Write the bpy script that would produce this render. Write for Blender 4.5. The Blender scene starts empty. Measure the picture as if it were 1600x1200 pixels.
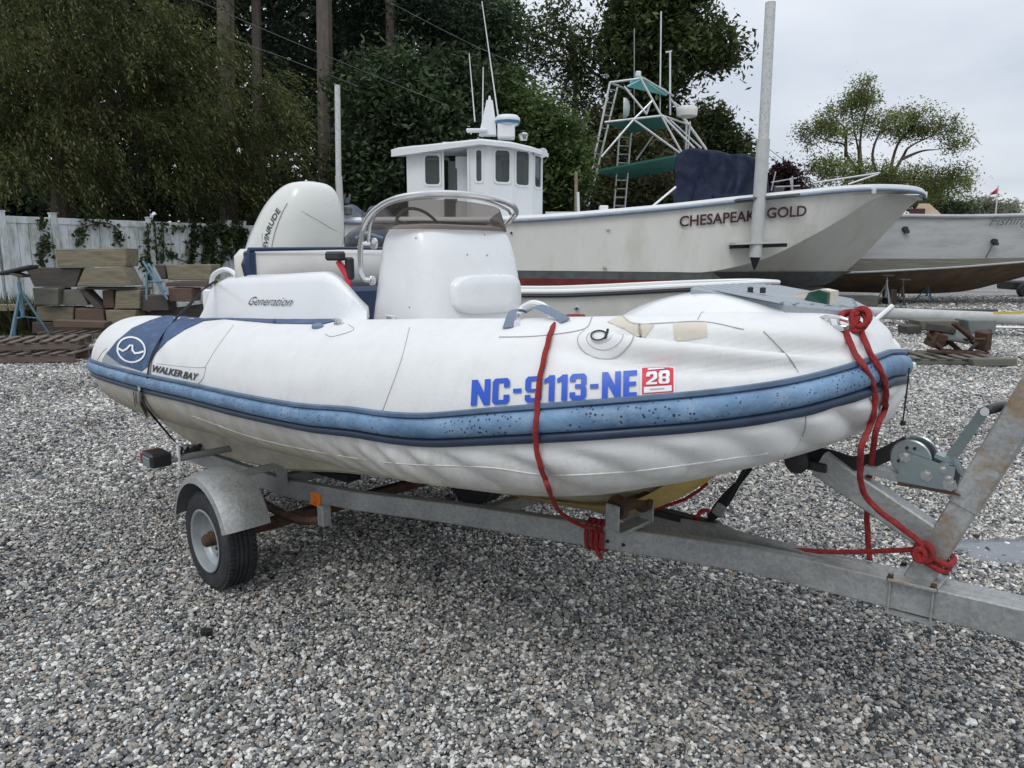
import bpy, bmesh, math, random
import numpy as np
from mathutils import Vector, Matrix, noise
from mathutils.bvhtree import BVHTree
random.seed(7); rng = np.random.default_rng(7)
scene = bpy.context.scene
C = scene.collection
PI = math.pi
# ------------------------------------------------------------------ camera
CAMH = 1.6; FPX = 1150.0; PITCH = math.atan(200/1150)
cam_d = bpy.data.cameras.new('camera'); cam_d.sensor_width = 36; cam_d.lens = FPX/1600*36
cam_d.clip_start = .05; cam_d.clip_end = 2000
cam = bpy.data.objects.new('camera', cam_d); C.objects.link(cam)
cam.location = (0, 0, CAMH); cam.rotation_euler = (PI/2-PITCH, 0, 0)
scene.camera = cam
# ------------------------------------------------------------------ light
SUN_EL, SUN_AZ = math.radians(52), math.radians(205)      # azimuth clockwise from +Y
w = bpy.data.worlds.new('World'); scene.world = w; w.use_nodes = True
nt = w.node_tree; nt.nodes.clear()
def wn(t, **k):
    n = nt.nodes.new(t)
    for a, b in k.items(): setattr(n, a, b)
    return n
out = wn('ShaderNodeOutputWorld'); mixs = wn('ShaderNodeMixShader')
sky = wn('ShaderNodeTexSky', sky_type='NISHITA', sun_disc=False, sun_elevation=SUN_EL, sun_rotation=SUN_AZ)
b1 = wn('ShaderNodeBackground'); b1.inputs[1].default_value = .1
nt.links.new(sky.outputs[0], b1.inputs[0])
tc = wn('ShaderNodeTexCoord'); sep = wn('ShaderNodeSeparateXYZ'); nt.links.new(tc.outputs['Generated'], sep.inputs[0])
# clouds laid out on a flat layer overhead
zc = wn('ShaderNodeMath', operation='MAXIMUM'); zc.inputs[1].default_value = .0; nt.links.new(sep.outputs[2], zc.inputs[0])
za = wn('ShaderNodeMath', operation='ADD'); za.inputs[1].default_value = .16; nt.links.new(zc.outputs[0], za.inputs[0])
dv = wn('ShaderNodeVectorMath', operation='DIVIDE'); nt.links.new(tc.outputs['Generated'], dv.inputs[0])
cmb = wn('ShaderNodeCombineXYZ'); cmb.inputs[2].default_value = 1
nt.links.new(za.outputs[0], cmb.inputs[0]); nt.links.new(za.outputs[0], cmb.inputs[1]); nt.links.new(cmb.outputs[0], dv.inputs[1])
cn = wn('ShaderNodeTexNoise'); cn.inputs['Scale'].default_value = .75; cn.inputs['Detail'].default_value = 5; cn.inputs['Roughness'].default_value = .5
nt.links.new(dv.outputs[0], cn.inputs['Vector'])
cr = wn('ShaderNodeValToRGB'); cr.color_ramp.elements[0].position = .39; cr.color_ramp.elements[1].position = .61
cr.color_ramp.elements[0].color = (.57, .62, .70, 1); cr.color_ramp.elements[1].color = (.76, .795, .85, 1)
nt.links.new(cn.outputs['Fac'], cr.inputs[0])
# overcast luminance: brighter overhead than at the horizon
ov = wn('ShaderNodeMath', operation='MULTIPLY_ADD'); ov.inputs[1].default_value = .85; ov.inputs[2].default_value = .9
nt.links.new(zc.outputs[0], ov.inputs[0])
b2 = wn('ShaderNodeBackground'); nt.links.new(cr.outputs[0], b2.inputs[0]); nt.links.new(ov.outputs[0], b2.inputs[1])
mixs.inputs[0].default_value = .9
nt.links.new(b1.outputs[0], mixs.inputs[1]); nt.links.new(b2.outputs[0], mixs.inputs[2]); nt.links.new(mixs.outputs[0], out.inputs[0])
sl = bpy.data.lights.new('sun', 'SUN'); sl.energy = 1.0; sl.angle = math.radians(25); sl.color = (1, .97, .92)
so = bpy.data.objects.new('sun', sl); C.objects.link(so); so.location = (0, 0, 30)
sd = Vector((math.sin(SUN_AZ)*math.cos(SUN_EL), math.cos(SUN_AZ)*math.cos(SUN_EL), math.sin(SUN_EL)))
so.rotation_euler = sd.to_track_quat('Z', 'Y').to_euler()
scene.view_settings.view_transform = 'Standard'; scene.view_settings.look = 'None'
scene.view_settings.exposure = 0.10; scene.view_settings.gamma = 1; scene.view_settings.use_curve_mapping = False
# ------------------------------------------------------------------ measuring helpers
def ray(px, py):
    x = (px-800)/FPX; u = (600-py)/FPX
    return Vector((x, math.cos(PITCH)+u*math.sin(PITCH), -math.sin(PITCH)+u*math.cos(PITCH)))
def at(px, py, D):
    d = ray(px, py); return Vector((0, 0, CAMH)) + d*(D/d.y)
def gr(px, py, z=0.0):
    d = ray(px, py); return Vector((0, 0, CAMH)) + d*((z-CAMH)/d.z)
HA = math.radians(44)
UX = Vector((math.cos(HA), -math.sin(HA), 0)); VX = Vector((math.sin(HA), math.cos(HA), 0))
_p = gr(350, 912); BC = Vector((_p.x, _p.y, 0)) + VX*.855        # point on the ground under the middle of the axle
def inv(px, py, v):                                                # (u, v, w) of a pixel on the plane v = const beside the boat
    d = ray(px, py); t = (v + BC.dot(VX))/(d.dot(VX)); p = Vector((0, 0, CAMH)) + d*t
    return Vector(((p-BC).dot(UX), v, p.z))
def b2w(p): return BC + UX*p[0] + VX*p[1] + Vector((0, 0, p[2]))
# ------------------------------------------------------------------ materials
MATS = {}
def mat(name, col, rough=.5, metal=0., var=.12, vscale=4., bump=0., bscale=60., col2=None, stain=None, samt=0., sscale=3., spec=.5, detail=6., extra=None, coat=0., stretch=(1, 1, 1), srange=(.5, .68)):
    m = bpy.data.materials.new(name); m.use_nodes = True; t = m.node_tree; N = t.nodes; L = t.links
    bs = N['Principled BSDF']; tcn = N.new('ShaderNodeTexCoord'); mp = N.new('ShaderNodeMapping'); mp.inputs['Scale'].default_value = stretch
    L.new(tcn.outputs['Object'], mp.inputs[0])
    n1 = N.new('ShaderNodeTexNoise'); n1.inputs['Scale'].default_value = vscale; n1.inputs['Detail'].default_value = detail; n1.inputs['Roughness'].default_value = .62
    L.new(mp.outputs[0], n1.inputs['Vector'])
    c = Vector(col[:3]); lo = tuple(c*(1-var))+(1,); hi = tuple(Vector(col2[:3]) if col2 else c*(1+var*.8))+(1,)
    r = N.new('ShaderNodeValToRGB'); r.color_ramp.elements[0].position = .32; r.color_ramp.elements[1].position = .68
    r.color_ramp.elements[0].color = lo; r.color_ramp.elements[1].color = hi; L.new(n1.outputs['Fac'], r.inputs[0])
    cur = r.outputs[0]
    if stain:
        n2 = N.new('ShaderNodeTexNoise'); n2.inputs['Scale'].default_value = sscale; n2.inputs['Detail'].default_value = 9; n2.inputs['Roughness'].default_value = .7
        L.new(mp.outputs[0], n2.inputs['Vector'])
        r2 = N.new('ShaderNodeMapRange'); r2.inputs[1].default_value = srange[0]; r2.inputs[2].default_value = srange[1]; r2.inputs[4].default_value = samt
        L.new(n2.outputs['Fac'], r2.inputs[0]); mx = N.new('ShaderNodeMixRGB'); mx.inputs[2].default_value = tuple(stain)+(1,)
        L.new(r2.outputs[0], mx.inputs[0]); L.new(cur, mx.inputs[1]); cur = mx.outputs[0]
    if extra: cur = extra(N, L, tcn, cur)
    L.new(cur, bs.inputs['Base Color'])
    rr = N.new('ShaderNodeMapRange'); rr.inputs[3].default_value = max(.03, rough-.1); rr.inputs[4].default_value = min(1, rough+.12)
    L.new(n1.outputs['Fac'], rr.inputs[0]); L.new(rr.outputs[0], bs.inputs['Roughness'])
    bs.inputs['Metallic'].default_value = metal; bs.inputs['Specular IOR Level'].default_value = spec
    if coat: bs.inputs['Coat Weight'].default_value = coat; bs.inputs['Coat Roughness'].default_value = .12
    if bump:
        n3 = N.new('ShaderNodeTexNoise'); n3.inputs['Scale'].default_value = bscale; n3.inputs['Detail'].default_value = 4
        L.new(mp.outputs[0], n3.inputs['Vector']); bp = N.new('ShaderNodeBump'); bp.inputs['Strength'].default_value = bump; bp.inputs['Distance'].default_value = .01
        L.new(n3.outputs['Fac'], bp.inputs['Height']); L.new(bp.outputs[0], bs.inputs['Normal'])
    MATS[name] = m; return m
def speckle(col, scale, thr, amt=1.):
    def f(N, L, tcn, cur):
        v = N.new('ShaderNodeTexVoronoi'); v.inputs['Scale'].default_value = scale; L.new(tcn.outputs['Object'], v.inputs['Vector'])
        nn = N.new('ShaderNodeTexNoise'); nn.inputs['Scale'].default_value = 7; nn.inputs['Detail'].default_value = 3; L.new(tcn.outputs['Object'], nn.inputs['Vector'])
        mu = N.new('ShaderNodeMath'); mu.operation = 'MULTIPLY'; L.new(nn.outputs['Fac'], mu.inputs[0]); mu.inputs[1].default_value = thr*2
        lt = N.new('ShaderNodeMath'); lt.operation = 'LESS_THAN'; L.new(v.outputs['Distance'], lt.inputs[0]); L.new(mu.outputs[0], lt.inputs[1])
        sw = N.new('ShaderNodeSeparateXYZ'); L.new(v.outputs['Color'], sw.inputs[0])
        gt = N.new('ShaderNodeMath'); gt.operation = 'GREATER_THAN'; gt.inputs[1].default_value = .72; L.new(sw.outputs[0], gt.inputs[0])
        m2 = N.new('ShaderNodeMath'); m2.operation = 'MULTIPLY'; L.new(lt.outputs[0], m2.inputs[0]); L.new(gt.outputs[0], m2.inputs[1])
        m3 = N.new('ShaderNodeMath'); m3.operation = 'MULTIPLY'; L.new(m2.outputs[0], m3.inputs[0]); m3.inputs[1].default_value = amt
        mx = N.new('ShaderNodeMixRGB'); mx.inputs[2].default_value = tuple(col)+(1,); L.new(m3.outputs[0], mx.inputs[0]); L.new(cur, mx.inputs[1])
        return mx.outputs[0]
    return f
def spangle(N, L, tcn, cur):       # zinc crystals on galvanised steel
    v = N.new('ShaderNodeTexVoronoi'); v.inputs['Scale'].default_value = 95; L.new(tcn.outputs['Object'], v.inputs['Vector'])
    sw = N.new('ShaderNodeSeparateXYZ'); L.new(v.outputs['Color'], sw.inputs[0])
    mr = N.new('ShaderNodeMapRange'); mr.inputs[3].default_value = .86; mr.inputs[4].default_value = 1.12; L.new(sw.outputs[0], mr.inputs[0])
    mx = N.new('ShaderNodeMixRGB'); mx.blend_type = 'MULTIPLY'; mx.inputs[0].default_value = 1; L.new(cur, mx.inputs[1]); L.new(mr.outputs[0], mx.inputs[2])
    return mx.outputs[0]
def grime_below(z0, z1, col, amt):     # algae and mud film that collects on the lower part of a hull (a stain with its own edge)
    def f(N, L, tcn, cur):
        s = N.new('ShaderNodeSeparateXYZ'); L.new(tcn.outputs['Object'], s.inputs[0])
        nn = N.new('ShaderNodeTexNoise'); nn.inputs['Scale'].default_value = 5; nn.inputs['Detail'].default_value = 8; nn.inputs['Roughness'].default_value = .7
        mp = N.new('ShaderNodeMapping'); mp.inputs['Scale'].default_value = (2.2, 2.2, .5); L.new(tcn.outputs['Object'], mp.inputs[0]); L.new(mp.outputs[0], nn.inputs['Vector'])
        ad = N.new('ShaderNodeMath'); ad.operation = 'MULTIPLY_ADD'; L.new(nn.outputs['Fac'], ad.inputs[0]); ad.inputs[1].default_value = .5; L.new(s.outputs[2], ad.inputs[2])
        mr = N.new('ShaderNodeMapRange'); mr.inputs[1].default_value = z1+.25; mr.inputs[2].default_value = z0+.25; mr.inputs[3].default_value = 0; mr.inputs[4].default_value = amt
        L.new(ad.outputs[0], mr.inputs[0])
        mx = N.new('ShaderNodeMixRGB'); mx.inputs[2].default_value = tuple(col)+(1,); L.new(mr.outputs[0], mx.inputs[0]); L.new(cur, mx.inputs[1])
        return mx.outputs[0]
    return f
white_gel = mat('white_gelcoat', (.74, .75, .755), .28, var=.02, vscale=3, stain=(.62, .61, .57), samt=.22, sscale=7, coat=.3)
tube_fab = mat('tube_fabric', (.715, .72, .71), .5, var=.025, vscale=5, bump=.18, bscale=140, stain=(.56, .55, .50), samt=.22, sscale=9, extra=grime_below(.76, 1.04, (.36, .31, .21), .9), stretch=(2.0, 2.0, .5))
hull_bot = mat('stained_hull', (.46, .43, .34), .5, var=.2, vscale=6, stain=(.30, .22, .09), samt=.7, sscale=5, bump=.2, stretch=(1, 1, 2))
keel_yel = mat('yellowed_keel', (.50, .36, .11), .5, var=.3, vscale=8, stain=(.3, .2, .08), samt=.5)
rail_blue = mat('faded_blue_rubber', (.10, .20, .35), .5, var=.3, vscale=5, col2=(.19, .32, .48), bump=.4, bscale=45, stain=(.40, .47, .55), samt=.35, sscale=14, extra=speckle((.015, .035, .07), 105, .30), stretch=(1, 1, 1))
rail_dark = mat('dark_blue_rubber', (.085, .14, .22), .45, var=.3, vscale=12)
rail_navy = mat('navy_rubber', (.018, .035, .07), .4, var=.3, vscale=12)
seamm = mat('seam_grey', (.38, .38, .36), .7)
navy_fab = mat('navy_fabric', (.035, .075, .165), .6, var=.25, vscale=10, stain=(.16, .22, .32), samt=.55, sscale=14, bump=.1)
navy_vinyl = mat('navy_vinyl', (.012, .03, .075), .35)
seat_vinyl = mat('seat_vinyl', (.66, .64, .60), .45, var=.05, bump=.15, bscale=90, stain=(.5, .48, .42), samt=.3)
lettering_blue = mat('blue_lettering', (.02, .09, .52), .4, var=.1)
dark_print = mat('dark_print', (.03, .03, .045), .5)
white_print = mat('white_print', (.78, .79, .8), .45, var=.03)
red_print = mat('red_print', (.62, .03, .06), .4, var=.08)
maroon = mat('maroon_print', (.05, .01, .014), .5)
galv = mat('galvanised_steel', (.34, .35, .345), .5, metal=.45, var=.18, vscale=6, stain=(.36, .36, .35), samt=.5, sscale=11, bump=.15, extra=spangle)
galv_rust = mat('rusted_galvanised_steel', (.37, .38, .375), .5, metal=.45, var=.2, vscale=6, stain=(.30, .19, .08), samt=.8, sscale=5, bump=.15, extra=spangle, srange=(.51, .64))
zinc = mat('zinc_plated_steel', (.30, .36, .37), .34, metal=.75, var=.12, vscale=9, stain=(.4, .42, .42), samt=.4)
steel = mat('polished_steel', (.62, .62, .61), .16, metal=1, var=.04)
rusty = mat('rusty_steel', (.05, .032, .024), .85, var=.4, vscale=14, bump=.5, col2=(.11, .055, .032))
blackm = mat('black_plastic', (.018, .018, .02), .45, var=.2)
black_strap = mat('black_webbing', (.012, .012, .014), .8)
greyblue_strap = mat('grey_blue_webbing', (.16, .21, .28), .8, bump=.4, bscale=200, stain=(.3, .33, .36), samt=.4)
tyre_m = mat('tyre_rubber', (.022, .024, .027), .75, var=.25, vscale=12, stain=(.07, .07, .065), samt=.5, sscale=10, bump=.3)
rope_m = mat('red_rope', (.38, .028, .03), .85, var=.3, vscale=40, bump=1.0, bscale=300, stain=(.34, .12, .11), samt=.35, sscale=14)
amber = mat('amber_lens', (.75, .2, .015), .25, coat=.3)
redlens = mat('red_lens', (.3, .01, .012), .25, coat=.3)
green_lens = mat('green_lens', (.0, .05, .03), .15, coat=.5)
pad_grey = mat('grey_pad', (.30, .33, .36), .6, var=.08, bump=.3)
beige_patch = mat('beige_patch', (.62, .57, .48), .7, var=.05)
cream = mat('cream_cowling', (.66, .67, .63), .3, var=.03, vscale=2, coat=.4, stain=(.52, .52, .42), samt=.25, sscale=3)
dark_cowl = mat('dark_cowling', (.03, .037, .047), .3, var=.2, coat=.4)
work_white = mat('work_boat_white', (.64, .635, .59), .5, var=.05, vscale=1.2, stain=(.42, .40, .33), samt=.5, sscale=1.3, bump=.05, stretch=(1, 1, .35), extra=grime_below(-.35, .05, (.5, .42, .26), .5))
work_under = mat('work_boat_flare', (.50, .50, .46), .55, var=.06, vscale=1.5, stain=(.4, .36, .26), samt=.5, sscale=1)
house_white = mat('pilothouse_white', (.70, .72, .73), .4, var=.03, stain=(.5, .5, .47), samt=.25, sscale=4, stretch=(1, 1, .4))
boot_grey = mat('boot_grey', (.10, .11, .108), .7, var=.3)
boot_red = mat('boot_red', (.20, .03, .028), .7, var=.4, vscale=3)
bottom_brown = mat('bottom_brown', (.17, .115, .07), .8, var=.3, vscale=2, stain=(.08, .06, .045), samt=.7, sscale=1.6)
old_white = mat('weathered_hull_white', (.44, .45, .45), .6, var=.1, vscale=2, stain=(.27, .26, .24), samt=.6, sscale=2.4, stretch=(.35, 1, 1.6))
grey_spud = mat('grey_painted_pole', (.46, .47, .46), .5, var=.08)
spud_top = mat('barnacled_pole', (.55, .56, .55), .7, var=.1, stain=(.22, .22, .21), samt=.8, sscale=22, bump=.8, bscale=25)
teal = mat('teal_panel', (.10, .30, .28), .5, var=.1, vscale=2)
teal_light = mat('light_teal_panel', (.25, .62, .60), .5, var=.06)
green_canvas = mat('dark_green_canvas', (.012, .10, .075), .7, var=.2)
navy_tarp = mat('navy_tarpaulin', (.008, .013, .034), .65, var=.3, spec=.2, vscale=3, stain=(.05, .06, .09), samt=.3, sscale=3, bump=.3, bscale=8)
rim_paint = mat('rim_paint', (.34, .37, .38), .35, metal=.4, var=.12, stain=(.3, .28, .25), samt=.4, sscale=25)
alu = mat('aluminium_tube', (.62, .63, .63), .35, metal=.4)
wood_tan = mat('tan_timber', (.21, .185, .125), .8, var=.35, vscale=3, stretch=(.6, 4, 9), bump=.7, bscale=20, stain=(.07, .065, .045), samt=.8, sscale=2)
wood_dark = mat('dark_timber', (.07, .06, .052), .85, var=.35, vscale=3, stretch=(.6, 4, 9), bump=.5, bscale=20, stain=(.13, .12, .10), samt=.5, sscale=2)
wood_grey = mat('grey_timber', (.15, .145, .12), .85, var=.3, vscale=3, stretch=(.6, 4, 9), bump=.5, bscale=20, stain=(.08, .075, .06), samt=.6, sscale=2)
wood_red = mat('red_brown_timber', (.115, .075, .055), .85, var=.3, vscale=3, stretch=(.6, 4, 9), bump=.5, bscale=20, stain=(.07, .045, .035), samt=.5, sscale=2)
wood_pallet = mat('pallet_timber', (.13, .10, .08), .85, var=.35, vscale=2, stretch=(.7, 4, 6), bump=.5, bscale=20, stain=(.25, .20, .17), samt=.4, sscale=3)
blue_steel = mat('blue_painted_steel', (.10, .20, .27), .55, var=.25, stain=(.12, .08, .06), samt=.5, sscale=20)
vinyl = mat('white_vinyl_fence', (.58, .61, .63), .5, var=.08, vscale=2, stain=(.24, .28, .23), samt=.9, sscale=3.2, stretch=(1.6, 1.6, .5), srange=(.46, .66))
concrete = mat('grey_concrete', (.17, .19, .18), .85, var=.2, bump=.5, bscale=30)
bark = mat('bark', (.10, .075, .06), .9, var=.35, vscale=4, stretch=(3, 3, .6), bump=.8, bscale=8)
bark_pale = mat('pale_bark', (.115, .095, .08), .9, var=.3, vscale=3, stretch=(3, 3, .7), bump=.8, bscale=9)
glassm = bpy.data.materials.new('window_glass'); glassm.use_nodes = True
_b = glassm.node_tree.nodes['Principled BSDF']; _b.inputs['Base Color'].default_value = (.26, .30, .30, 1); _b.inputs['Roughness'].default_value = .04; _b.inputs['Transmission Weight'].default_value = .85; _b.inputs['IOR'].default_value = 1.1
_b.inputs['Coat Weight'].default_value = .6; _b.inputs['Coat Roughness'].default_value = .03
smoke = bpy.data.materials.new('smoked_acrylic'); smoke.use_nodes = True
_b = smoke.node_tree.nodes['Principled BSDF']; _b.inputs['Base Color'].default_value = (.42, .38, .35, 1); _b.inputs['Roughness'].default_value = .06; _b.inputs['Transmission Weight'].default_value = .92; _b.inputs['IOR'].default_value = 1.06
def leafmat(name, a, b, trans=.25, c=None):
    m = bpy.data.materials.new(name); m.use_nodes = True; N = m.node_tree.nodes; L = m.node_tree.links; bs = N['Principled BSDF']
    g = N.new('ShaderNodeNewGeometry'); r = N.new('ShaderNodeValToRGB'); L.new(g.outputs['Random Per Island'], r.inputs[0])
    r.color_ramp.elements[0].color = tuple(a)+(1,); r.color_ramp.elements[1].color = tuple(b)+(1,)
    if c: e = r.color_ramp.elements.new(.93); e.color = tuple(b)+(1,); r.color_ramp.elements[-1].color = tuple(c)+(1,)
    tcn = N.new('ShaderNodeTexCoord'); nn = N.new('ShaderNodeTexNoise'); nn.inputs['Scale'].default_value = .5; nn.inputs['Detail'].default_value = 3; L.new(tcn.outputs['Object'], nn.inputs['Vector'])
    mr = N.new('ShaderNodeMapRange'); mr.inputs[1].default_value = .3; mr.inputs[2].default_value = .7; mr.inputs[3].default_value = .4; mr.inputs[4].default_value = 1.8; L.new(nn.outputs['Fac'], mr.inputs[0])  # clump noise puts lit and unlit foliage into the leaf colour
    mx = N.new('ShaderNodeMixRGB'); mx.blend_type = 'MULTIPLY'; mx.inputs[0].default_value = 1; L.new(r.outputs[0], mx.inputs[1]); L.new(mr.outputs[0], mx.inputs[2])
    L.new(mx.outputs[0], bs.inputs['Base Color']); bs.inputs['Roughness'].default_value = .6; bs.inputs['Specular IOR Level'].default_value = .25
    td = N.new('ShaderNodeBsdfTranslucent'); L.new(mx.outputs[0], td.inputs[0]); ms = N.new('ShaderNodeMixShader'); ms.inputs[0].default_value = trans
    L.new(bs.outputs[0], ms.inputs[1]); L.new(td.outputs[0], ms.inputs[2]); L.new(ms.outputs[0], N['Material Output'].inputs[0]); return m
leaf_olive = leafmat('olive_leaf', (.042, .058, .02), (.125, .138, .052), .35, (.15, .10, .05))
leaf_dark = leafmat('dark_leaf', (.022, .040, .018), (.068, .096, .044), .28)
leaf_mid = leafmat('mid_green_leaf', (.04, .07, .02), (.105, .145, .05), .35)
leaf_tall = leafmat('tall_tree_leaf', (.035, .055, .018), (.085, .105, .04), .3)
leaf_hedge = leafmat('hedge_leaf', (.045, .05, .02), (.10, .10, .045), .2, (.12, .08, .05))
leaf_right = leafmat('yellow_green_leaf', (.07, .095, .025), (.21, .24, .08), .4)
leaf_red = leafmat('dark_red_leaf', (.02, .008, .012), (.05, .02, .025), .2)
leaf_pine = leafmat('pine_needle', (.010, .022, .012), (.035, .055, .03), .15)
leaf_pale = leafmat('pale_bush_leaf', (.14, .15, .10), (.28, .28, .22), .3)
leaf_vine = leafmat('vine_leaf', (.02, .035, .014), (.06, .085, .03), .2)
# ------------------------------------------------------------------ object helpers
def tag(o, label=None, cat=None, group=None, kind=None):
    if label: o['label'] = label
    if cat: o['category'] = cat
    if group: o['group'] = group
    if kind: o['kind'] = kind
    return o
def thing(name, label, cat, loc=(0, 0, 0), rotz=0., group=None):
    o = bpy.data.objects.new(name, None); C.objects.link(o); o.location = loc; o.rotation_euler = (0, 0, rotz); o.empty_display_size = .2
    tag(o, label, cat, group); return o
def boat_thing(name, label, cat, group=None): return thing(name, label, cat, BC, -HA, group)   # local axes: x to the bow, y away, z up
def wmat(o):
    M = Matrix.Identity(4)
    while o is not None: M = (Matrix.Translation(o.location) @ Matrix.Rotation(o.rotation_euler[2], 4, 'Z')) @ M; o = o.parent
    return M
class MB:
    def __init__(s): s.v = []; s.f = []; s.m = []; s.mi = 0
    def add(s, vs, fs):
        b = len(s.v); s.v += [Vector(x) for x in vs]; s.f += [tuple(i+b for i in f) for f in fs]; s.m += [s.mi]*len(fs); return s
    def box(s, c, size, R=None, taper=0, bev=0.):
        x, y, z = (q/2 for q in size); b = min(bev, x*.6, y*.6, z*.6) if bev else 0
        R = R or Matrix.Identity(3); c = Vector(c)
        if b <= 0:
            vs = [Vector((sx*x, sy*y, sz*z)) for sz in (-1, 1) for sy in (-1, 1) for sx in (-1, 1)]
            fs = [(0, 2, 3, 1), (4, 5, 7, 6), (0, 1, 5, 4), (2, 6, 7, 3), (0, 4, 6, 2), (1, 3, 7, 5)]
            return s.add([c+R@q for q in vs], fs)
        # chamfered box
        vs = []; idx = {}
        for sx in (-1, 1):
            for sy in (-1, 1):
                for sz in (-1, 1):
                    for k, q in enumerate(((sx*x, sy*(y-b), sz*(z-b)), (sx*(x-b), sy*y, sz*(z-b)), (sx*(x-b), sy*(y-b), sz*z))):
                        idx[(sx, sy, sz, k)] = len(vs); vs.append(Vector(q))
        fs = []
        for sg in (-1, 1):
            fs.append(tuple(idx[(sg, a, b2, 0)] for a, b2 in ((-1, -1), (1, -1), (1, 1), (-1, 1))))
            fs.append(tuple(idx[(a, sg, b2, 1)] for a, b2 in ((-1, -1), (-1, 1), (1, 1), (1, -1))))
            fs.append(tuple(idx[(a, b2, sg, 2)] for a, b2 in ((-1, -1), (1, -1), (1, 1), (-1, 1))))
            for s2 in (-1, 1):
                fs.append((idx[(-1, sg, s2, 1)], idx[(1, sg, s2, 1)], idx[(1, sg, s2, 2)], idx[(-1, sg, s2, 2)]))
                fs.append((idx[(sg, -1, s2, 0)], idx[(sg, 1, s2, 0)], idx[(sg, 1, s2, 2)], idx[(sg, -1, s2, 2)]))
                fs.append((idx[(sg, s2, -1, 0)], idx[(sg, s2, 1, 0)], idx[(sg, s2, 1, 1)], idx[(sg, s2, -1, 1)]))
                for s3 in (-1, 1): fs.append((idx[(sg, s2, s3, 0)], idx[(sg, s2, s3, 1)], idx[(sg, s2, s3, 2)]))
        return s.add([c+R@q for q in vs], fs)
    def loft(s, rings, closed=True, cap=True):
        n = len(rings[0]); vs = [p for r in rings for p in r]; fs = []
        for i in range(len(rings)-1):
            for j in range(n if closed else n-1):
                k = (j+1) % n; fs.append((i*n+j, i*n+k, (i+1)*n+k, (i+1)*n+j))
        if cap and closed: fs.append(tuple(reversed(range(n)))); fs.append(tuple(range((len(rings)-1)*n, len(rings)*n)))
        return s.add(vs, fs)
    def tube(s, pts, r, n=8, cap=True, flat=1., upv=None):
        pts = [Vector(p) for p in pts]; rs = r if isinstance(r, (list, tuple)) else [r]*len(pts); rings = []; up = None
        for i, p in enumerate(pts):
            t = (pts[min(i+1, len(pts)-1)]-pts[max(i-1, 0)]).normalized()
            if up is None: up = Vector(upv) if upv else (Vector((0, 0, 1)) if abs(t.z) < .9 else Vector((1, 0, 0)))
            a = (up - t*up.dot(t))
            if a.length < 1e-4: a = t.orthogonal()
            a.normalize(); b = t.cross(a); up = a if not upv else Vector(upv)
            rings.append([p+(a*math.sin(2*PI*k/n)*flat+b*math.cos(2*PI*k/n))*rs[i] for k in range(n)])
        return s.loft(rings, True, cap)
    def cyl(s, a, b, r, n=16, r2=None): return s.tube([a, b], [r, r if r2 is None else r2], n)
    def lathe(s, c, axis, prof, n=24, cap=True):   # prof: (distance along axis, radius)
        axis = Vector(axis).normalized(); a = axis.orthogonal().normalized(); b = axis.cross(a); c = Vector(c)
        return s.loft([[c+axis*h+(a*math.cos(2*PI*k/n)+b*math.sin(2*PI*k/n))*r for k in range(n)] for h, r in prof], True, cap)
    def prism(s, poly, off):       # polygon (list of Vectors) pushed along off
        n = len(poly); off = Vector(off); vs = [Vector(p) for p in poly]+[Vector(p)+off for p in poly]
        fs = [tuple(range(n)), tuple(reversed(range(n, 2*n)))]+[(i, i+n, (i+1) % n+n, (i+1) % n) for i in range(n)]
        return s.add(vs, fs)
    def build(s, name, m, parent=None, local=True, smooth=True, angle=35, fix=True):
        me = bpy.data.meshes.new(name); vs = s.v
        if parent is not None and not local:
            M = wmat(parent).inverted(); vs = [M@q for q in vs]
        me.from_pydata([tuple(q) for q in vs], [], s.f)
        for q in (m if isinstance(m, (list, tuple)) else [m]): me.materials.append(q)
        if len(me.materials) > 1: me.polygons.foreach_set('material_index', s.m)
        if fix:
            bm = bmesh.new(); bm.from_mesh(me); bmesh.ops.recalc_face_normals(bm, faces=bm.faces); bm.to_mesh(me); bm.free()
        if smooth: me.shade_smooth(); me.set_sharp_from_angle(angle=math.radians(angle))
        me.update(); o = bpy.data.objects.new(name, me); C.objects.link(o)
        if parent is not None: o.parent = parent
        return o
def catmull(P, n=8):
    P = [Vector(p) for p in P if p is not None]; Q = [P[0]*2-P[1]]+P+[P[-1]*2-P[-2]]; out = []
    for i in range(1, len(Q)-2):
        for k in range(n):
            t = k/n; a, b, c, d = Q[i-1:i+3]
            out.append(.5*((2*b)+(c-a)*t+(2*a-5*b+4*c-d)*t*t+(3*b-a-3*c+d)*t**3))
    out.append(P[-1]); return out
def empty_world(o, p): pass
def text2d(txt, size=1., bold=0., shear=0., xs=1., space=1.):
    cu = bpy.data.curves.new('t', 'FONT'); cu.body = txt; cu.size = size; cu.offset = bold; cu.shear = shear; cu.space_character = space; cu.resolution_u = 3
    o = bpy.data.objects.new('t', cu); C.objects.link(o); dg = bpy.context.evaluated_depsgraph_get(); me = bpy.data.meshes.new_from_object(o.evaluated_get(dg))
    vs = [(q.co.x*xs, q.co.y) for q in me.vertices]; fs = [tuple(p.vertices) for p in me.polygons]
    bpy.data.objects.remove(o); bpy.data.curves.remove(cu); bpy.data.meshes.remove(me)
    x0 = min(q[0] for q in vs); x1 = max(q[0] for q in vs); y0 = min(q[1] for q in vs); y1 = max(q[1] for q in vs)
    return [((a-x0)/(x1-x0), (b-y0)/(y1-y0)) for a, b in vs], fs, (x1-x0)/(y1-y0)
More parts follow.
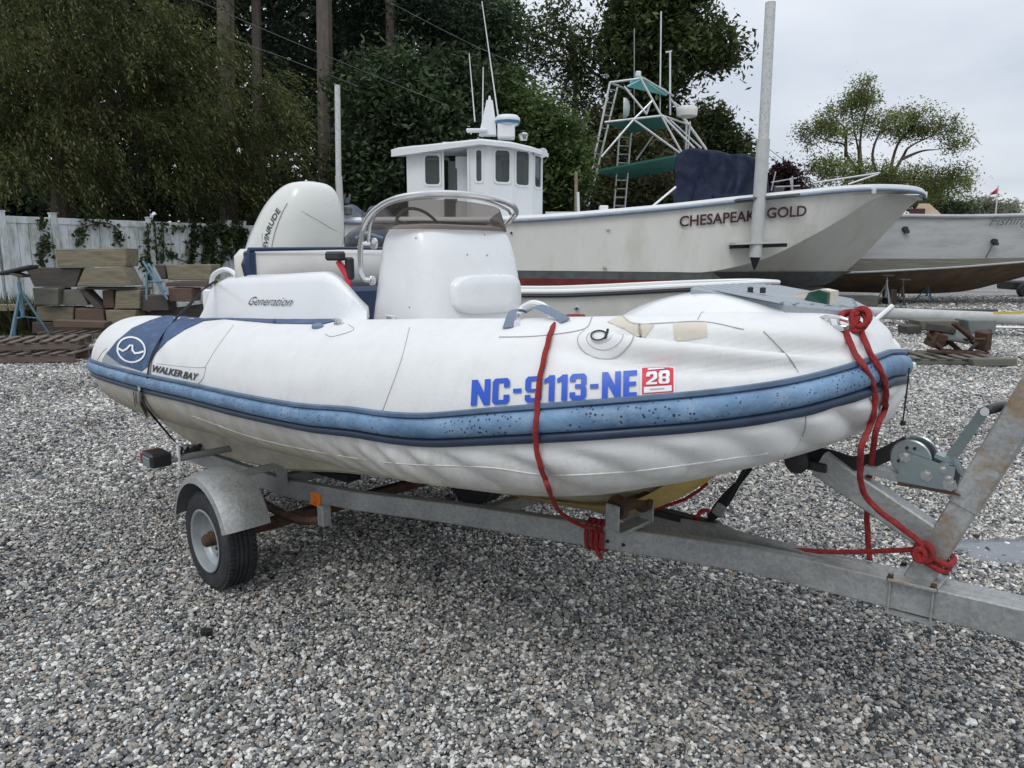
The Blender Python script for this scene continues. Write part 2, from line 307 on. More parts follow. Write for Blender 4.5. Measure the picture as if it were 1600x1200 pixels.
def mapped(name, vs, fs, fn, m, parent, step=None, local=True, tri=False):
    """flat outline (2D verts) cut on a grid and laid on a surface by fn(x, y)"""
    bm = bmesh.new(); bv = [bm.verts.new((a, b, 0)) for a, b in vs]
    for f in fs:
        try: bm.faces.new([bv[i] for i in f])
        except ValueError: pass
    if tri: bmesh.ops.triangulate(bm, faces=bm.faces)
    if step:
        xs = [q[0] for q in vs]; ys = [q[1] for q in vs]
        x = (math.floor(min(xs)/step[0]+1e-6)+1)*step[0]
        while x < max(xs):
            bmesh.ops.bisect_plane(bm, geom=bm.verts[:]+bm.edges[:]+bm.faces[:], plane_co=(x, 0, 0), plane_no=(1, 0, 0)); x += step[0]
        y = (math.floor(min(ys)/step[1]+1e-6)+1)*step[1]
        while y < max(ys):
            bmesh.ops.bisect_plane(bm, geom=bm.verts[:]+bm.edges[:]+bm.faces[:], plane_co=(0, y, 0), plane_no=(0, 1, 0)); y += step[1]
    for q in bm.verts: q.co = fn(q.co.x, q.co.y)
    me = bpy.data.meshes.new(name); bm.to_mesh(me); bm.free(); me.materials.append(m); me.shade_smooth()
    if parent is not None and not local:
        me.transform(wmat(parent).inverted())
    o = bpy.data.objects.new(name, me); C.objects.link(o)
    if parent is not None: o.parent = parent
    return o
def npmesh(name, V, F, m, parent=None, smooth=False):
    """V (n,3) array, F (k,c) array of face corners; vertices in world space"""
    me = bpy.data.meshes.new(name); V = np.asarray(V, dtype=np.float32); F = np.asarray(F, dtype=np.int32)
    if parent is not None:
        l = parent.location; V = V - np.array([l.x, l.y, l.z], dtype=np.float32)
    me.vertices.add(len(V)); me.vertices.foreach_set('co', V.ravel()); k, c = F.shape
    me.loops.add(k*c); me.loops.foreach_set('vertex_index', F.ravel()); me.polygons.add(k)
    me.polygons.foreach_set('loop_start', np.arange(0, k*c, c, dtype=np.int32)); me.polygons.foreach_set('loop_total', np.full(k, c, dtype=np.int32))
    me.update(calc_edges=True); me.materials.append(m); o = bpy.data.objects.new(name, me); C.objects.link(o)
    if parent is not None: o.parent = parent
    return o
# ================================================================== GROUND
def ground_mat():
    m = bpy.data.materials.new('gravel_ground'); m.use_nodes = True; N = m.node_tree.nodes; L = m.node_tree.links; bs = N['Principled BSDF']
    t = N.new('ShaderNodeTexCoord'); v = N.new('ShaderNodeTexVoronoi'); v.inputs['Scale'].default_value = 38; L.new(t.outputs['Object'], v.inputs['Vector'])
    r = N.new('ShaderNodeValToRGB'); sp = N.new('ShaderNodeSeparateXYZ'); L.new(v.outputs['Color'], sp.inputs[0]); L.new(sp.outputs[0], r.inputs[0])
    r.color_ramp.interpolation = 'CONSTANT'
    cols = [(0, (.07, .075, .08)), (.18, (.13, .14, .15)), (.4, (.20, .205, .20)), (.6, (.28, .27, .25)), (.76, (.24, .20, .165)), (.86, (.42, .41, .38)), (.95, (.58, .57, .54))]
    e = r.color_ramp.elements; e[0].position = 0; e[0].color = cols[0][1]+(1,); e[1].position = cols[1][0]; e[1].color = cols[1][1]+(1,)
    for p, c in cols[2:]: q = e.new(p); q.color = c+(1,)
    v2 = N.new('ShaderNodeTexVoronoi'); v2.feature = 'DISTANCE_TO_EDGE'; v2.inputs['Scale'].default_value = 38; L.new(t.outputs['Object'], v2.inputs['Vector'])
    mr = N.new('ShaderNodeMapRange'); mr.inputs[1].default_value = .0; mr.inputs[2].default_value = .12; mr.inputs[3].default_value = .35; mr.inputs[4].default_value = 1.45; L.new(v2.outputs['Distance'], mr.inputs[0])
    mx = N.new('ShaderNodeMixRGB'); mx.blend_type = 'MULTIPLY'; mx.inputs[0].default_value = 1; L.new(r.outputs[0], mx.inputs[1]); L.new(mr.outputs[0], mx.inputs[2])
    n = N.new('ShaderNodeTexNoise'); n.inputs['Scale'].default_value = .35; n.inputs['Detail'].default_value = 8; L.new(t.outputs['Object'], n.inputs['Vector'])
    m2 = N.new('ShaderNodeMapRange'); m2.inputs[1].default_value = .3; m2.inputs[2].default_value = .7; m2.inputs[3].default_value = .78; m2.inputs[4].default_value = 1.35; L.new(n.outputs['Fac'], m2.inputs[0])
    mx2 = N.new('ShaderNodeMixRGB'); mx2.blend_type = 'MULTIPLY'; mx2.inputs[0].default_value = 1; L.new(mx.outputs[0], mx2.inputs[1]); L.new(m2.outputs[0], mx2.inputs[2])
    L.new(mx2.outputs[0], bs.inputs['Base Color']); bs.inputs['Roughness'].default_value = .9
    bp = N.new('ShaderNodeBump'); bp.inputs['Strength'].default_value = 1; bp.inputs['Distance'].default_value = .02; L.new(v2.outputs['Distance'], bp.inputs['Height']); L.new(bp.outputs[0], bs.inputs['Normal'])
    return m
gmat = ground_mat()
g = MB()
n = 60; xs = [math.copysign(abs(q)**2.2, q)*400 for q in np.linspace(-1, 1, n)]
vs = [(x, y, -.012+.02*noise.noise(Vector((x*.3, y*.3, 0)))*(1 if abs(x) < 60 and abs(y) < 60 else 0)) for y in xs for x in xs]
g.add(vs, [(j*n+i, j*n+i+1, (j+1)*n+i+1, (j+1)*n+i) for j in range(n-1) for i in range(n-1)])
ground = g.build('ground', gmat, fix=False); tag(ground, kind='structure')
# ---- loose gravel: stones as real geometry, scattered on the near ground
def hz(x, y): return .0
def gravel():
    P = []; 
    def zone(y0, y1, dens):
        A = (y1-y0)*((y0+y1)*.75+1.6); k = int(A*dens)
        y = rng.uniform(y0, y1, k*2); half = y*.75+.8; x = rng.uniform(-1, 1, k*2)*(y1*.75+.8); ok = np.abs(x) < half
        return np.stack([x[ok], y[ok]], 1)
    bands = [(1.5, 3.2, 7200, .64), (3.2, 5.0, 5200, .73), (5.0, 7.5, 3000, .90), (7.5, 10.5, 1600, 1.2), (10.5, 15, 760, 1.6), (15, 30, 170, 2.6)]
    pts = []; sc = []
    for y0, y1, d, k in bands:
        q = zone(y0, y1, d); pts.append(q); sc.append(k*(rng.lognormal(-.08, .36, len(q))).clip(.35, 2.4))
    pts = np.concatenate(pts); sc = np.concatenate(sc); n = len(pts)
    z = rng.uniform(-.006, .010, n)
    me = bpy.data.meshes.new('gravel'); me.vertices.add(n); me.vertices.foreach_set('co', np.column_stack([pts, z]).astype(np.float32).ravel())
    def attr(nm, ty, arr):
        a = me.attributes.new(nm, ty, 'POINT'); a.data.foreach_set('value' if ty != 'FLOAT_VECTOR' else 'vector', np.ascontiguousarray(arr).ravel())
    attr('rot', 'FLOAT_VECTOR', np.column_stack([rng.uniform(-.5, .5, n), rng.uniform(-.5, .5, n), rng.uniform(0, 6.28, n)]).astype(np.float32))
    s = .0105*sc[:, None]*np.column_stack([rng.uniform(.8, 1.35, n), rng.uniform(.7, 1.1, n), rng.uniform(.45, .85, n)])
    attr('scl', 'FLOAT_VECTOR', s.astype(np.float32)); attr('pick', 'INT', rng.integers(0, 6, n).astype(np.int32)); 
    patch = sum(np.sin(pts[:, 0]*a+pts[:, 1]*b+c)*.25 for a, b, c in ((1.3, .7, 0), (-.8, 1.9, 2), (2.7, -1.1, 4), (.4, 3.3, 1)))
    tone = np.clip(rng.uniform(0, 1, n)**1.05+patch*.16, 0, .999)
    attr('tone', 'FLOAT', tone.astype(np.float32))
    o = bpy.data.objects.new('gravel', me); C.objects.link(o)
    ng = bpy.data.node_groups.new('scatter_stones', 'GeometryNodeTree')
    ng.interface.new_socket('Geometry', in_out='INPUT', socket_type='NodeSocketGeometry'); ng.interface.new_socket('Geometry', in_out='OUTPUT', socket_type='NodeSocketGeometry')
    N = ng.nodes; L = ng.links; gi = N.new('NodeGroupInput'); go = N.new('NodeGroupOutput')
    gti = N.new('GeometryNodeGeometryToInstance')
    for k in range(6):
        ico = N.new('GeometryNodeMeshIcoSphere'); ico.inputs['Radius'].default_value = 1; ico.inputs['Subdivisions'].default_value = 1 if k < 4 else 2
        nz = N.new('ShaderNodeTexNoise'); nz.noise_dimensions = '4D'; nz.inputs['W'].default_value = k*3.7; nz.inputs['Scale'].default_value = .75; nz.inputs['Detail'].default_value = 1
        sb = N.new('ShaderNodeVectorMath'); sb.operation = 'SUBTRACT'; sb.inputs[1].default_value = (.5, .5, .5); L.new(nz.outputs['Color'], sb.inputs[0])
        sc_ = N.new('ShaderNodeVectorMath'); sc_.operation = 'SCALE'; sc_.inputs['Scale'].default_value = 1.9; L.new(sb.outputs[0], sc_.inputs[0])
        st = N.new('GeometryNodeSetPosition'); L.new(ico.outputs[0], st.inputs[0]); L.new(sc_.outputs[0], st.inputs['Offset'])
        # facet it like crushed stone: merge nearby points
        mg = N.new('GeometryNodeMergeByDistance'); mg.inputs['Distance'].default_value = .33; L.new(st.outputs[0], mg.inputs[0])
        sm = N.new('GeometryNodeSetMaterial'); sm.inputs['Material'].default_value = stone_m; L.new(mg.outputs[0], sm.inputs[0])
        L.new(sm.outputs[0], gti.inputs[0])
    iop = N.new('GeometryNodeInstanceOnPoints'); L.new(gi.outputs[0], iop.inputs['Points']); L.new(gti.outputs[0], iop.inputs['Instance']); iop.inputs['Pick Instance'].default_value = True
    def na(nm, ty):
        a = N.new('GeometryNodeInputNamedAttribute'); a.data_type = ty; a.inputs['Name'].default_value = nm; return [q for q in a.outputs if q.enabled and q.name == 'Attribute'][0]
    L.new(na('pick', 'INT'), iop.inputs['Instance Index']); L.new(na('scl', 'FLOAT_VECTOR'), iop.inputs['Scale'])
    er = N.new('FunctionNodeEulerToRotation'); L.new(na('rot', 'FLOAT_VECTOR'), er.inputs[0]); L.new(er.outputs[0], iop.inputs['Rotation'])
    L.new(iop.outputs[0], go.inputs[0]); mo = o.modifiers.new('scatter', 'NODES'); mo.node_group = ng
    tag(o, 'crushed grey and tan gravel covering the yard', None, None, 'stuff'); return o
def stonemat():
    m = bpy.data.materials.new('crushed_stone'); m.use_nodes = True; N = m.node_tree.nodes; L = m.node_tree.links; bs = N['Principled BSDF']
    a = N.new('ShaderNodeAttribute'); a.attribute_type = 'INSTANCER'; a.attribute_name = 'tone'; r = N.new('ShaderNodeValToRGB'); L.new(a.outputs['Fac'], r.inputs[0])
    cols = [(0, (.03, .033, .036)), (.13, (.10, .108, .115)), (.28, (.20, .21, .215)), (.46, (.31, .31, .295)), (.63, (.41, .395, .355)), (.77, (.36, .28, .22)), (.81, (.55, .53, .48)), (.91, (.74, .73, .69))]
    e = r.color_ramp.elements; e[0].position = 0; e[0].color = cols[0][1]+(1,); e[1].position = cols[1][0]; e[1].color = cols[1][1]+(1,)
    for p, c in cols[2:]: q = e.new(p); q.color = c+(1,)
    t = N.new('ShaderNodeTexCoord'); n = N.new('ShaderNodeTexNoise'); n.inputs['Scale'].default_value = 1.4; n.inputs['Detail'].default_value = 6; L.new(t.outputs['Object'], n.inputs['Vector'])
    gm = N.new('ShaderNodeNewGeometry'); n.inputs['Scale'].default_value = 90; L.new(gm.outputs['Position'], n.inputs['Vector'])
    mr = N.new('ShaderNodeMapRange'); mr.inputs[1].default_value = .3; mr.inputs[2].default_value = .7; mr.inputs[3].default_value = .75; mr.inputs[4].default_value = 1.2; L.new(n.outputs['Fac'], mr.inputs[0])
    mx = N.new('ShaderNodeMixRGB'); mx.blend_type = 'MULTIPLY'; mx.inputs[0].default_value = 1; L.new(r.outputs[0], mx.inputs[1]); L.new(mr.outputs[0], mx.inputs[2]); L.new(mx.outputs[0], bs.inputs['Base Color'])
    bs.inputs['Roughness'].default_value = .8; return m
stone_m = stonemat()
gravel_o = gravel()

# ================================================================== THE INFLATABLE BOAT
boat = boat_thing('inflatable_boat', 'white rigid inflatable boat with blue rub rail and centre console on the trailer', 'inflatable boat')
half = [(-1.695, -.65, .945, .04), (-1.68, -.65, .945, .12), (-1.64, -.65, .945, .19), (-1.56, -.65, .946, .25), (-1.42, -.65, .948, .285), (-1.1, -.65, .953, .298),
        (-.6, -.652, .968, .300), (0, -.655, 1.0, .300), (.6, -.66, 1.03, .300), (1.2, -.66, 1.07, .297), (1.7, -.662, 1.115, .285), (2.0, -.635, 1.15, .270), (2.21, -.545, 1.182, .250), (2.37, -.39, 1.208, .234), (2.47, -.20, 1.225, .222)]
ctrl = half + [(2.50, 0, 1.232, .218)] + [(a, -b, c-.11*min(1, (2.50-a)/1.0)**.7, d) for a, b, c, d in reversed(half)]     # the boat leans a little away from the camera
def cat4(P, n):
    P = [np.array(p, float) for p in P]; Q = [P[0]*2-P[1]]+P+[P[-1]*2-P[-2]]; out = []
    for i in range(1, len(Q)-2):
        a, b, c, d = Q[i-1:i+3]
        for k in range(n):
            t = k/n; out.append(.5*((2*b)+(c-a)*t+(2*a-5*b+4*c-d)*t*t+(3*b-a-3*c+d)*t**3))
    out.append(P[-1]); return np.array(out)
TP = cat4(ctrl, 24); dl = np.linalg.norm(np.diff(TP[:, :3], axis=0), axis=1); TS = np.concatenate([[0], np.cumsum(dl)]); TLEN = TS[-1]; SM = TLEN/2
def cen(s):
    s = min(max(s, 0), TLEN); p = np.array([np.interp(s, TS, TP[:, k]) for k in range(4)]); e = .03
    a = np.array([np.interp(min(s+e, TLEN), TS, TP[:, k]) for k in range(3)])-np.array([np.interp(max(s-e, 0), TS, TP[:, k]) for k in range(3)])
    if s < .25 or s > TLEN-.25: a = np.array([1., 0, .04]) if s < .25 else np.array([-1., 0, -.04])
    T = Vector(a).normalized(); Nn = Vector((T.y, -T.x, 0)).normalized(); U = T.cross(Nn)*-1
    if U.z < 0: U = -U
    return Vector(p[:3]), p[3], T, Nn, U
def sst(a, b, x): x = max(0, min(1, (x-a)/(b-a))); return x*x*(3-2*x)
def railphi(s):
    q = min(s, TLEN-s); return math.radians(20)*max(0, min(1, (q-2.9)/(SM-2.9)))**1.55-math.radians(6.4)*sst(.3, 3.1, q)
def sst(a, b, x): x = max(0, min(1, (x-a)/(b-a))); return x*x*(3-2*x)
def fold(s, phi):
    d = .0035*noise.noise(Vector((s*2.2, phi*2.2, 1)))+.0016*noise.noise(Vector((s*7, phi*4, 5)))
    q = s if s < SM else TLEN-s; ph = math.degrees(phi-railphi(s))
    # soft creases in the slack lower fabric towards the bow
    wl = sst(2.4, 3.4, q)*sst(-13, -24, ph)*sst(-62, -45, ph)
    d += wl*.036*(abs(math.sin(q*19+phi*5.5+2.2*noise.noise(Vector((q*1.6, phi, 0)))))**.8-.5)*(.45+abs(noise.noise(Vector((q*1.7, 2, 0))))*1.6)
    # long diagonal dents on the upper bow quarter
    wu = sst(3.7, 3.98, q)*sst(11, 24, ph)*sst(80, 60, ph)*sst(SM, SM-.35, q)
    c1 = math.radians(62)-(q-3.95)*1.15; c2 = math.radians(40)-(q-3.9)*.95
    d -= wu*(.05*math.exp(-((phi-c1)/.10)**2)+.04*math.exp(-((phi-c2)/.085)**2)-.012*math.exp(-((phi-c1+.19)/.10)**2))
    # pucker near the stern quarter
    ws = sst(.5, .9, q)*sst(1.7, 1.2, q)*sst(10, 25, ph)*sst(110, 70, ph)
    d += ws*.0035*math.sin(q*26+phi*6+2*noise.noise(Vector((q*3, phi*2, 0))))
    # shallow wrinkles in the stern fabric under the rail
    d += sst(1.0, .3, q)*sst(-5, -25, ph)*.004*math.sin(q*40+phi*5)
    return d
def S(s, phi, off=0.):
    c, r, T, Nn, U = cen(s); r = max(r+fold(s, phi)*min(1, r/.2), .005)+off
    return c + Nn*(r*math.cos(phi)) + U*(r*math.sin(phi))
NS, NP_ = 720, 120
tb = MB(); ss = [TLEN*i/NS for i in range(NS+1)]
rings = []
for s in ss:
    c, r, T, Nn, U = cen(s); ring = []
    for k in range(NP_):
        ph = -PI+2*PI*k/NP_
        rr = max(r+fold(s, ph)*min(1, r/.2), .005); ring.append(c+Nn*(rr*math.cos(ph))+U*(rr*math.sin(ph)))
    rings.append(ring)
tb.loft(rings); tube_o = tb.build('air_tube', tube_fab, boat, angle=180)
# lookup from a pixel of the photograph to the tube's own (length, angle) coordinates, near side
_sg = []; _pg = []
for s in np.linspace(0, SM+.5, 330):
    for ph in np.radians(np.arange(-88, 118, 2.0)):
        p = b2w(S(s, ph)) - Vector((0, 0, CAMH)); fw = p.y*math.cos(PITCH)-p.z*math.sin(PITCH); up = p.y*math.sin(PITCH)+p.z*math.cos(PITCH)
        _sg.append((800+FPX*p.x/fw, 600-FPX*up/fw, fw)); _pg.append((s, ph))
_sg = np.array(_sg); _pg = np.array(_pg)
def sp(px, py):
    d = (_sg[:, 0]-px)**2+(_sg[:, 1]-py)**2; o = np.argsort(d)[:14]; o = o[d[o] < 200] if (d[o] < 200).any() else o[:1]
    m = _sg[o, 2].min(); o = o[_sg[o, 2] < m+.12]; ww = 1/(d[o]+.4); return tuple((_pg[o]*ww[:, None]).sum(0)/ww.sum())
# ---- rub rail: lip, wide band, navy strip
def rail(name, ph0, ph1, hgt, m, bulge, s0=.03, s1=None, wav=0.):
    rings = []; s1 = TLEN-.03 if s1 is None else s1; n = 300
    for i in range(n+1):
        s = s0+(s1-s0)*i/n; rp = railphi(s); k = min(1, min(s-s0, s1-s)/.05+.15); _, r, _, _, _ = cen(s); sc = .30/max(r, .12)
        q = min(s, TLEN-s); wv = wav*sst(2.6, 3.1, q)*sst(SM, SM-.4, q)*math.sin(q*7)
        ring = []
        for j in range(9):
            t = j/8; ph = rp+(ph0+(ph1-ph0)*t)*sc+wv; ring.append(S(s, ph, .002+hgt*k*(math.sin(PI*t)**.5 if bulge else min(1, 6*min(t, 1-t)))))
        ring.append(S(s, rp+(ph0+ph1)/2*sc+wv, -.015)); rings.append(ring)
    mb = MB(); mb.loft(rings); return mb.build(name, m, boat, angle=50)
dg = math.radians
rail('rub_rail', dg(-7.0), dg(5.5), .024, rail_blue, True, wav=.03)
rail('rail_lip', dg(5.2), dg(8.6), .012, rail_dark, False, wav=.03)
rail('rail_strip', dg(-12.4), dg(-6.6), .014, rail_navy, True, wav=.03)
# ---- decals
_tv = [q.co.copy() for q in tube_o.data.vertices]; BT = BVHTree.FromPolygons(_tv, [tuple(p.vertices) for p in tube_o.data.polygons])
CAML = Vector(((Vector((0, 0, CAMH))-BC).dot(UX), (Vector((0, 0, CAMH))-BC).dot(VX), CAMH))
def tcast(px, py, off=.003):
    d = ray(px, py); dl_ = Vector((d.dot(UX), d.dot(VX), d.z)).normalized(); h = BT.ray_cast(CAML, dl_)
    if h[0] is None: s_, p_ = sp(px, py); return S(s_, p_, off)
    n = h[1] if h[1].dot(dl_) < 0 else -h[1]; return h[0]+n*off
def pdeco(name, pts, fs, m, off=.003, step=(5, 5), tri=False): return mapped(name, pts, fs, lambda x, y: tcast(x, y, off), m, boat, step, tri=tri)
def quadmap(BL, BR, TR, TL):
    def f(x, y): return ((BL[0]*(1-x)+BR[0]*x)*(1-y)+(TL[0]*(1-x)+TR[0]*x)*y, (BL[1]*(1-x)+BR[1]*x)*(1-y)+(TL[1]*(1-x)+TR[1]*x)*y)
    return f
def deco(name, vs, fs, m, off=.003, step=(.02, .05), tri=False):
    return mapped(name, vs, fs, lambda a, b: S(a, b, off), m, boat, step, tri=tri)
def px_poly(name, pts, m, off=.003, dense=True):
    return pdeco(name, pts, [tuple(range(len(pts)))], m, off, (5, 5), True)
px_poly('navy_flash', [(167, 553), (183, 533), (207, 513), (235, 501), (262, 492), (298, 484), (305, 476), (345, 477), (430, 480), (500, 487), (534, 500), (505, 507), (430, 506), (350, 499), (318, 502), (290, 515), (262, 533), (243, 553), (232, 572), (222, 580), (196, 572), (185, 567)], navy_fab, .0035)
px_poly('light_corner', [(160, 562), (168, 549), (190, 570), (200, 573), (160, 567)], pad_grey, .002)
# round emblem: ring with a wave through it
def surf_circle(cx, cy, rad, n=32):
    s0, p0 = sp(cx, cy); return [(s0+rad*math.cos(2*PI*k/n), p0+rad*math.sin(2*PI*k/n)/.30) for k in range(n)]
def ringpoly(name, cx, cy, r0, r1, m, off):
    a = surf_circle(cx, cy, r0, 40); b = surf_circle(cx, cy, r1, 40); return deco(name, a+b, [(i, (i+1) % 40, 40+(i+1) % 40, 40+i) for i in range(40)], m, off)
cE = lambda k, rx_, ry_: (207+rx_*math.cos(2*PI*k/40)-1.5*math.sin(2*PI*k/40), 547-ry_*math.sin(2*PI*k/40))
pdeco('emblem_ring', [cE(k, 23, 20.5) for k in range(40)]+[cE(k, 20.3, 17.8) for k in range(40)], [(i, (i+1) % 40, 40+(i+1) % 40, 40+i) for i in range(40)], white_print, .007, (5, 5))
wave = [(187, 545), (194, 549), (200, 546), (205, 540.5), (209, 540.5), (209, 548), (213, 553), (220, 552), (227, 549.5)]
k = len(wave); wn_l = []
for i in range(k):
    a_, b_ = wave[max(i-1, 0)], wave[min(i+1, k-1)]; dx, dy = b_[0]-a_[0], b_[1]-a_[1]; l_ = math.hypot(dx, dy); wn_l.append((-dy/l_*1.5, dx/l_*1.5))
pdeco('emblem_wave', [(x-a_, y-b_) for (x, y), (a_, b_) in zip(wave, wn_l)]+[(x+a_, y+b_) for (x, y), (a_, b_) in zip(wave, wn_l)], [(i, i+1, k+i+1, k+i) for i in range(k-1)], white_print, .008, (5, 5))
def lettering(name, txt, BL, BR, TR, TL, m, bold=0., shear=0., off=.004):
    vs, fs, asp = text2d(txt, 1, bold, shear); f = quadmap(BL, BR, TR, TL); return pdeco(name, [f(x, y) for x, y in vs], fs, m, off, (5, 5))
# registration number in blocky condensed capitals, drawn stroke by stroke
def block_text(txt):
    R = lambda x0, y0, x1, y1: [(x0, y0), (x1, y0), (x1, y1), (x0, y1)]
    O = .30; T = .17
    G = {'N': [R(0, 0, .28, 1), R(.62, 0, .9, 1), [(.28, .52), (.62, 0), (.62, .48), (.28, 1)]],
         'C': [R(0, T, .28, 1-T), [(0, .12), (.12, 0), (.7, 0), (.82, .12), (.82, T), (0, T)], [(0, .88), (0, 1-T), (.82, 1-T), (.82, .88), (.7, 1), (.12, 1)], R(.54, T, .82, .36), R(.54, .64, .82, 1-T)],
         'G': [], '-': [R(.06, .40, .46, .57)],
         '9': [[(0, .88), (0, 1-T), (.8, 1-T), (.8, .88), (.68, 1), (.12, 1)], R(.53, T, .8, 1-T), R(0, .52, .27, 1-T), [(0, .52), (.1, .40), (.53, .40), (.53, .52)], [(0, .12), (.12, 0), (.68, 0), (.8, .12), (.8, T), (0, T)], R(0, T, .27, .30)],
         '1': [R(.22, 0, .5, 1), [(0, .70), (.22, .76), (.22, .96), (0, .86)]],
         '3': [[(0, .88), (0, 1-T), (.8, 1-T), (.8, .88), (.68, 1), (.12, 1)], R(.53, .60, .8, 1-T), R(.53, T, .8, .44), [(.25, .44), (.8, .44), (.72, .52), (.8, .60), (.25, .60)], [(0, .12), (.12, 0), (.68, 0), (.8, .12), (.8, T), (0, T)], R(0, T, .27, .30), R(0, .70, .27, 1-T)],
         '2': [[(0, .88), (0, 1-T), (.8, 1-T), (.8, .88), (.68, 1), (.12, 1)], R(.53, .56, .8, 1-T), R(0, .66, .27, 1-T), [(0, T), (.32, T), (.8, .5), (.8, .56), (.5, .56)], R(0, 0, .8, T)],
         '8': [[(0, .88), (0, 1-T), (.8, 1-T), (.8, .88), (.68, 1), (.12, 1)], R(0, .56, .27, 1-T), R(.53, .56, .8, 1-T), [(0, .44), (.8, .44), (.74, .5), (.8, .56), (0, .56), (.06, .5)], R(0, T, .27, .44), R(.53, T, .8, .44), [(0, .12), (.12, 0), (.68, 0), (.8, .12), (.8, T), (0, T)]],
         'E': [R(0, 0, .28, 1), R(.28, 0, .66, T), R(.28, .42, .62, .58), R(.28, 1-T, .66, 1)]}
    W = {'2': .8, '8': .8, 'N': .9, 'C': .82, '-': .52, '9': .8, '1': .5, '3': .8, 'E': .66}
    x = 0; vs = []; fs = []
    for ch in txt:
        for poly in G[ch]:
            b = len(vs); vs += [(x+a, c) for a, c in poly]; fs.append(tuple(range(b, b+len(poly))))
        x += W[ch]+.11
    x -= .11
    return [(a/x, b) for a, b in vs], fs
vs, fs = block_text('NC-9113-NE'); NF = quadmap((737, 634.5), (995, 619.5), (995.5, 579.5), (739, 594.5))
def num(name, m, grow, off):
    q = []; ff = []
    for f in fs:
        pts = [vs[k] for k in f]; cx = sum(p[0] for p in pts)/len(pts); cy = sum(p[1] for p in pts)/len(pts); bb = len(q)
        for x, y in pts: a_, b_ = NF(x, y); q.append((a_+grow*(1 if x > cx else -1), b_-grow*(1 if y > cy else -1)))
        ff.append(tuple(range(bb, bb+len(f))))
    return pdeco(name, q, ff, m, off, (5, 5))
num('registration_number', lettering_blue, 0, .0050)
lettering('builder_lettering', 'WALKER', (239, 581), (285, 590), (286, 579), (240, 570), dark_print, .03, .3)
lettering('builder_lettering', 'BAY', (286, 591), (310, 595), (312, 584), (288, 580), dark_print, .03, .3)
# registration sticker
SF = quadmap((1003, 616.5), (1052, 613), (1052, 575), (1003, 577))
def stick(name, x0, y0, x1, y1, m, off): return pdeco(name, [SF(x0, y0), SF(x1, y0), SF(x1, y1), SF(x0, y1)], [(0, 1, 2, 3)], m, off, (5, 5))
stick('sticker_edge', -.05, -.04, 1.05, 1.04, white_print, .003); stick('sticker', 0, 0, 1, 1, red_print, .0042); stick('sticker_panel', .06, .05, .94, .28, white_print, .0056)
stick('sticker_line', .25, .15, .7, .19, seamm, .0068); stick('sticker_line', .18, .91, .8, .95, white_print, .0056)
vs, fs = block_text('28'); pdeco('sticker_number', [SF(.13+.74*x, .36+.46*y) for x, y in vs], fs, white_print, .0075, (5, 5))
# patches and seams
px_poly('reinforcing_patch', [(949, 503), (972, 492), (986, 503), (1000, 506), (1022, 508), (1008, 527), (1000, 528), (975, 514)], beige_patch, .002)
px_poly('reinforcing_patch', [(1052, 505), (1104, 504), (1105, 526), (1058, 534), (1054, 528)], beige_patch, .002)
def seam(pts, r=.0016, m=None, name='seam', off=.0012):
    c = catmull([(x, y, 0) for x, y in pts], 8); mb = MB(); mb.tube([tcast(q.x, q.y, off) for q in c], r, 5); return mb.build(name, m or seamm, boat)
seam([(1193, 518), (1215, 540), (1235, 562), (1247, 582)])
seam([(1259, 650), (1257, 672), (1245, 695), (1225, 712)])
seam([(780, 527), (830, 526), (880, 521), (915, 513), (926, 494)]); seam([(970, 492), (990, 506), (1040, 505), (1100, 503), (1162, 515)])
seam([(322, 574), (318, 590), (310, 600)]); seam([(245, 568), (300, 574), (322, 574)], .001)
seam([(640, 512), (628, 560), (610, 610), (598, 642)], .0012)
seam([(365, 508), (338, 545), (320, 575)], .0012)
seam([(1100, 480), (1090, 500)], .001)
seam([(152, 563), (160, 551), (167, 544)])
seam([(300, 650), (420, 690), (600, 722), (760, 730), (860, 742), (1000, 735), (1200, 708)], .0026, tube_fab, off=.0005)
seam([(545, 507), (552, 516), (520, 526), (508, 522)], .0012)
# air valve: raised disc with a pull ring
def disc(name, px, py, r0, r1, h0, h1, m):
    a = surf_circle(px, py, r0, 36); b = surf_circle(px, py, r1, 36); mb = MB()
    s0, p0 = sp(px, py); mb.loft([[S(x, y, -.002) for x, y in a], [S(x, y, h0) for x, y in a], [S(x, y, h1) for x, y in b], [S(s0+(x-s0)*.5, p0+(y-p0)*.5, h1) for x, y in b], [S(s0+(x-s0)*.05, p0+(y-p0)*.05, h1) for x, y in b]])
    return mb.build(name, m, boat, angle=40)
disc('valve_patch', 945, 535, .060, .056, .003, .004, tube_fab); ringpoly('valve_seam', 945, 535, .061, .059, seamm, .0035); ringpoly('valve_seam', 945, 535, .040, .0385, seamm, .0052)
valve = disc('air_valve', 941, 533, .024, .019, .008, .013, white_gel)
s0, p0 = sp(941, 535); mb = MB(); mb.tube([S(s0-.004+.016*math.cos(t), p0+.016*math.sin(t)/.3, .017) for t in np.linspace(0, 6.28, 18)], .0022, 6); mb.tube([S(s0+.010, p0-.04, .017), S(s0+.016, p0+.06, .019)], .004, 6)
mb.build('pull_ring', blackm, valve)
# oval grey tab near the fairing
s0, p0 = sp(497, 511); mb = MB(); ring = lambda k, h: [S(s0+.036*k*math.cos(t), p0+.017*k*math.sin(t)/.3, h) for t in np.linspace(0, 2*PI, 20, endpoint=False)]
mb.loft([ring(1, -.003), ring(1, .006), ring(.8, .012), ring(.05, .013)]); mb.build('oval_tab', greyblue_strap, boat)
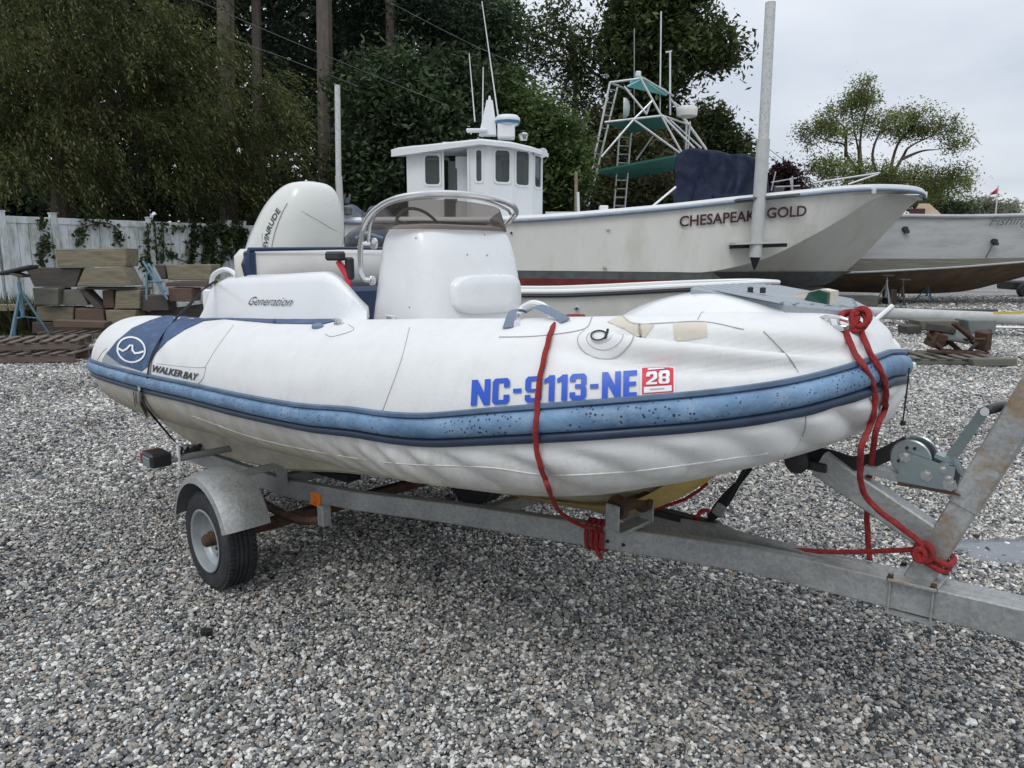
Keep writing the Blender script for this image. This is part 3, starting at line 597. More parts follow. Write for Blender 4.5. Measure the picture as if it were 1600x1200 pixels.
# ---- rigid hull
hs = [(-1.64, .63, .74, .70), (-1.5, .61, .62, .54), (-1.15, .56, .50, .40), (-.72, .54, .47, .37), (0, .54, .53, .42), (.5, .54, .62, .48), (1.0, .53, .695, .525), (1.5, .48, .785, .565), (1.85, .38, .87, .625), (2.10, .22, 1.0, .78), (2.3, .10, 1.09, .97), (2.42, .04, 1.13, 1.08)]
hsC = catmull([(a, b, c) for a, b, c, d in hs], 5); hsK = catmull([(a, 0, d) for a, b, c, d in hs], 5)
rings = []
for p, k in zip(hsC, hsK):
    top = p.z+.16; b = p.y
    rings.append([Vector((p.x, -b-.04, top)), Vector((p.x, -b, p.z)), Vector((p.x, -b*.96, p.z-.015)), Vector((p.x, -b*.5, (p.z+k.z)/2-.012)), Vector((p.x, -.03, k.z+.005)), Vector((p.x, .03, k.z+.005)), Vector((p.x, b*.5, (p.z+k.z)/2-.012)), Vector((p.x, b*.96, p.z-.015)), Vector((p.x, b, p.z)), Vector((p.x, b+.04, top))])
mb = MB(); mb.loft(rings); hull_o = mb.build('hull', hull_bot, boat, angle=25)
mb = MB(); kk = hsK[27:]; mb.loft([[Vector((k.x, -.16*min(1, (2.46-k.x)*3), k.z+.055)), Vector((k.x, -.02, k.z-.012)), Vector((k.x, .02, k.z-.012)), Vector((k.x, .16*min(1, (2.46-k.x)*3), k.z+.055))] for k in kk]); mb.build('keel_strip', keel_yel, boat, angle=20)
mb = MB(); mb.box((.45, 0, .93), (2.3, .86, .03)); mb.build('deck', white_gel, boat)
mb = MB(); mb.box((-.70, 0, .97), (.09, .80, .62), bev=.02); mb.build('transom', white_gel, boat)
# ---- bow locker moulding with slatted pad
def bowz(u, v):
    r = ((abs(u-2.22)/.455)**2.5+(abs(v)/.47)**2.5)**(1/2.5); zt = 1.495-max(0, u-2.30)*.16-max(0, 2.25-u)**1.5*.42-max(0, v)*.05
    return 1.22+(zt-1.22)*max(0, 1-r**7)**.55 if r < 1 else 1.22
mb = MB(); nu, nv = 46, 40; gu = [1.72+.98*(.5-.5*math.cos(PI*i/nu)) for i in range(nu+1)]; gv = [.47*math.sin(PI*(j/nv-.5)) for j in range(nv+1)]
def bowp(t, k):                       # polar grid so the rim is clean
    a = 2*PI*t; e = 2/2.5; cu = math.copysign(abs(math.cos(a))**e, math.cos(a)); cv = math.copysign(abs(math.sin(a))**e, math.sin(a)); u = 2.22+.455*cu*k; v = .47*cv*k; return Vector((u, v, bowz(u, v) if k < .999 else 1.2))
mb.loft([[bowp(t/72, math.sin(PI/2*(1-k/22))) for t in range(72)] for k in range(0, 22)]); bow_o = mb.build('bow_locker', white_gel, boat, angle=60)
padc = [Vector((2.22, -.31, 0)), Vector((2.50, -.26, 0)), Vector((2.61, -.07, 0)), Vector((2.625, .09, 0)), Vector((2.52, .26, 0)), Vector((2.18, .30, 0))]
def padpt(u, v, h): h = h-.012*max(0, u-2.3)/.3; return Vector((u, v, 1.497-max(0, u-2.30)*.16-max(0, v)*.05+h))
pad_o = None
mb = MB(); mb.loft([[padpt(p.x, p.y, -.03) for p in padc], [padpt(p.x, p.y, .004) for p in padc], [padpt(2.42+(p.x-2.42)*.97, p.y*.97, .010) for p in padc]]); pad_o = mb.build('step_pad', pad_grey, boat, angle=20)
nsl = 11
for k in range(nsl):
    v = -.275+.535*k/(nsl-1); mb = MB(); u1 = 2.605-abs(v)*.40
    mb.loft([[padpt(u, v-.0165, .009), padpt(u, v-.014, .014), padpt(u, v+.014, .014), padpt(u, v+.0165, .009)] for u in (2.23, u1)]); mb.build('slat', pad_grey, pad_o, angle=20)
# navigation light on the bow pad
nl = MB(); nl.prism([Vector((2.43, -.10, 1.478)), Vector((2.56, -.09, 1.455)), Vector((2.56, -.09, 1.497)), Vector((2.53, -.095, 1.503))], (0, .06, 0)); navl = nl.build('bow_light', beige_patch, boat, angle=20)
nl = MB(); nl.prism([Vector((2.49, -.122, 1.460)), Vector((2.558, -.110, 1.452)), Vector((2.558, -.110, 1.494)), Vector((2.535, -.114, 1.501)), Vector((2.505, -.118, 1.492))], (0, .025, 0)); nl.build('green_lens', green_lens, navl, angle=20)
for u in (2.36, 2.40): nl = MB(); nl.lathe((u, -.20, 1.49), (0, 0, 1), [(0, .009), (.016, .009), (.018, .004)], 10); nl.build('fitting', blackm, pad_o)
# ---- BVH for laying ropes on the boat
def bvh_of(objs):
    V = []; F = []
    for o in objs:
        b = len(V); V += [q.co.copy() for q in o.data.vertices]; F += [tuple(i+b for i in p.vertices) for p in o.data.polygons]
    return BVHTree.FromPolygons(V, F)
BV = bvh_of([o for o in boat.children if o.name.split('.')[0] in ('air_tube', 'rub_rail', 'rail_lip', 'rail_strip', 'hull', 'bow_locker')])
CAML = Vector(((Vector((0, 0, CAMH))-BC).dot(UX), (Vector((0, 0, CAMH))-BC).dot(VX), CAMH))
def cast(px, py, off=.008):
    d = ray(px, py); dl = Vector((d.dot(UX), d.dot(VX), d.z)).normalized(); h = BV.ray_cast(CAML, dl)
    if h[0] is None: return None
    n = h[1] if h[1].dot(dl) < 0 else -h[1]
    return h[0]+n*off
# ---- cleats
def cleat(px, py, du=(1, 0, 0), s=1., name='bow_cleat'):
    p = cast(px, py, 0); d = Vector(du).normalized(); mb = MB(); n = Vector((0, -.5, .86)); sd_ = d.cross(n).normalized()
    base = [[p+d*(.055*s*math.cos(t)*k)+sd_*(.022*s*math.sin(t)*k)+n*h for t in np.linspace(0, 2*PI, 20, endpoint=False)] for k, h in ((1, -.01), (1, .004), (.8, .008), (.05, .009))]
    mb.loft(base)
    for e in (-.018, .018): mb.tube([p+d*e*s, p+d*e*s+n*.035*s], .006*s, 8)
    mb.tube([p-d*.055*s+n*.03*s, p-d*.03*s+n*.038*s, p+d*.03*s+n*.038*s, p+d*.055*s+n*.03*s], [.004*s, .007*s, .007*s, .004*s], 8)
    return mb.build(name, steel, boat)
cleat(1304, 508, s=.72); cleat(530, 506, s=.6, name='side_cleat')
# ---- stern fairing (near side and its mirror)
def fairing(sg):
    rings = []; prof = [(-.56, 0.02), (-.54, .35), (-.48, .72), (-.38, .92), (-.25, 1), (0.15, 1), (.58, 1), (.70, .96), (.79, .82), (.87, .56), (.94, .28), (1.0, .05)]
    prof = [(q.x, q.y) for q in catmull([(a, b, 0) for a, b in prof], 4)]
    for u, k in prof:
        zb = 1.262+(u+.6)*.046; zt = 1.32+(u+.6)*.036+.168*k; o0, o1, i1, i0 = -.655, -.60, -.46, -.40
        cs = [(o0, zb), (o0+.003, zb+.02*k), (o0+.03, zb+(zt-zb)*.45), (o1-.014, zt-.045*k), (o1, zt-.016*k), (o1+.03, zt), (i1-.03, zt), (i1, zt-.02*k), (i0, zb)]
        rings.append([Vector((u-.34*max(0, (v-o0)/(i0-o0))*sst(.1, .9, u), v if sg < 0 else -v, z)) for v, z in cs])
    mb = MB(); mb.loft(rings); return mb.build('side_fairing', white_gel, boat, angle=55)
fair = fairing(-1)
FB = bvh_of([fair])
def castf(px, py, off=.003, T=None):
    d = ray(px, py); dl = Vector((d.dot(UX), d.dot(VX), d.z)).normalized(); h = (T or FB).ray_cast(CAML, dl)
    if h[0] is None: return None
    n = h[1] if h[1].dot(dl) < 0 else -h[1]; return h[0]+n*off
def script_text(name, txt, A, B, hgt, nrm, upv, m, parent, off=.003, bold=0., shear=.35):
    vs, fs, asp = text2d(txt, 1, bold, shear); A = Vector(A); B = Vector(B); n = Vector(nrm).normalized()
    return mapped(name, vs, fs, lambda x, y: A+(B-A)*x+Vector(upv).normalized()*hgt*y+n*off, m, parent)
A_ = castf(389, 477, 0); B_ = castf(457, 479, 0)
if A_ and B_: script_text('fairing_lettering', 'Generation', A_, B_, .042, (0, -.85, .35), (0, .30, .9), dark_print, boat, .006, -.004, .5)
# ---- bench seat behind the console
mb = MB(); mb.box((-.09, .06, 1.14), (.29, .98, .44), bev=.03); mb.build('seat_base', white_gel, boat)
mb = MB(); mb.box((-.06, .06, 1.40), (.26, .98, .07), bev=.03); mb.build('seat_cushion', navy_vinyl, boat)
mb = MB(); mb.box((.065, .06, 1.315), (.02, .90, .21), bev=.005); mb.build('seat_front', navy_vinyl, boat)
mb = MB(); mb.box((-.20, -.02, 1.535), (.12, 1.14, .20), bev=.045); bk = mb.build('backrest', seat_vinyl, boat, angle=50)
mb = MB(); mb.tube([(-.145, -.55, 1.45), (-.135, -.575, 1.56), (-.14, -.55, 1.632), (-.14, 0, 1.642), (-.14, .50, 1.642), (-.14, .535, 1.60)], [.02, .022, .011, .008, .008, .008], 8); mb.build('piping', navy_vinyl, bk)
mb = MB(); mb.box((-.145, -.545, 1.53), (.03, .06, .19), bev=.012); mb.build('corner_trim', navy_vinyl, bk)
script_text('seat_lettering', 'Generation', (-.135, .27, 1.56), (-.135, .43, 1.56), .02, (1, 0, 0), (0, 0, 1), dark_print, bk, .004)
# ---- console
def console():
    rings = []; NN = 40
    lev = [(.90, .46, .32, 1.0), (1.0, .455, .32, 1.01), (1.2, .465, .32, 1.0), (1.32, .49, .318, .99), (1.42, .515, .315, .98), (1.52, .54, .31, .965), (1.62, .56, .302, .94), (1.69, .585, .29, .91), (1.72, .61, .275, .885)]
    lev = catmull([(a, b, c) for a, b, c, d in lev], 4), catmull([(a, d, 0) for a, b, c, d in lev], 4)
    for p, q in zip(*lev):
        z, u0, hv, u1 = p.x, p.y, p.z, q.y; cu = (u0+u1)/2; hu = (u1-u0)/2; ring = []
        for k in range(NN):
            a = 2*PI*k/NN; e = 2/4.8; x = math.copysign(abs(math.cos(a))**e, math.cos(a)); y = math.copysign(abs(math.sin(a))**e, math.sin(a)); ring.append(Vector((cu+hu*x, hv*y, z)))
        rings.append(ring)
    cc = sum(rings[-1], Vector())/NN
    for k, dz in ((.96, .012), (.85, .02), (.4, .024), (.05, .025)): rings.append([cc+(q-cc)*k+Vector((0, 0, dz)) for q in rings[len(lev[0])-1]])
    mb = MB(); mb.loft(rings); return mb.build('console', white_gel, boat, angle=60)
con = console()
# cushion on the front of the console
rings = []
for k, off in ((1, -.01), (1, .012), (.965, .028), (.9, .036), (.5, .040), (.05, .040)):
    ring = []
    for t in range(48):
        a = 2*PI*t/48; e = 2/3.6; x = math.copysign(abs(math.cos(a))**e, math.cos(a)); y = math.copysign(abs(math.sin(a))**e, math.sin(a))
        v = .03+.225*x*k; z = 1.43+.088*y*k; zz = (z-1.2)/.5; ring.append(Vector((.995-.035*max(0, zz)-.10*abs(v/.32)**5+off, v, z)))
    rings.append(ring)
mb = MB(); mb.loft(rings); mb.build('front_cushion', white_gel, con, angle=60)
mb = MB()
mb.box((.72, -.334, 1.315), (.075, .008, .05), bev=.003); vt = mb.build('vent', white_gel, con)
for z in (1.30, 1.315, 1.33): mb = MB(); mb.box((.72, -.339, z), (.07-(z-1.3)*1.2, .008, .006)); mb.build('louvre', seamm, vt)
mb = MB(); mb.loft([[Vector((.735+.115*math.cos(t), .235*math.sin(t), 1.742+h)) for t in np.linspace(0, 2*PI, 28, endpoint=False)] for h in (-.01, .012)]); mb.build('dashboard', blackm, con, angle=30)
mb = MB(); wc_ = Vector((.50, .04, 1.70)); wx_ = Vector((0, 1, 0)); wy_ = Vector((-.45, 0, .89)); mb.tube([wc_+(wx_*math.cos(t)+wy_*math.sin(t))*.15 for t in np.linspace(0, 2*PI, 33)], .008, 8)
for t in (.5, 2.6, 4.7): mb.tube([wc_+Vector((.05, 0, .02)), wc_+(wx_*math.cos(t)+wy_*math.sin(t))*.15], .008, 6)
mb.tube([wc_+Vector((.04, 0, .02)), wc_+Vector((.14, 0, -.02))], .02, 8); mb.build('steering_wheel', blackm, con)
# windshield and rail
wp = [(.50, -.30), (.62, -.32), (.76, -.318), (.865, -.28), (.905, -.16), (.915, 0), (.905, .16), (.86, .27), (.76, .30)]
wpc = catmull([(a, b, 0) for a, b in wp], 5); n = len(wpc); mb = MB(); rg = []
rings = []
for i, p in enumerate(wpc):
    t = i/(n-1); h = .130*math.sin(PI*min(1, max(0, .04+t*.92)))**.35; b0 = Vector((p.x, p.y, 1.715)); tp = Vector((p.x-.035, p.y*.96, 1.715+h)); nn = (p-Vector((.72, 0, 0))).normalized()*.004
    rings.append([b0, tp, tp+nn, b0+nn])
mb.loft(rings); mb.build('windshield', smoke, con, angle=60)
rp = catmull([(.60, -.345, 1.49), (.575, -.365, 1.50), (.56, -.37, 1.55), (.57, -.372, 1.65), (.60, -.37, 1.735), (.68, -.365, 1.80), (.80, -.335, 1.845), (.92, -.22, 1.865), (.96, 0, 1.865), (.93, .22, 1.84), (.86, .34, 1.81), (.80, .365, 1.78), (.76, .35, 1.74)], 8)
mb = MB(); mb.tube(rp, .0125, 10); hr = mb.build('grab_rail', steel, con)
mb = MB(); mb.tube(catmull([(.60, -.352, 1.66), (.63, -.352, 1.75), (.72, -.345, 1.815), (.84, -.30, 1.84), (.93, -.18, 1.85), (.955, 0, 1.85), (.92, .20, 1.82), (.86, .30, 1.80)], 6), .007, 8)
mb.tube([(.565, -.37, 1.655), (.62, -.33, 1.655)], .012, 10); mb.lathe((.625, -.335, 1.655), (0, -1, 0), [(0, .026), (.012, .026), (.016, .01)], 16); mb.lathe((.605, -.335, 1.49), (0, -1, 0), [(0, .022), (.012, .022), (.016, .01)], 16)
mb.build('rail_bracket', steel, hr)
CB = bvh_of([con])
for px_, py_ in ((730, 398), (761, 399), (757, 367), (640, 480), (650, 372)):
    d = ray(px_, py_); dl_ = Vector((d.dot(UX), d.dot(VX), d.z)).normalized(); h = CB.ray_cast(CAML, dl_)
    if h[0] is not None: n_ = h[1] if h[1].dot(dl_) < 0 else -h[1]; mb = MB(); mb.lathe(h[0], n_, [(-.002, .005), (.0015, .005), (.0025, .002)], 10); mb.build('screw', seamm, con)
# red and black tool leaning against the bench
tl = boat_thing('hand_tool', 'red handle with black grip standing between the bench and the console', 'tool')
mb = MB(); mb.tube([(.33, -.30, 1.30), (.30, -.28, 1.42), (.31, -.27, 1.50), (.27, -.30, 1.575)], [.014, .017, .02, .015], 8); mb.build('shaft', red_print, tl)
mb = MB(); mb.box((.255, -.305, 1.60), (.13, .045, .045), bev=.01); mb.box((.315, -.265, 1.54), (.04, .04, .11), bev=.01); mb.build('grip', blackm, tl)
# ---- outboard engine
eng = thing('outboard_engine', 'large cream outboard engine cowling behind the bench seat of the inflatable', 'outboard engine', BC, -HA)
rings = []
# sections by height, local centre drifting aft with height (engine tilted)
lev = [(1.34, -.86, .24, .19), (1.42, -.86, .29, .215), (1.52, -.83, .34, .235), (1.66, -.765, .325, .24), (1.80, -.685, .27, .225), (1.90, -.63, .215, .20), (1.975, -.585, .15, .16), (2.015, -.56, .09, .11), (2.03, -.55, .03, .03)]
la_ = catmull([(a, b, 0) for a, b, c, d in lev], 4); lb_ = catmull([(c, d, 0) for a, b, c, d in lev], 4); NN = 48
for p, q in zip(la_, lb_):
    ring = []
    for k in range(NN):
        a = 2*PI*k/NN; e = 2/3.0; x = math.copysign(abs(math.cos(a))**e, math.cos(a)); y = math.copysign(abs(math.sin(a))**e, math.sin(a)); ring.append(Vector((p.y+max(.01, q.x)*x, .05+max(.01, q.y)*y*(1-.12*max(0, -x)), p.x)))
    rings.append(ring)
mb = MB(); mb.loft(rings); cowl = mb.build('cowling', cream, eng, angle=60)
mb = MB(); mb.box((-.84, .05, 1.05), (.30, .2, .62), bev=.05); mb.build('midsection', cream, eng)
mb = MB(); mb.box((-.92, .05, .62), (.22, .06, .5), bev=.02); mb.box((-.90, .05, .72), (.42, .22, .015)); mb.lathe((-.80, .05, .50), (-1, 0, 0), [(0, .01), (.03, .04), (.12, .055), (.3, .045), (.36, .02)], 16); gear = mb.build('gearcase', cream, eng)
for k in range(3):
    a = 2*PI*k/3; mb = MB(); c_ = Vector((-1.12, .05, .50)); d_ = Vector((0, math.cos(a), math.sin(a))); t_ = Vector((.3, -math.sin(a), math.cos(a))).normalized()
    mb.prism([c_+d_*.03-t_*.02, c_+d_*.08-t_*.05, c_+d_*.13-t_*.02, c_+d_*.12+t_*.04, c_+d_*.05+t_*.03], (.006, 0, 0)); mb.build('propeller_blade', steel, gear)
EB = bvh_of([cowl])
def cowl_band(name, pts, r, m, parent):
    q = [castf(a, b, .001, EB) for a, b in pts]; q = [p for p in q if p]
    if len(q) > 1: mb = MB(); mb.tube(catmull(q, 5), r, 6); return mb.build(name, m, parent)
cowl_band('cowl_seam', [(449, 318), (475, 332), (500, 346), (520, 358), (532, 364)], .0016, seamm, cowl)
cowl_band('cowl_groove', [(449, 318), (440, 335), (430, 362), (424, 390)], .004, seamm, cowl)
cowl_band('cowl_groove', [(410, 365), (410, 392)], .003, seamm, cowl)
# maker's lettering running up the side of the cowling
tv, tf, asp = text2d('EVINRUDE', 1, .02, .25)
P0 = (415, 389); P1_ = (437, 326)
def on_cowl(x, y):
    px = P0[0]+(P1_[0]-P0[0])*x-7*(y-.5)-5*math.sin(PI*x); py = P0[1]+(P1_[1]-P0[1])*x-3*(y-.5)
    q = castf(px, py, .003, EB); return q if q else Vector((-.9, -.15, 1.6))
mapped('engine_lettering', tv, tf, on_cowl, dark_print, cowl)
# ================================================================== THE TRAILER
trl = boat_thing('boat_trailer', 'galvanised single axle boat trailer with mudguards under the white inflatable', 'trailer')
def beam(name, pts, wd, ht, m, parent, bev=.004):
    """rectangular steel section along pts (top centre line given at mid height)"""
    pts = [Vector(p) for p in pts]; rings = []
    for i, p in enumerate(pts):
        t = (pts[min(i+1, len(pts)-1)]-pts[max(i-1, 0)]).normalized(); s_ = Vector((0, 0, 1)).cross(t).normalized(); u_ = t.cross(s_).normalized(); w2, h2, b = wd/2, ht/2, bev
        rings.append([p+s_*x+u_*y for x, y in ((-w2+b, -h2), (w2-b, -h2), (w2, -h2+b), (w2, h2-b), (w2-b, h2), (-w2+b, h2), (-w2, h2-b), (-w2, -h2+b))])
    mb = MB(); mb.loft(rings); return mb.build(name, m, parent, angle=25)
def frame_z(u): return float(np.interp(u, [-1.3, 0, .5, 1.08, 1.85, 2.42], [.37, .418, .44, .492, .545, .583]))
us = [-1.25, -.6, 0, .25, .5, .8, 1.08, 1.5, 1.85, 2.15, 2.30]
TAIL = [(2.48, -.036, .586), (2.86, -.031, .606), (3.45, -.031, .640)]
def frame_v(u): return -.50+.1975*max(0, u)
beam('side_beam', [(u, frame_v(u), frame_z(u)) for u in us]+TAIL, .045, .092, galv, trl)
beam('side_beam', [(u, -frame_v(u), frame_z(u)) for u in us]+[(a, -b, c) for a, b, c in TAIL], .045, .092, galv, trl)
beam('tongue', [(2.50, 0, .5865), (2.86, 0, .606), (3.45, 0, .640)], .03, .086, galv, trl)
mb = MB(); mb.cyl((3.45, 0, .64), (3.62, 0, .65), .035); mb.lathe((3.62, 0, .62), (0, 0, 1), [(0, .04), (.05, .05), (.09, .03)], 14); mb.build('coupler', galv, trl)
for c_, s_ in (((-1.22, 0, .37), (.045, .98, .09)), ((-.05, 0, .44), (.0451, .92, .06)), ((1.2, 0, .50), (.045, .48, .06))): mb = MB(); mb.box(c_, s_, bev=.004); mb.build('crossmember', galv, trl)
mb = MB(); mb.box((0, 0, .245), (.055, 1.62, .055), bev=.005); axle = mb.build('axle', rusty, trl)
for sg in (-1, 1):
    mb = MB(); mb.tube([(-.42, sg*.53, .33), (-.2, sg*.53, .29), (0, sg*.53, .28), (.2, sg*.53, .29), (.42, sg*.53, .35)], .022, 6); mb.build('leaf_spring', rusty, trl)
    mb = MB(); mb.box((.42, sg*.53, .375), (.05, .05, .10), bev=.005); mb.build('hanger', galv, trl)
def wheel(v, sg, col=None):       # sg = outward side
    c = Vector((0, v, .245)); ax_ = Vector((0, sg, 0))
    prof = [(-.072, .150), (-.078, .175), (-.080, .205), (-.072, .229), (-.058, .240), (-.045, .2435)]
    for k in range(4):
        a = -.040+k*.0225; prof += [(a, .2445), (a+.0125, .2448), (a+.0135, .238), (a+.0205, .238)]
    prof += [(.050, .2435), (.060, .240), (.073, .229), (.080, .205), (.077, .175), (.071, .150), (.05, .142), (-.05, .142), (-.072, .150)]
    mb = MB(); mb.lathe(c, ax_, prof, 64, cap=False); ty = mb.build('tyre', tyre_m, trl, angle=30)
    mb = MB()
    for k in range(60):            # tread blocks on the shoulders
        a = 2*PI*k/60
        for h, tw in ((-.056, .35), (.056, -.35)):
            e = Vector((math.cos(a), 0, math.sin(a))); t = Vector((-math.sin(a), 0, math.cos(a))); R = Matrix((t, ax_, e)).transposed()
            mb.box(c+ax_*h+e*.2385, (.014, .026, .014), R)
    tag(mb.build('tread', tyre_m, ty, smooth=False), kind='stuff')
    mb = MB(); mb.lathe(c, ax_, [(.072, .152), (.080, .156), (.082, .150), (.078, .142), (.060, .138), (.040, .134), (.030, .122), (.026, .118), (.018, .112), (.010, .085), (.016, .060), (.022, .055), (.022, .03), (.022, .002)], 48, cap=False); rim = mb.build('rim', rim_paint, trl, angle=35)
    mb = MB(); mb.lathe(c, ax_, [(.02, .034), (.075, .032), (.085, .024), (.088, .002)], 20); mb.build('hub_cap', rusty, rim)
    for k in range(5):
        a = 2*PI*k/5+.3; mb = MB(); e = c+Vector((math.cos(a), 0, math.sin(a)))*.05; mb.lathe(e, ax_, [(.018, .009), (.040, .008), (.042, .003)], 6); mb.build('wheel_nut', steel if k % 2 else rusty, rim)
        a += .6; mb = MB(); e = c+Vector((math.cos(a), 0, math.sin(a)))*.095
        t = Vector((-math.sin(a), 0, math.cos(a))); R = Matrix((t, ax_, Vector((math.cos(a), 0, math.sin(a))))).transposed(); mb.box(e+ax_*.0145, (.034, .006, .013), R, bev=.003); mb.build('rim_slot', blackm, rim)
    return ty
wheel(-.855, -1); wheel(.855, 1)
def mudguard(sg):
    rings = []
    for k in range(25):
        a = math.radians(18+154*k/24); R0 = .30; x = R0*1.0*math.cos(a)+.02; z = .275+R0*math.sin(a); n = Vector((math.cos(a), 0, math.sin(a))); c = Vector((x, 0, z)); dr = .03
        o_, i_ = sg*.965, sg*.745
        pr_ = [(o_, -dr), (o_-sg*.004, -.008), (o_-sg*.018, 0), (o_-sg*.06, .012), ((o_+i_)/2, .018), (i_+sg*.05, .012), (i_, 0)]
        top = [c+n*h+Vector((0, v, 0)) for v, h in pr_]; bot = [c+n*(h-.004)+Vector((0, v+(.002*sg if j == 0 else 0), 0)) for j, (v, h) in enumerate(pr_)][::-1]
        rings.append(top+bot)
    mb = MB(); mb.loft(rings); o = mb.build('mudguard', galv, trl, angle=40)
    mb = MB(); mb.box((.02, sg*.64, .545), (.10, .26, .008)); mb.box((.02, sg*.525, .50), (.10, .008, .09)); tag(mb.build('mudguard_bracket', galv, o), kind=None)
mudguard(-1); mudguard(1)
# side marker on the near beam
p = inv(495, 779, frame_v(.32)-.026); mb = MB(); mb.box((p.x, p.y-.008, p.z), (.092, .018, .074), bev=.007); mk = mb.build('side_marker', amber, trl)
mb = MB(); mb.lathe((p.x, p.y-.014, p.z), (0, -1, 0), [(.0, .024), (.008, .022), (.009, .002)], 16); mb.build('lens_ring', amber, mk)
for e in (-.027, .027): mb = MB(); mb.lathe((p.x+e, p.y-.014, p.z-.002), (0, -1, 0), [(0, .004), (.002, .003)], 8); mb.build('screw', blackm, mk)
# tail lamp on its arm
for v_, sg in ((-.93, -1), (.93, 1)):
    b0 = inv(245, 716, -.93) if sg < 0 else None
    c_ = b0 if b0 else Vector((tail.x, .93, tail.z)); tail = c_
    mb = MB(); mb.box(c_, (.14, .11, .075), bev=.012); tlm = mb.build('tail_lamp', blackm, trl)
    mb = MB(); mb.box(c_+Vector((-.082, 0, -.002)), (.03, .104, .07), bev=.008); mb.box(c_+Vector((.02, -sg*-.0, .0)), (.001, .001, .001)); mb.build('red_lens', redlens, tlm)
    mb = MB(); mb.box(c_+Vector((.01, sg*.057, -.005)), (.09, .006, .05), bev=.002); mb.build('side_plate', zinc, tlm)
    mb = MB(); mb.tube([c_+Vector((.05, -sg*.03, -.01)), Vector((c_.x+.05, sg*.55, c_.z-.01)), Vector((-1.22, sg*.50, .39))], .018, 8); mb.build('lamp_arm', galv, tlm)
    mb = MB(); mb.tube([c_+Vector((.06, -sg*.09, -.045)), c_+Vector((.06, -sg*.09, .065))], .009, 6); mb.build('clip', white_print, tlm)
# bunks (dark carpeted boards) and posts
for sg in (-1, 1):
    mb = MB(); mb.box((-.35, sg*.34, .478), (1.5, .09, .04), Matrix.Rotation(math.radians(-3), 3, 'Y'), bev=.008); mb.build('bunk', black_strap, trl)
    for u in (-.9, .2): mb = MB(); mb.cyl((u, sg*.44, .38), (u, sg*.36, .50 if u > 0 else .46), .014, 8); mb.build('bunk_post', galv, trl)
# keel roller with two discs near the front
rc = inv(985, 787, -.17)
for k, (x, y) in enumerate(((962, 797), (1000, 783))):
    q = inv(x, y, rc.y); 
rdir = Vector((.15, .99, 0)).normalized(); mb = MB()
mb.lathe(rc-rdir*.075, rdir, [(0, .043), (.022, .045), (.026, .030), (.05, .024), (.10, .024), (.124, .030), (.128, .045), (.150, .043)], 20); rol = mb.build('keel_roller', rusty, trl)
mb = MB()
for e in (-.09, .09): mb.box(rc+rdir*e+Vector((0, 0, -.035)), (.06, .008, .10), bev=.003)
mb.box(rc+Vector((0, 0, -.085)), (.06, .19, .012)); mb.tube([rc-rdir*.10, rc+rdir*.10], .012, 10); mb.build('roller_bracket', galv, rol)
# white decal with two bolts on the beam
q = inv(963, 848, frame_v(1.9)-.027); mb = MB(); mb.box((q.x, q.y-.002, q.z), (.085, .004, .042), Matrix.Rotation(-.175*-1, 3, 'Z'), bev=.001); dc = mb.build('spec_plate', alu, trl)
for e in (-.032, .032): mb = MB(); mb.lathe((q.x+e, q.y-.003+e*.19, q.z), (0, -1, 0), [(-.003, .008), (.006, .007)], 8); mb.build('bolt', blackm, dc)
# ---- winch post
P0 = Vector((2.825, 0, .60)); P1 = Vector((3.06, 0, 1.215)); P2 = P0+(P1-P0)*1.5; dP = (P1-P0).normalized()
def section(a, b, wu, wv, m, name, parent, bev=.005):
    a, b = Vector(a), Vector(b); t = (b-a).normalized(); y = Vector((0, 1, 0)); y = (y-t*y.dot(t)).normalized(); x = y.cross(t); mb = MB(); w_, h_ = wu/2, wv/2; B_ = bev
    rg = [[p+x*i+y*j for i, j in ((-w_+B_, -h_), (w_-B_, -h_), (w_, -h_+B_), (w_, h_-B_), (w_-B_, h_), (-w_+B_, h_), (-w_, h_-B_), (-w_, -h_+B_))] for p in (a, b)]
    mb.loft(rg); return mb.build(name, m, parent, angle=25)
post = section(P0-dP*.04, P0+(P1-P0)*.62, .072, .056, galv_rust, 'winch_post', trl)
section(P0+(P1-P0)*.50, P2, .080, .066, galv_rust, 'post_sleeve', post)
mb = MB(); mb.box((2.845, 0, .6555), (.13, .15, .010), Matrix.Rotation(math.radians(-3), 3, 'Y'), bev=.002); mb.build('base_plate', galv_rust, post)
for a_ in (2.785, 2.90):
    for b_ in (-.062, .062): mb = MB(); mb.tube([(a_, b_, .55), (a_, b_, .668)], .004, 6); ub = mb.build('clamp_bolt', galv, post); mb = MB(); mb.lathe((a_, b_, .656+(a_-2.845)*.05), (0, 0, 1), [(0, .012), (.004, .012), (.005, .009), (.014, .009), (.015, .002)], 6); mb.build('nut', rusty, ub)
mb = MB(); mb.box((2.845, 0, .553), (.13, .15, .006), Matrix.Rotation(math.radians(-2.3), 3, 'Y')); mb.build('lower_plate', galv, post)
A0 = inv(1455, 838, 0); A1 = inv(1283, 722, 0)
section(A0, A1, .085, .055, galv, 'bow_arm', post)
mb = MB(); mb.lathe(A1+Vector((-.06, -.06, .0)), (0, 1, 0), [(0, .02), (.01, .04), (.06, .032), (.11, .04), (.12, .02)], 16); mb.box(A1+Vector((-.02, 0, -.01)), (.10, .07, .03), bev=.004); mb.build('bow_stop', blackm, post)
mb = MB(); mb.box(A1+Vector((.16, 0, -.085)), (.03, .04, .04)); mb.build('rubber_stop', blackm, post)
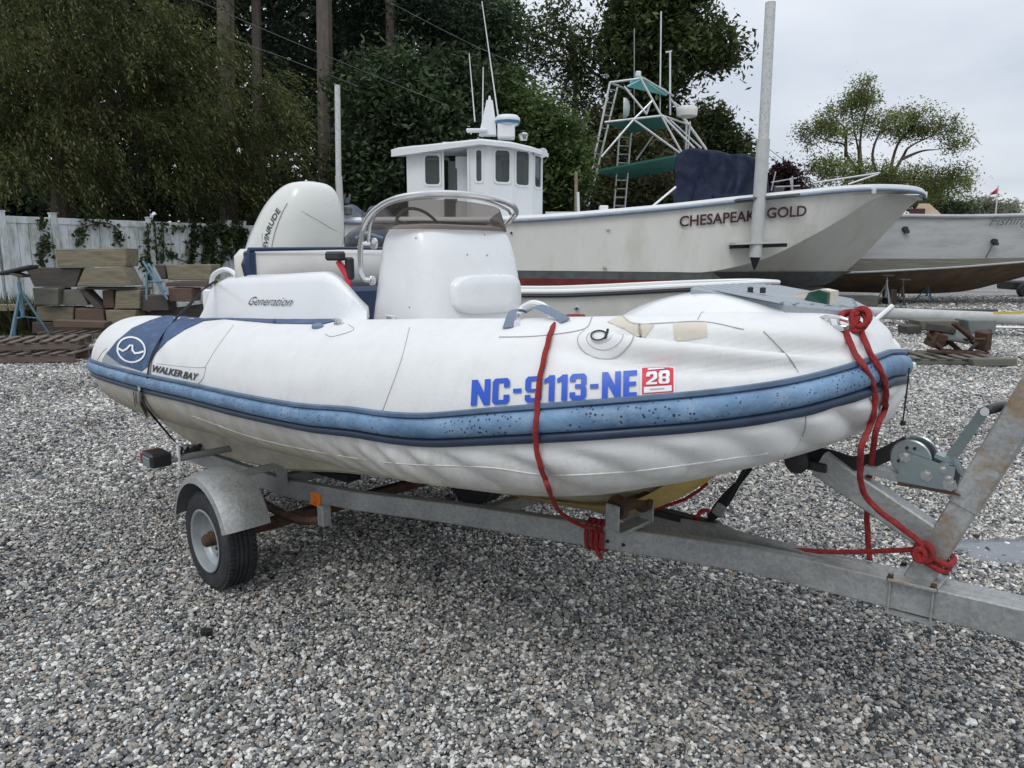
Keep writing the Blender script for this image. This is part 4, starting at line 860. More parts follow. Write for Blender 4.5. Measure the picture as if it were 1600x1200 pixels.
# ---- winch
wnc = trl
wb = inv(1447, 742, -.03); e_u = (inv(1500, 771, -.03)-inv(1402, 752, -.03)).normalized()
pl = [inv(a, b, -.045) for a, b in ((1407, 713), (1427, 711), (1466, 724), (1493, 730), (1487, 768), (1455, 768), (1402, 752))]
mb = MB(); mb.prism(pl, (0, .004, 0)); wn_ = mb.build('winch', zinc, trl, angle=20)
mb = MB(); mb.prism([q+Vector((0, .075, 0)) for q in pl], (0, .004, 0)); mb.build('side_plate', zinc, wn_, angle=20)
lo = [inv(a, b, -.045) for a, b in ((1402, 752), (1487, 768), (1500, 775), (1402, 758))]
mb = MB(); mb.prism(lo, (0, .08, 0)); mb.build('winch_base', rusty, wn_)
hb = inv(1500, 776, 0); mb = MB(); mb.prism([inv(a, b, -.035) for a, b in ((1350, 728), (1510, 768), (1508, 780), (1350, 740))], (0, .07, 0)); mb.build('winch_arm', galv, post)
dc_ = inv(1425, 715, -.02)
mb = MB(); mb.lathe(dc_+Vector((0, -.016, 0)), (0, 1, 0), [(0, .004), (0, .052), (.003, .056), (.006, .053), (.0065, .012)], 32); mb.lathe(dc_+Vector((0, .052, 0)), (0, 1, 0), [(0, .004), (0, .052), (.003, .056), (.006, .053), (.0065, .012)], 32); mb.lathe(dc_+Vector((0, -.02, 0)), (0, 1, 0), [(0, .012), (.09, .012)], 12); dr_ = mb.build('drum', zinc, wn_, angle=30)
mb = MB(); mb.lathe(dc_+Vector((0, -.008, 0)), (0, 1, 0), [(0, .012), (0, .045), (.058, .045), (.058, .012)], 28); mb.build('wound_strap', black_strap, dr_)
for px_, py_ in ((1417, 700), (1429, 701), (1404, 720)): mb = MB(); h = inv(px_, py_, -.038); mb.lathe(h, (0, -1, 0), [(0, .005), (.001, .005), (.0012, .001)], 10); mb.build('drum_hole', blackm, dr_)
for px_, py_, r_ in ((1448, 743, .012), (1415, 714, .011), (1474, 733, .007), (1484, 757, .013), (1483, 748, .008)):
    mb = MB(); h = inv(px_, py_, -.046); mb.lathe(h, (0, -1, 0), [(0, r_*1.5), (.002, r_*1.5), (.0022, r_), (.009, r_*.95), (.010, r_*.3)], 6 if r_ > .008 else 12); mb.build('winch_bolt', steel, wn_)
mb = MB(); a_ = inv(1484, 718, -.03); b_ = inv(1537, 643, -.06); R_ = None
t_ = (b_-a_).normalized(); yy = Vector((0, 1, 0)); yy = (yy-t_*yy.dot(t_)).normalized(); xx = yy.cross(t_)
mb.loft([[p+xx*i*k+yy*j for i, j in ((-.013, -.003), (.013, -.003), (.013, .003), (-.013, .003))] for p, k in ((a_-t_*.01, .9), (a_+t_*.01, 1.1), (b_, 1.0), (b_+t_*.012, .6))]); cr_ = mb.build('crank', zinc, wn_, angle=20)
mb = MB(); mb.lathe(b_+Vector((0, .0, 0)), (.35, -.9, .1), [(-.01, .008), (0, .011), (.012, .011)], 14); mb.build('crank_bolt', steel, cr_)
mb = MB(); g0 = b_+Vector((.005, .01, .002)); mb.lathe(g0, (.25, .95, .05), [(0, .008), (.006, .013), (.05, .014), (.09, .012), (.10, .006)], 14); mb.build('crank_grip', blackm, cr_)
mb = MB(); mb.tube([inv(1473, 726, -.03), inv(1490, 718, -.03), inv(1500, 735, -.02), inv(1508, 748, -.02)], [.012, .014, .012, .006], 8); mb.box(inv(1478, 716, -.02), (.05, .04, .012), Matrix.Rotation(.3, 3, 'Y')); mb.build('ratchet', zinc, wn_)
# winch strap to the bow eye
mb = MB(); mb.tube(catmull([dc_+Vector((-.02, .02, .035)), inv(1345, 724, -.0), inv(1290, 712, 0), inv(1262, 708, .0)], 4), .024, 8, flat=.09, upv=(0.1, -.85, .5)); 
st_ = boat_thing('winch_strap', 'black webbing strap running from the winch drum to the bow of the inflatable', 'strap'); mb.build('webbing', black_strap, st_)
# ================================================================== ROPES AND STRAPS
def rope_path(pts, v=None, off=.012):
    out = []; dn = []
    for i, p in enumerate(pts):
        if i and len(p) == 2 and len(pts[i-1]) == 2:
            a = pts[i-1]; k = max(1, int(math.hypot(p[0]-a[0], p[1]-a[1])/11)); dn += [(a[0]+(p[0]-a[0])*j/k, a[1]+(p[1]-a[1])*j/k) for j in range(1, k)]
        dn.append(p)
    pts = dn
    for p in pts:
        if len(p) == 3: out.append(inv(p[0], p[1], p[2]))
        else:
            q = cast(p[0], p[1], off); out.append(q if q else inv(p[0], p[1], 0))
    for _ in range(2): out = [out[0]]+[out[i-1]*.25+out[i]*.5+out[i+1]*.25 for i in range(1, len(out)-1)]+[out[-1]]
    return out
def rope(name, pts, r, parent, m=rope_m, sub=8):
    c = catmull(pts, sub); mb = MB(); tt = 0; rings = []; prev = None; L_ = 0
    # three laid strands: the cross section has three lobes that wind along the rope
    up = None; n = 15
    for i, p in enumerate(c):
        t = (c[min(i+1, len(c)-1)]-c[max(i-1, 0)]).normalized(); up = up or t.orthogonal(); a = (up-t*up.dot(t)).normalized(); b = t.cross(a); up = a
        if prev is not None: L_ += (p-prev).length
        prev = p; rings.append([p+(a*math.cos(2*PI*k/n)+b*math.sin(2*PI*k/n))*r*(1+.11*math.cos(3*(2*PI*k/n)+L_*90)) for k in range(n)])
    mb.loft(rings); return mb.build(name, m, parent, angle=180)
rA = boat_thing('red_bow_rope', 'long red rope hanging from the bow cleat and knotted round the winch post', 'rope')
def bowpts(L_, **k): return rope_path(L_, **k)
s1 = bowpts([(1313, 507), (1316, 522), (1322, 540), (1338, 568), (1352, 586), (1361, 604), (1363, 622), (1360, 640), (1355, 660)], off=.014) + rope_path([(1347, 695, -.24), (1341, 739, -.16), (1341, 762, -.09), (1352, 786, -.08), (1383, 808, -.08), (1420, 829, -.075), (1440, 848, -.06), (1452, 864, -.055)])
rope('strand', s1, .0085, rA)
s2 = bowpts([(1336, 510), (1344, 535), (1356, 560), (1372, 584), (1379, 602), (1379, 625), (1376, 640)], off=.014) + rope_path([(1370, 668, -.10), (1362, 715, -.02), (1356, 760, .06), (1351, 795, .06), (1356, 838, .06), (1359, 875, .05)])
rope('strand', s2, .0085, rA)
k0 = cast(1328, 508, .014); nrm = Vector((0.25, -.75, .6)).normalized(); kx = Vector((1, .2, 0)).normalized(); ky = nrm.cross(kx)*1
kn = [k0+kx*.034*math.cos(t)+ky*.034*math.sin(t)+nrm*(.004*math.sin(3*t)) for t in np.linspace(.4, 2*PI+.9, 22)]
rope('knot', kn, .0085, rA)
kn = [k0+kx*(.018+.022*math.cos(t))+ky*(.006+.026*math.sin(t))+nrm*(.014+.006*math.sin(t)) for t in np.linspace(-.5, 2*PI-.2, 20)]
rope('knot', kn, .0085, rA)
kn = [k0+kx*(-.012+.022*math.cos(t))+ky*(.0+.030*math.sin(t))+nrm*(.012+.006*math.cos(2*t)) for t in np.linspace(.3, 2*PI+.1, 20)]
rope('knot', kn, .0085, rA)
def around_post(u_shift, z_, r_, t0=0., t1=2*PI, tilt=.15, hw=.052, hv=.044):
    out = []
    for t in np.linspace(t0, t1, 26):
        e = 2/4.; x = math.copysign(abs(math.cos(t))**e, math.cos(t))*hw; y = math.copysign(abs(math.sin(t))**e, math.sin(t))*hv; z = z_-x*tilt*2.2
        pc = P0+(P1-P0)*((z-P0.z)/(P1.z-P0.z)); out.append(Vector((pc.x+x+u_shift, y, z)))
    return out
rope('post_wrap', around_post(0, .745, 0, PI*.9, PI*2.9), .0085, rA); rope('post_wrap', around_post(0, .724, 0, PI*.9, PI*2.9), .0085, rA)
kp = inv(1447, 862, -.055); rope('knot', [kp+Vector((.018*math.cos(t), -.006-.004*math.sin(2*t), .026*math.sin(t))) for t in np.linspace(0, 2*PI, 14)], .0085, rA)
rope('knot', [kp+Vector((.014*math.cos(t)-.012, -.012, .018*math.sin(t)-.01)) for t in np.linspace(0, 2*PI, 14)], .008, rA)
rope('tail', rope_path([(1447, 858, -.05), (1400, 859, 0), (1353, 863, .02), (1300, 864, .02), (1240, 861, .02), (1193, 854, .03), (1170, 850, .06)]), .0075, rA)
rB = boat_thing('red_side_rope', 'red rope over the near tube tied to the trailer beam beside the roller', 'rope')
s3 = rope_path([(912, 494), (893, 493), (874, 500), (866, 510), (861, 530), (855, 553), (846, 596), (841, 640), (839, 670), (842, 706), (852, 740), (858, 758)], off=.015)+rope_path([(872, 796, -.42), (888, 818, -.24), (916, 826, -.215), (930, 826, -.215)])
rope('strand', s3, .0075, rB)
for k in range(4):
    u_ = inv(922+k*7, 840, frame_v(1.9)-.03).x; vv = frame_v(u_); zz = frame_z(u_); h_ = .054; w_ = .032
    lp = [Vector((u_+.01*q/6+.012*(k == 3)*0, vv+y, zz+z)) for q, (y, z) in enumerate(((-w_, h_*.6), (0, h_+.004), (w_, h_*.6), (w_, -h_*.6), (0, -h_-.004), (-w_, -h_*.6), (-w_-.002, h_*.5)))]
    rope('beam_wrap', lp, .0075, rB, sub=5)
kp = inv(932, 832, frame_v(1.9)-.045); rope('knot', [kp+Vector((.022*math.cos(t), -.004*math.sin(2*t), .018*math.sin(t))) for t in np.linspace(0, 2*PI, 14)], .0075, rB)
rope('tail', [kp, kp+Vector((.0, -.01, -.03)), kp+Vector((.012, -.006, -.075)), kp+Vector((.026, .0, -.10))], .0075, rB)
rope('far_strand', rope_path([(1016, 800, .05), (1024, 788, .05), (1040, 793, .05), (1065, 786, .1), (1088, 772, .12), (1106, 755, .14)]), .0065, rB)
rope('far_wrap', [Vector((2.04+.008*k, .14+y, .56+z)) for k, (y, z) in enumerate(((-.04, .05), (0, .07), (.04, .05), (.04, -.05), (0, -.07), (-.04, -.05), (-.04, .04)))], .0085, rB)
# grey-blue strap over the tube top
s_ = boat_thing('grab_strap', 'short grey blue webbing strap looped above the near tube', 'strap')
q = [cast(793, 514, .004), cast(806, 500, .03), inv(822, 487, -.64), inv(840, 479, -.66), inv(858, 486, -.68), cast(876, 500, .01), cast(884, 504, .006)]
mb = MB(); mb.tube(catmull(q, 5), .016, 8, flat=.14, upv=(0, -.4, .9)); mb.build('webbing', greyblue_strap, s_)
h0 = cast(820, 492, .002); mb = MB(); mb.tube(catmull([cast(808, 510, .005), inv(812, 486, -.60), inv(830, 474, -.58), inv(850, 478, -.58), inv(860, 492, -.60)], 5), .010, 8); mb.build('handle', white_gel, s_)
# black strap over the stern quarter down to the trailer
s_ = boat_thing('tie_down_strap', 'thin black ratchet strap over the stern of the inflatable down to the trailer', 'strap')
q = [castf(336, 440, .01) or inv(336, 440, -.6), castf(318, 452, .012) or inv(318, 452, -.7), inv(300, 472, -.78), cast(275, 502, .012), cast(252, 532, .01), cast(238, 562, .01), cast(232, 590, .01), cast(229, 610, .012)]
mb = MB(); mb.tube(catmull([x for x in q if x], 5), .012, 8, flat=.2, upv=(0, -.9, .2)); mb.build('webbing', black_strap, s_)
q = [cast(225, 618, .012), cast(236, 640, .012), cast(250, 663, .012), inv(268, 684, -.70), inv(290, 706, -.62), inv(296, 715, -.58)]
mb = MB(); mb.tube(catmull([x for x in q if x], 5), .011, 8, flat=.25, upv=(0, -.9, .2)); mb.build('webbing', black_strap, s_)
q = [cast(222, 608, .016), cast(222, 625, .016), cast(232, 645, .016)]
mb = MB(); mb.tube([x for x in q if x], .02, 8, flat=.3, upv=(0, -.9, .2)); mb.build('ratchet', galv, s_)
mb = MB(); mb.tube(catmull([cast(212, 612, .012), cast(214, 632, .012), cast(225, 655, .012)], 4), .008, 6, flat=.3, upv=(0, -.9, .2)); mb.build('loose_tail', black_strap, s_)
# strap at the trailer rear: bundle
mb = MB(); a_ = inv(290, 706, -.60)
for k in range(5): mb.tube(catmull([a_+Vector((.02*k-.05, .03*k, .02)), a_+Vector((.03*k-.06, 0, -.03)), a_+Vector((.04*k-.04, .04, .015*k)), a_+Vector((.05+.02*k, .02, .01))], 4), .008, 6)
mb.build('strap_bundle', black_strap, s_)
# bow strap with buckle beside the far beam
s_ = boat_thing('buckled_strap', 'black buckled strap hanging from under the bow to the far trailer beam', 'strap')
mb = MB(); mb.tube(rope_path([(1173, 731, .05), (1150, 757, .06), (1138, 776, .08), (1122, 795, .10), (1105, 818, .12), (1098, 829, .12)]), [.009, .010, .02, .022, .012, .012], 8, flat=.35, upv=(.3, -.9, 0)); mb.tube(rope_path([(1165, 731, .03), (1146, 762, .05), (1135, 785, .08)]), .007, 6); mb.build('webbing', black_strap, s_)
mb = MB(); mb.tube(rope_path([(1128, 790, .07), (1119, 803, .09)]), .019, 8, flat=.35, upv=(.3, -.9, 0)); mb.build('buckle', galv, s_)
beam('spare_bar', [inv(1022, 798, .10), inv(1120, 822, .12), inv(1140, 842, .13)], .05, .03, blackm, trl)
# thin cord with a weight at the bow
s_ = boat_thing('bow_cord', 'thin black cord with a small knob hanging from the bow tip', 'cord')
mb = MB(); mb.tube(catmull(rope_path([(1421, 575, .05), (1419, 600, .05), (1414, 630, .05), (1411, 657, .05)]), 4), .0026, 5); mb.build('cord', blackm, s_)
mb = MB(); mb.lathe(inv(1411, 661, .05), (0, 0, 1), [(-.008, .003), (-.006, .008), (.006, .008), (.008, .003)], 10); mb.build('knob', blackm, s_)
# white rail handle and box behind the fairing
mb = MB(); mb.tube(catmull([inv(330, 444, -.45), inv(334, 430, -.45), inv(350, 421, -.45), inv(366, 427, -.45), inv(374, 440, -.45)], 5), .014, 8); mb.build('stern_handle', white_gel, boat)
mb = MB(); mb.box((-.80, -.42, 1.28), (.22, .10, .26), bev=.01); mb.build('stern_box', white_gel, boat)
# ================================================================== BACKGROUND BOATS
def pxprism(name, pts, D, depth, m, parent, bev=0):
    P = [at(x, y, D) for x, y in pts]; mb = MB(); mb.prism(P, (0, depth, 0)); return mb.build(name, m, parent, local=False, smooth=False)
def pxtube(name, pts, r, m, parent, n=6, sub=0, D=None):
    P = [at(*p) if len(p) == 3 else at(p[0], p[1], D) for p in pts]
    if sub: P = catmull(P, sub)
    mb = MB(); mb.tube(P, r, n); return mb.build(name, m, parent, local=False)
# ---------------- the small skiff right behind the inflatable
q = gr(900, 640); skiff = thing('skiff', 'white open skiff with black rubber rail right behind the inflatable boat', 'skiff', (.6, 7.0, 0))
def skp(px, py, k): return at(px, py, 6.6+k)
sta = [(500, 452, 510), (560, 452, 515), (700, 453, 520), (850, 455, 525), (950, 452, 525), (1050, 447, 515), (1130, 443, 500), (1190, 440, 480), (1216, 440, 462)]
rings = []; gn = []; gf = []
for i, (x, yt, yb) in enumerate(sta):
    t = max(0, (i-4)/4); hw = .36*(1-t**2.2)+.02; c = 6.96; yt = yt+1
    top = at(x, yt, c-hw); z1 = top.z; X = top.x; zb = z1-.50+.30*t**2; zk = zb-.12*(1-t)
    rings.append([Vector((X, c-hw, z1)), Vector((X-.02, c-hw*.9, (z1+zb)/2)), Vector((X-.05*t, c-hw*.78, zb)), Vector((X-.05*t, c, zk)), Vector((X-.05*t, c+hw*.78, zb)), Vector((X-.02, c+hw*.9, (z1+zb)/2)), Vector((X, c+hw, z1))]); gn.append(Vector((X, c-hw, z1))); gf.append(Vector((X, c+hw, z1)))
mb = MB(); mb.loft(rings, closed=False, cap=False)
inn = [[p+Vector((0, .03 if p.y < 6.96 else -.03, .012)) for p in r] for r in rings]; mb.loft(inn, closed=False, cap=False); mb.build('hull', work_white, skiff, local=False, angle=30)
mb = MB(); mb.tube(catmull(gn, 4)+catmull(gf[::-1], 4), .022, 8); mb.build('gunwale', white_gel, skiff, local=False)
mb = MB(); mb.tube([p+Vector((0, -.012 if p.y < 6.96 else .012, -.035)) for p in catmull(gn, 4)+catmull(gf[::-1], 4)], .016, 8); mb.build('rub_rail', blackm, skiff, local=False)
mb = MB(); mb.prism([rings[0][0], rings[0][2], rings[0][3], rings[0][4], rings[0][6]], (.04, 0, 0)); mb.build('transom', work_white, skiff, local=False)
mb = MB(); mb.box((.3, 6.96, 1.16), (3.2, .5, .03)); mb.build('deck', white_gel, skiff, local=False)
mb = MB(); mb.lathe(at(901, 481, 6.6), (0, -1, 0), [(0, .02), (.02, .018), (.022, .008), (.0, .006)], 14); mb.build('drain_fitting', steel, skiff, local=False)
mb = MB(); mb.box((.1, 6.96, .60), (3.4, .5, .08)); 
mb.build('cradle', galv, skiff, local=False)
for x in (-.9, 1.0):
    for y in (6.78, 7.14): mb = MB(); mb.box((x, y, .28), (.09, .09, .57)); mb.build('cradle_leg', galv, skiff, local=False, smooth=False)
# dark outboard of the skiff
de = thing('dark_outboard', 'dark grey outboard motor on the skiff seen between the cream engine and the console', 'outboard engine', at(568, 440, 7.3))
rings = []
for z_, cx, hx in ((398, 576, 30), (388, 574, 35), (372, 574, 36), (362, 578, 30), (354, 584, 20), (350, 588, 8)):
    c = at(cx, z_, 7.3); e = hx*7.3/FPX; rings.append([c+Vector((e*math.cos(t), e*.7*math.sin(t), 0)) for t in np.linspace(0, 2*PI, 24, endpoint=False)])
mb = MB(); mb.loft(rings); mb.build('cowling', dark_cowl, de, local=False, angle=60)
mb = MB(); mb.tube(catmull([at(556, 372, 7.05), at(575, 366, 7.0), at(598, 372, 7.03)], 4), .015, 6); mb.build('cowling_stripe', greyblue_strap, de, local=False)
mb = MB(); mb.box(at(563, 391, 7.0), (.06, .04, .075), bev=.008); mb.build('white_box', white_gel, de, local=False)
mb = MB(); c = at(570, 440, 7.35); mb.box(c, (.14, .16, .62)); mb.build('leg', dark_cowl, de, local=False)
# ---------------- the work boat with the pilothouse
WD = 19.0; WC = 21.1
wb_ = thing('work_boat', 'white work boat with a pilothouse and CHESAPEAKE GOLD on its flared bow', 'work boat', (at(950, 430, WC).x, WC, 0))
def B(name, mb, m, **k): return mb.build(name, m, k.pop('parent', wb_), local=False, **k)
gl = [(536, 343), (640, 342), (750, 342), (850, 338), (950, 330), (1050, 321), (1150, 310), (1250, 300), (1310, 294), (1365, 291), (1410, 292), (1436, 296), (1446, 303)]
chn = [(536, 420), (640, 421), (750, 422), (850, 423), (950, 424), (1050, 425), (1112, 424), (1195, 404), (1262, 372), (1310, 345), (1350, 320), (1375, 306), (1385, 304)]
kel = [(536, 446), (640, 446), (750, 447), (850, 448), (950, 450), (1050, 452), (1150, 452), (1235, 450), (1290, 444), (1340, 408), (1385, 362), (1420, 325), (1444, 305)]
def dpt(px): t = max(0, min(1, (px-1290)/156)); return WC-(WC-WD)*math.sqrt(max(0, 1-t**2.6))
Gp = [at(x, y, dpt(x)) for x, y in gl]; Cp = [at(x, y, dpt(x)+.05+.25*max(0, min(1, (x-1100)/200))) for x, y in chn]; Kp = [at(x, y, WC) for x, y in kel]
def mirr(p): return Vector((p.x, 2*WC-p.y, p.z))
def dens(P, n=4): return catmull(P, n)
Gd, Cd, Kd = dens(Gp), dens(Cp), dens(Kp)
mb = MB(); mb.loft([[g_, g_.lerp(c_, .5), c_] for g_, c_ in zip(Gd, Cd)], closed=False, cap=False); mb.loft([[mirr(g_), mirr(g_.lerp(c_, .5)), mirr(c_)] for g_, c_ in zip(Gd, Cd)], closed=False, cap=False)
topside = B('topside', mb, work_white, angle=30)
mb = MB(); mb.loft([[mirr(c_), k_, c_] for c_, k_ in zip(Cd, Kd)], closed=False, cap=False); und = B('bottom', mb, work_under, angle=30)
# antifouling: grey boot stripe and dark red below, laid on the bottom planking aft of the stem
def botpt(i, t):      # t: 0 chine, 1 keel
    p = Cd[i].lerp(Kd[i], t); return p
nb = 4*8+1
def boot(name, z0, z1, y0, y1, m, i1, zflat):
    mb = MB(); rg = []
    for i in range(0, i1):
        c_ = Cd[i]; zt_ = c_.z+z0; a = Vector((c_.x, c_.y-.015+y0, zt_)); b = Vector((c_.x, c_.y-.015+y1, c_.z+z1)); rg.append([a, b, b+Vector((0, .06, .01)), a+Vector((0, .05, 0))])
    mb.loft(rg); return B(name, mb, m, angle=25)
boot('boot_stripe', -.012, -.20, 0, .035, boot_grey, 25, 0); boot('antifouling', -.20, -.46, .035, .12, boot_red, 25, 0)
# painted waterline on the flared forefoot
mb = MB(); P = [at(1100, 425, WD+.25), at(1180, 427, 19.9), at(1313, 428, WC-.03), at(1290, 445, WC-.03), at(1220, 452, WC-.03), at(1100, 452, WC-.2)]
def foref(i, z):       # point on the bottom surface at height z at station i
    a, b = Cd[i], Kd[i]; t = (a.z-z)/(a.z-b.z) if abs(a.z-b.z) > 1e-6 else 0; return a.lerp(b, max(0, min(1, t)))
zw = Cd[24].z-.03; rg = []
for i in range(24, 37):
    if Kd[i].z < zw: rg.append([foref(i, zw)+Vector((0, -.025, -.006)), Kd[i]+Vector((0, -.02, -.01))])
ext = rg[-1][0]; rg.append([ext+Vector((.28, .0, 0)), ext+Vector((.28, 0, -.02))])
mb = MB(); mb.loft(rg, closed=False, cap=False); B('forefoot_stripe', mb, boot_grey)
# deck and gunwale
mb = MB(); mb.loft([[g_+Vector((0, .05, -.18)), mirr(g_)+Vector((0, -.05, -.18))] for g_ in Gd], closed=False, cap=False); B('deck', mb, house_white)
mb = MB(); rail_pts = Gd+[mirr(p) for p in Gd[::-1]]; mb.loft([[p+Vector((0, s_*a, b)) for a, b in ((-.05, -.12), (-.07, -.02), (-.03, .05), (.10, .05), (.10, -.1))] for p, s_ in [(p, 1 if p.y < WC else -1) for p in rail_pts]]); B('gunwale', mb, house_white, angle=40)
mb = MB(); mb.tube([p+Vector((0, -.07 if p.y < WC else .07, -.09)) for p in rail_pts], .035, 8); B('fender_strip', mb, greyblue_strap)
mb = MB(); mb.loft([[Gd[0], Cd[0], Kd[0], mirr(Cd[0]), mirr(Gd[0])], [p+Vector((.05, 0, 0)) for p in (Gd[0], Cd[0], Kd[0], mirr(Cd[0]), mirr(Gd[0]))]]); B('transom', mb, work_white)
mb = MB(); mb.box(at(1365, 299, WD-.02), (.10, .09, .13), bev=.01); B('chock', mb, alu)
for px_, py_, r_ in ((799, 364, .03), (950, 358, .045), (945, 418, .045)):
    mb = MB(); mb.lathe(at(px_, py_, WD+.02), (0, -1, 0), [(0, r_), (.06, r_*.9), (.061, r_*.5)], 12); B('through_hull', mb, steel if px_ > 800 else blackm)
# name on the bow
def flat_text(name, txt, A, Bp, h, m, parent, bold=.01, shear=0, off=-.02):
    vs, fs, _ = text2d(txt, 1, bold, shear, space=1.0)
    return mapped(name, vs, fs, lambda x, y: A+(Bp-A)*x+Vector((0, 0, h*y))+Vector((0, off, 0)), m, parent, local=False)
def side_y(px): return dpt(px)
hh_ = 16.5*WD/FPX
flat_text('name_lettering', 'CHESAPEAKE', at(1061, 355, WD), at(1190, 344.5, WD), hh_, maroon, wb_, .022, off=-.035)
flat_text('name_lettering', 'GOLD', at(1197, 342, WD), at(1259, 338, WD), hh_, maroon, wb_, .022, off=-.035)
# pilothouse: faceted wall polygon in plan, extruded, with framed windows
def wallpanel(name, x0, x1, y0, d0, d1, ztop, zbot, wins, m=house_white, parent=None, th=.05):
    """vertical wall from pixel column x0 (depth d0) to x1 (depth d1) with rounded window openings; wins: (fx0, fx1, fz0, fz1)"""
    a = at(x0, y0, d0); b = at(x1, y0, d1); a.z = b.z = 0; U_ = (b-a); nrm_ = Vector((U_.y, -U_.x, 0)).normalized()
    P = lambda f, z, o=0: a+U_*f+Vector((0, 0, z))+nrm_*o
    mb = MB(); cuts = [0]+[q for w_ in sorted(wins) for q in w_[:2]]+[1]
    for i in range(0, len(cuts), 2): 
        if cuts[i+1]-cuts[i] > 1e-4: mb.prism([P(cuts[i], zbot), P(cuts[i+1], zbot), P(cuts[i+1], ztop), P(cuts[i], ztop)], nrm_*-th)
    for f0, f1, z0, z1 in wins:
        mb.prism([P(f0, zbot), P(f1, zbot), P(f1, z0), P(f0, z0)], nrm_*-th); mb.prism([P(f0, z1), P(f1, z1), P(f1, ztop), P(f0, ztop)], nrm_*-th)
    wo = B(name, mb, m, smooth=False)
    for f0, f1, z0, z1 in wins:
        W_ = (f1-f0)*U_.length; H_ = z1-z0; rr = min(.09, W_*.3); out_ = []; inn_ = []
        for cx, cz, a0 in ((1, 1, 0), (0, 1, 90), (0, 0, 180), (1, 0, 270)):
            for k in range(5):
                t = math.radians(a0+k*22.5); ox = rr*math.cos(t); oz = rr*math.sin(t)
                fx = f0+(f1-f0)*cx+(ox-(rr if cx else -rr))/U_.length; fz = (z1 if cz else z0)+oz-(rr if cz else -rr)
                inn_.append((fx, fz)); 
        def fr(k, o): 
            cx = (f0+f1)/2; cz = (z0+z1)/2; return [P(cx+(x-cx)*(1+k/W_), cz+(z-cz)*(1+k/H_), o) for x, z in inn_]
        rg = [fr(.04, -.01), fr(.04, .02), fr(-.06, .02), fr(-.06, -.03), fr(.04, -.03)]; mb = MB(); mb.loft(rg, cap=False); wf = B('window', mb, house_white, parent=wo, angle=30)
        mb = MB(); mb.prism(fr(-.05, -.012), nrm_*-.006); B('pane', mb, glassm, parent=wo, smooth=False)
    return wo, P
def zof(py, D): return at(800, py, D).z
HD = 19.9
zf = zof(345, HD); 
ztp = zof(232, HD)
w1, Pw = wallpanel('side_wall', 632, 690, 250, HD, HD, zof(230, HD), zf, [(.52, .97, zof(290, HD), zof(241, HD))])
w2, _ = wallpanel('side_wall', 733, 764, 250, HD, HD, zof(222, HD), zf, [(.30, .68, zof(285, HD), zof(233, HD))])
w3, _ = wallpanel('front_wall', 764, 800, 250, HD, HD+.25, zof(226, HD), zf, [(.22, .93, zof(286, HD+.1), zof(233, HD+.1))])
w4, _ = wallpanel('front_wall', 800, 832, 250, HD+.25, HD+.75, zof(230, HD), zf, [(.15, .85, zof(291, HD+.5), zof(235, HD+.5))])
w5, _ = wallpanel('front_wall', 832, 848, 250, HD+.75, HD+1.3, zof(236, HD), zf, [(.15, .85, zof(294, HD+1), zof(240, HD+1))])
w6, _ = wallpanel('front_wall', 848, 836, 250, HD+1.3, HD+2.2, zof(236, HD), zf, [(.15, .85, zof(294, HD+1.5), zof(245, HD+1.5))])
w7, _ = wallpanel('far_wall', 836, 645, 250, HD+2.2, HD+2.4, zof(232, HD), zf, [(.08, .28, zof(298, HD+2), zof(245, HD+2)), (.70, .90, zof(298, HD+2), zof(245, HD+2))])
mb = MB(); a = at(632, 250, HD); b = at(645, 250, HD+2.4); mb.prism([Vector((a.x, a.y, zf)), Vector((b.x, b.y, zf)), Vector((b.x, b.y, ztp)), Vector((a.x, a.y, ztp))], (.05, 0, 0)); B('aft_wall', mb, house_white, smooth=False)
# open doorway with a sliding door leaf standing half across it
mb = MB()
for x in (692, 731.5): p = at(x, 250, HD-.02); mb.box((p.x, p.y, (zf+ztp)/2), (.05, .06, ztp-zf))
pa = at(692, 250, HD); pb_ = at(732, 250, HD); mb.box(((pa.x+pb_.x)/2, HD, zof(227, HD)), ((pb_.x-pa.x), .05, .16)); dfr = B('door_frame', mb, house_white, smooth=False)
mb = MB(); p0_ = at(711, 250, HD+.35); mb.box((p0_.x+.18, p0_.y, (zf+ztp)/2-.05), (.34, .04, ztp-zf-.2), bev=.01); dl_ = B('door', mb, house_white)
mb = MB(); mb.box((p0_.x+.03, p0_.y-.03, (zf+ztp)/2), (.03, .02, .9)); B('door_edge', mb, blackm, parent=dl_)
mb = MB(); mb.box(at(708, 246, HD+1.2), (.18, .1, .2), bev=.01); B('instrument_screen', mb, blackm)
mb = MB(); mb.box(at(676, 285, HD+.6), (.22, .25, .5), bev=.06); B('seat_back', mb, red_print if False else rusty)
# roof
rf = [(611, 236, HD-.25), (750, 221, HD-.25), (800, 226, HD-.1), (835, 234, HD+.4), (857, 242, HD+1.2), (850, 238, HD+2.3), (640, 232, HD+2.6)]
top = [at(x, y-2, d) for x, y, d in rf]; rg = [[p+Vector((0, 0, -.17 if i in (0, 6) else -.10)) for i, p in enumerate(top)], top]; cc_ = sum(top, Vector((0, 0, 0)))/len(top)
rg.append([cc_+(p-cc_)*.93+Vector((0, 0, .05)) for p in top]); rg.append([cc_+(p-cc_)*.1+Vector((0, 0, .12)) for p in top])
mb = MB(); mb.loft(rg); roof = B('roof', mb, house_white, angle=30)
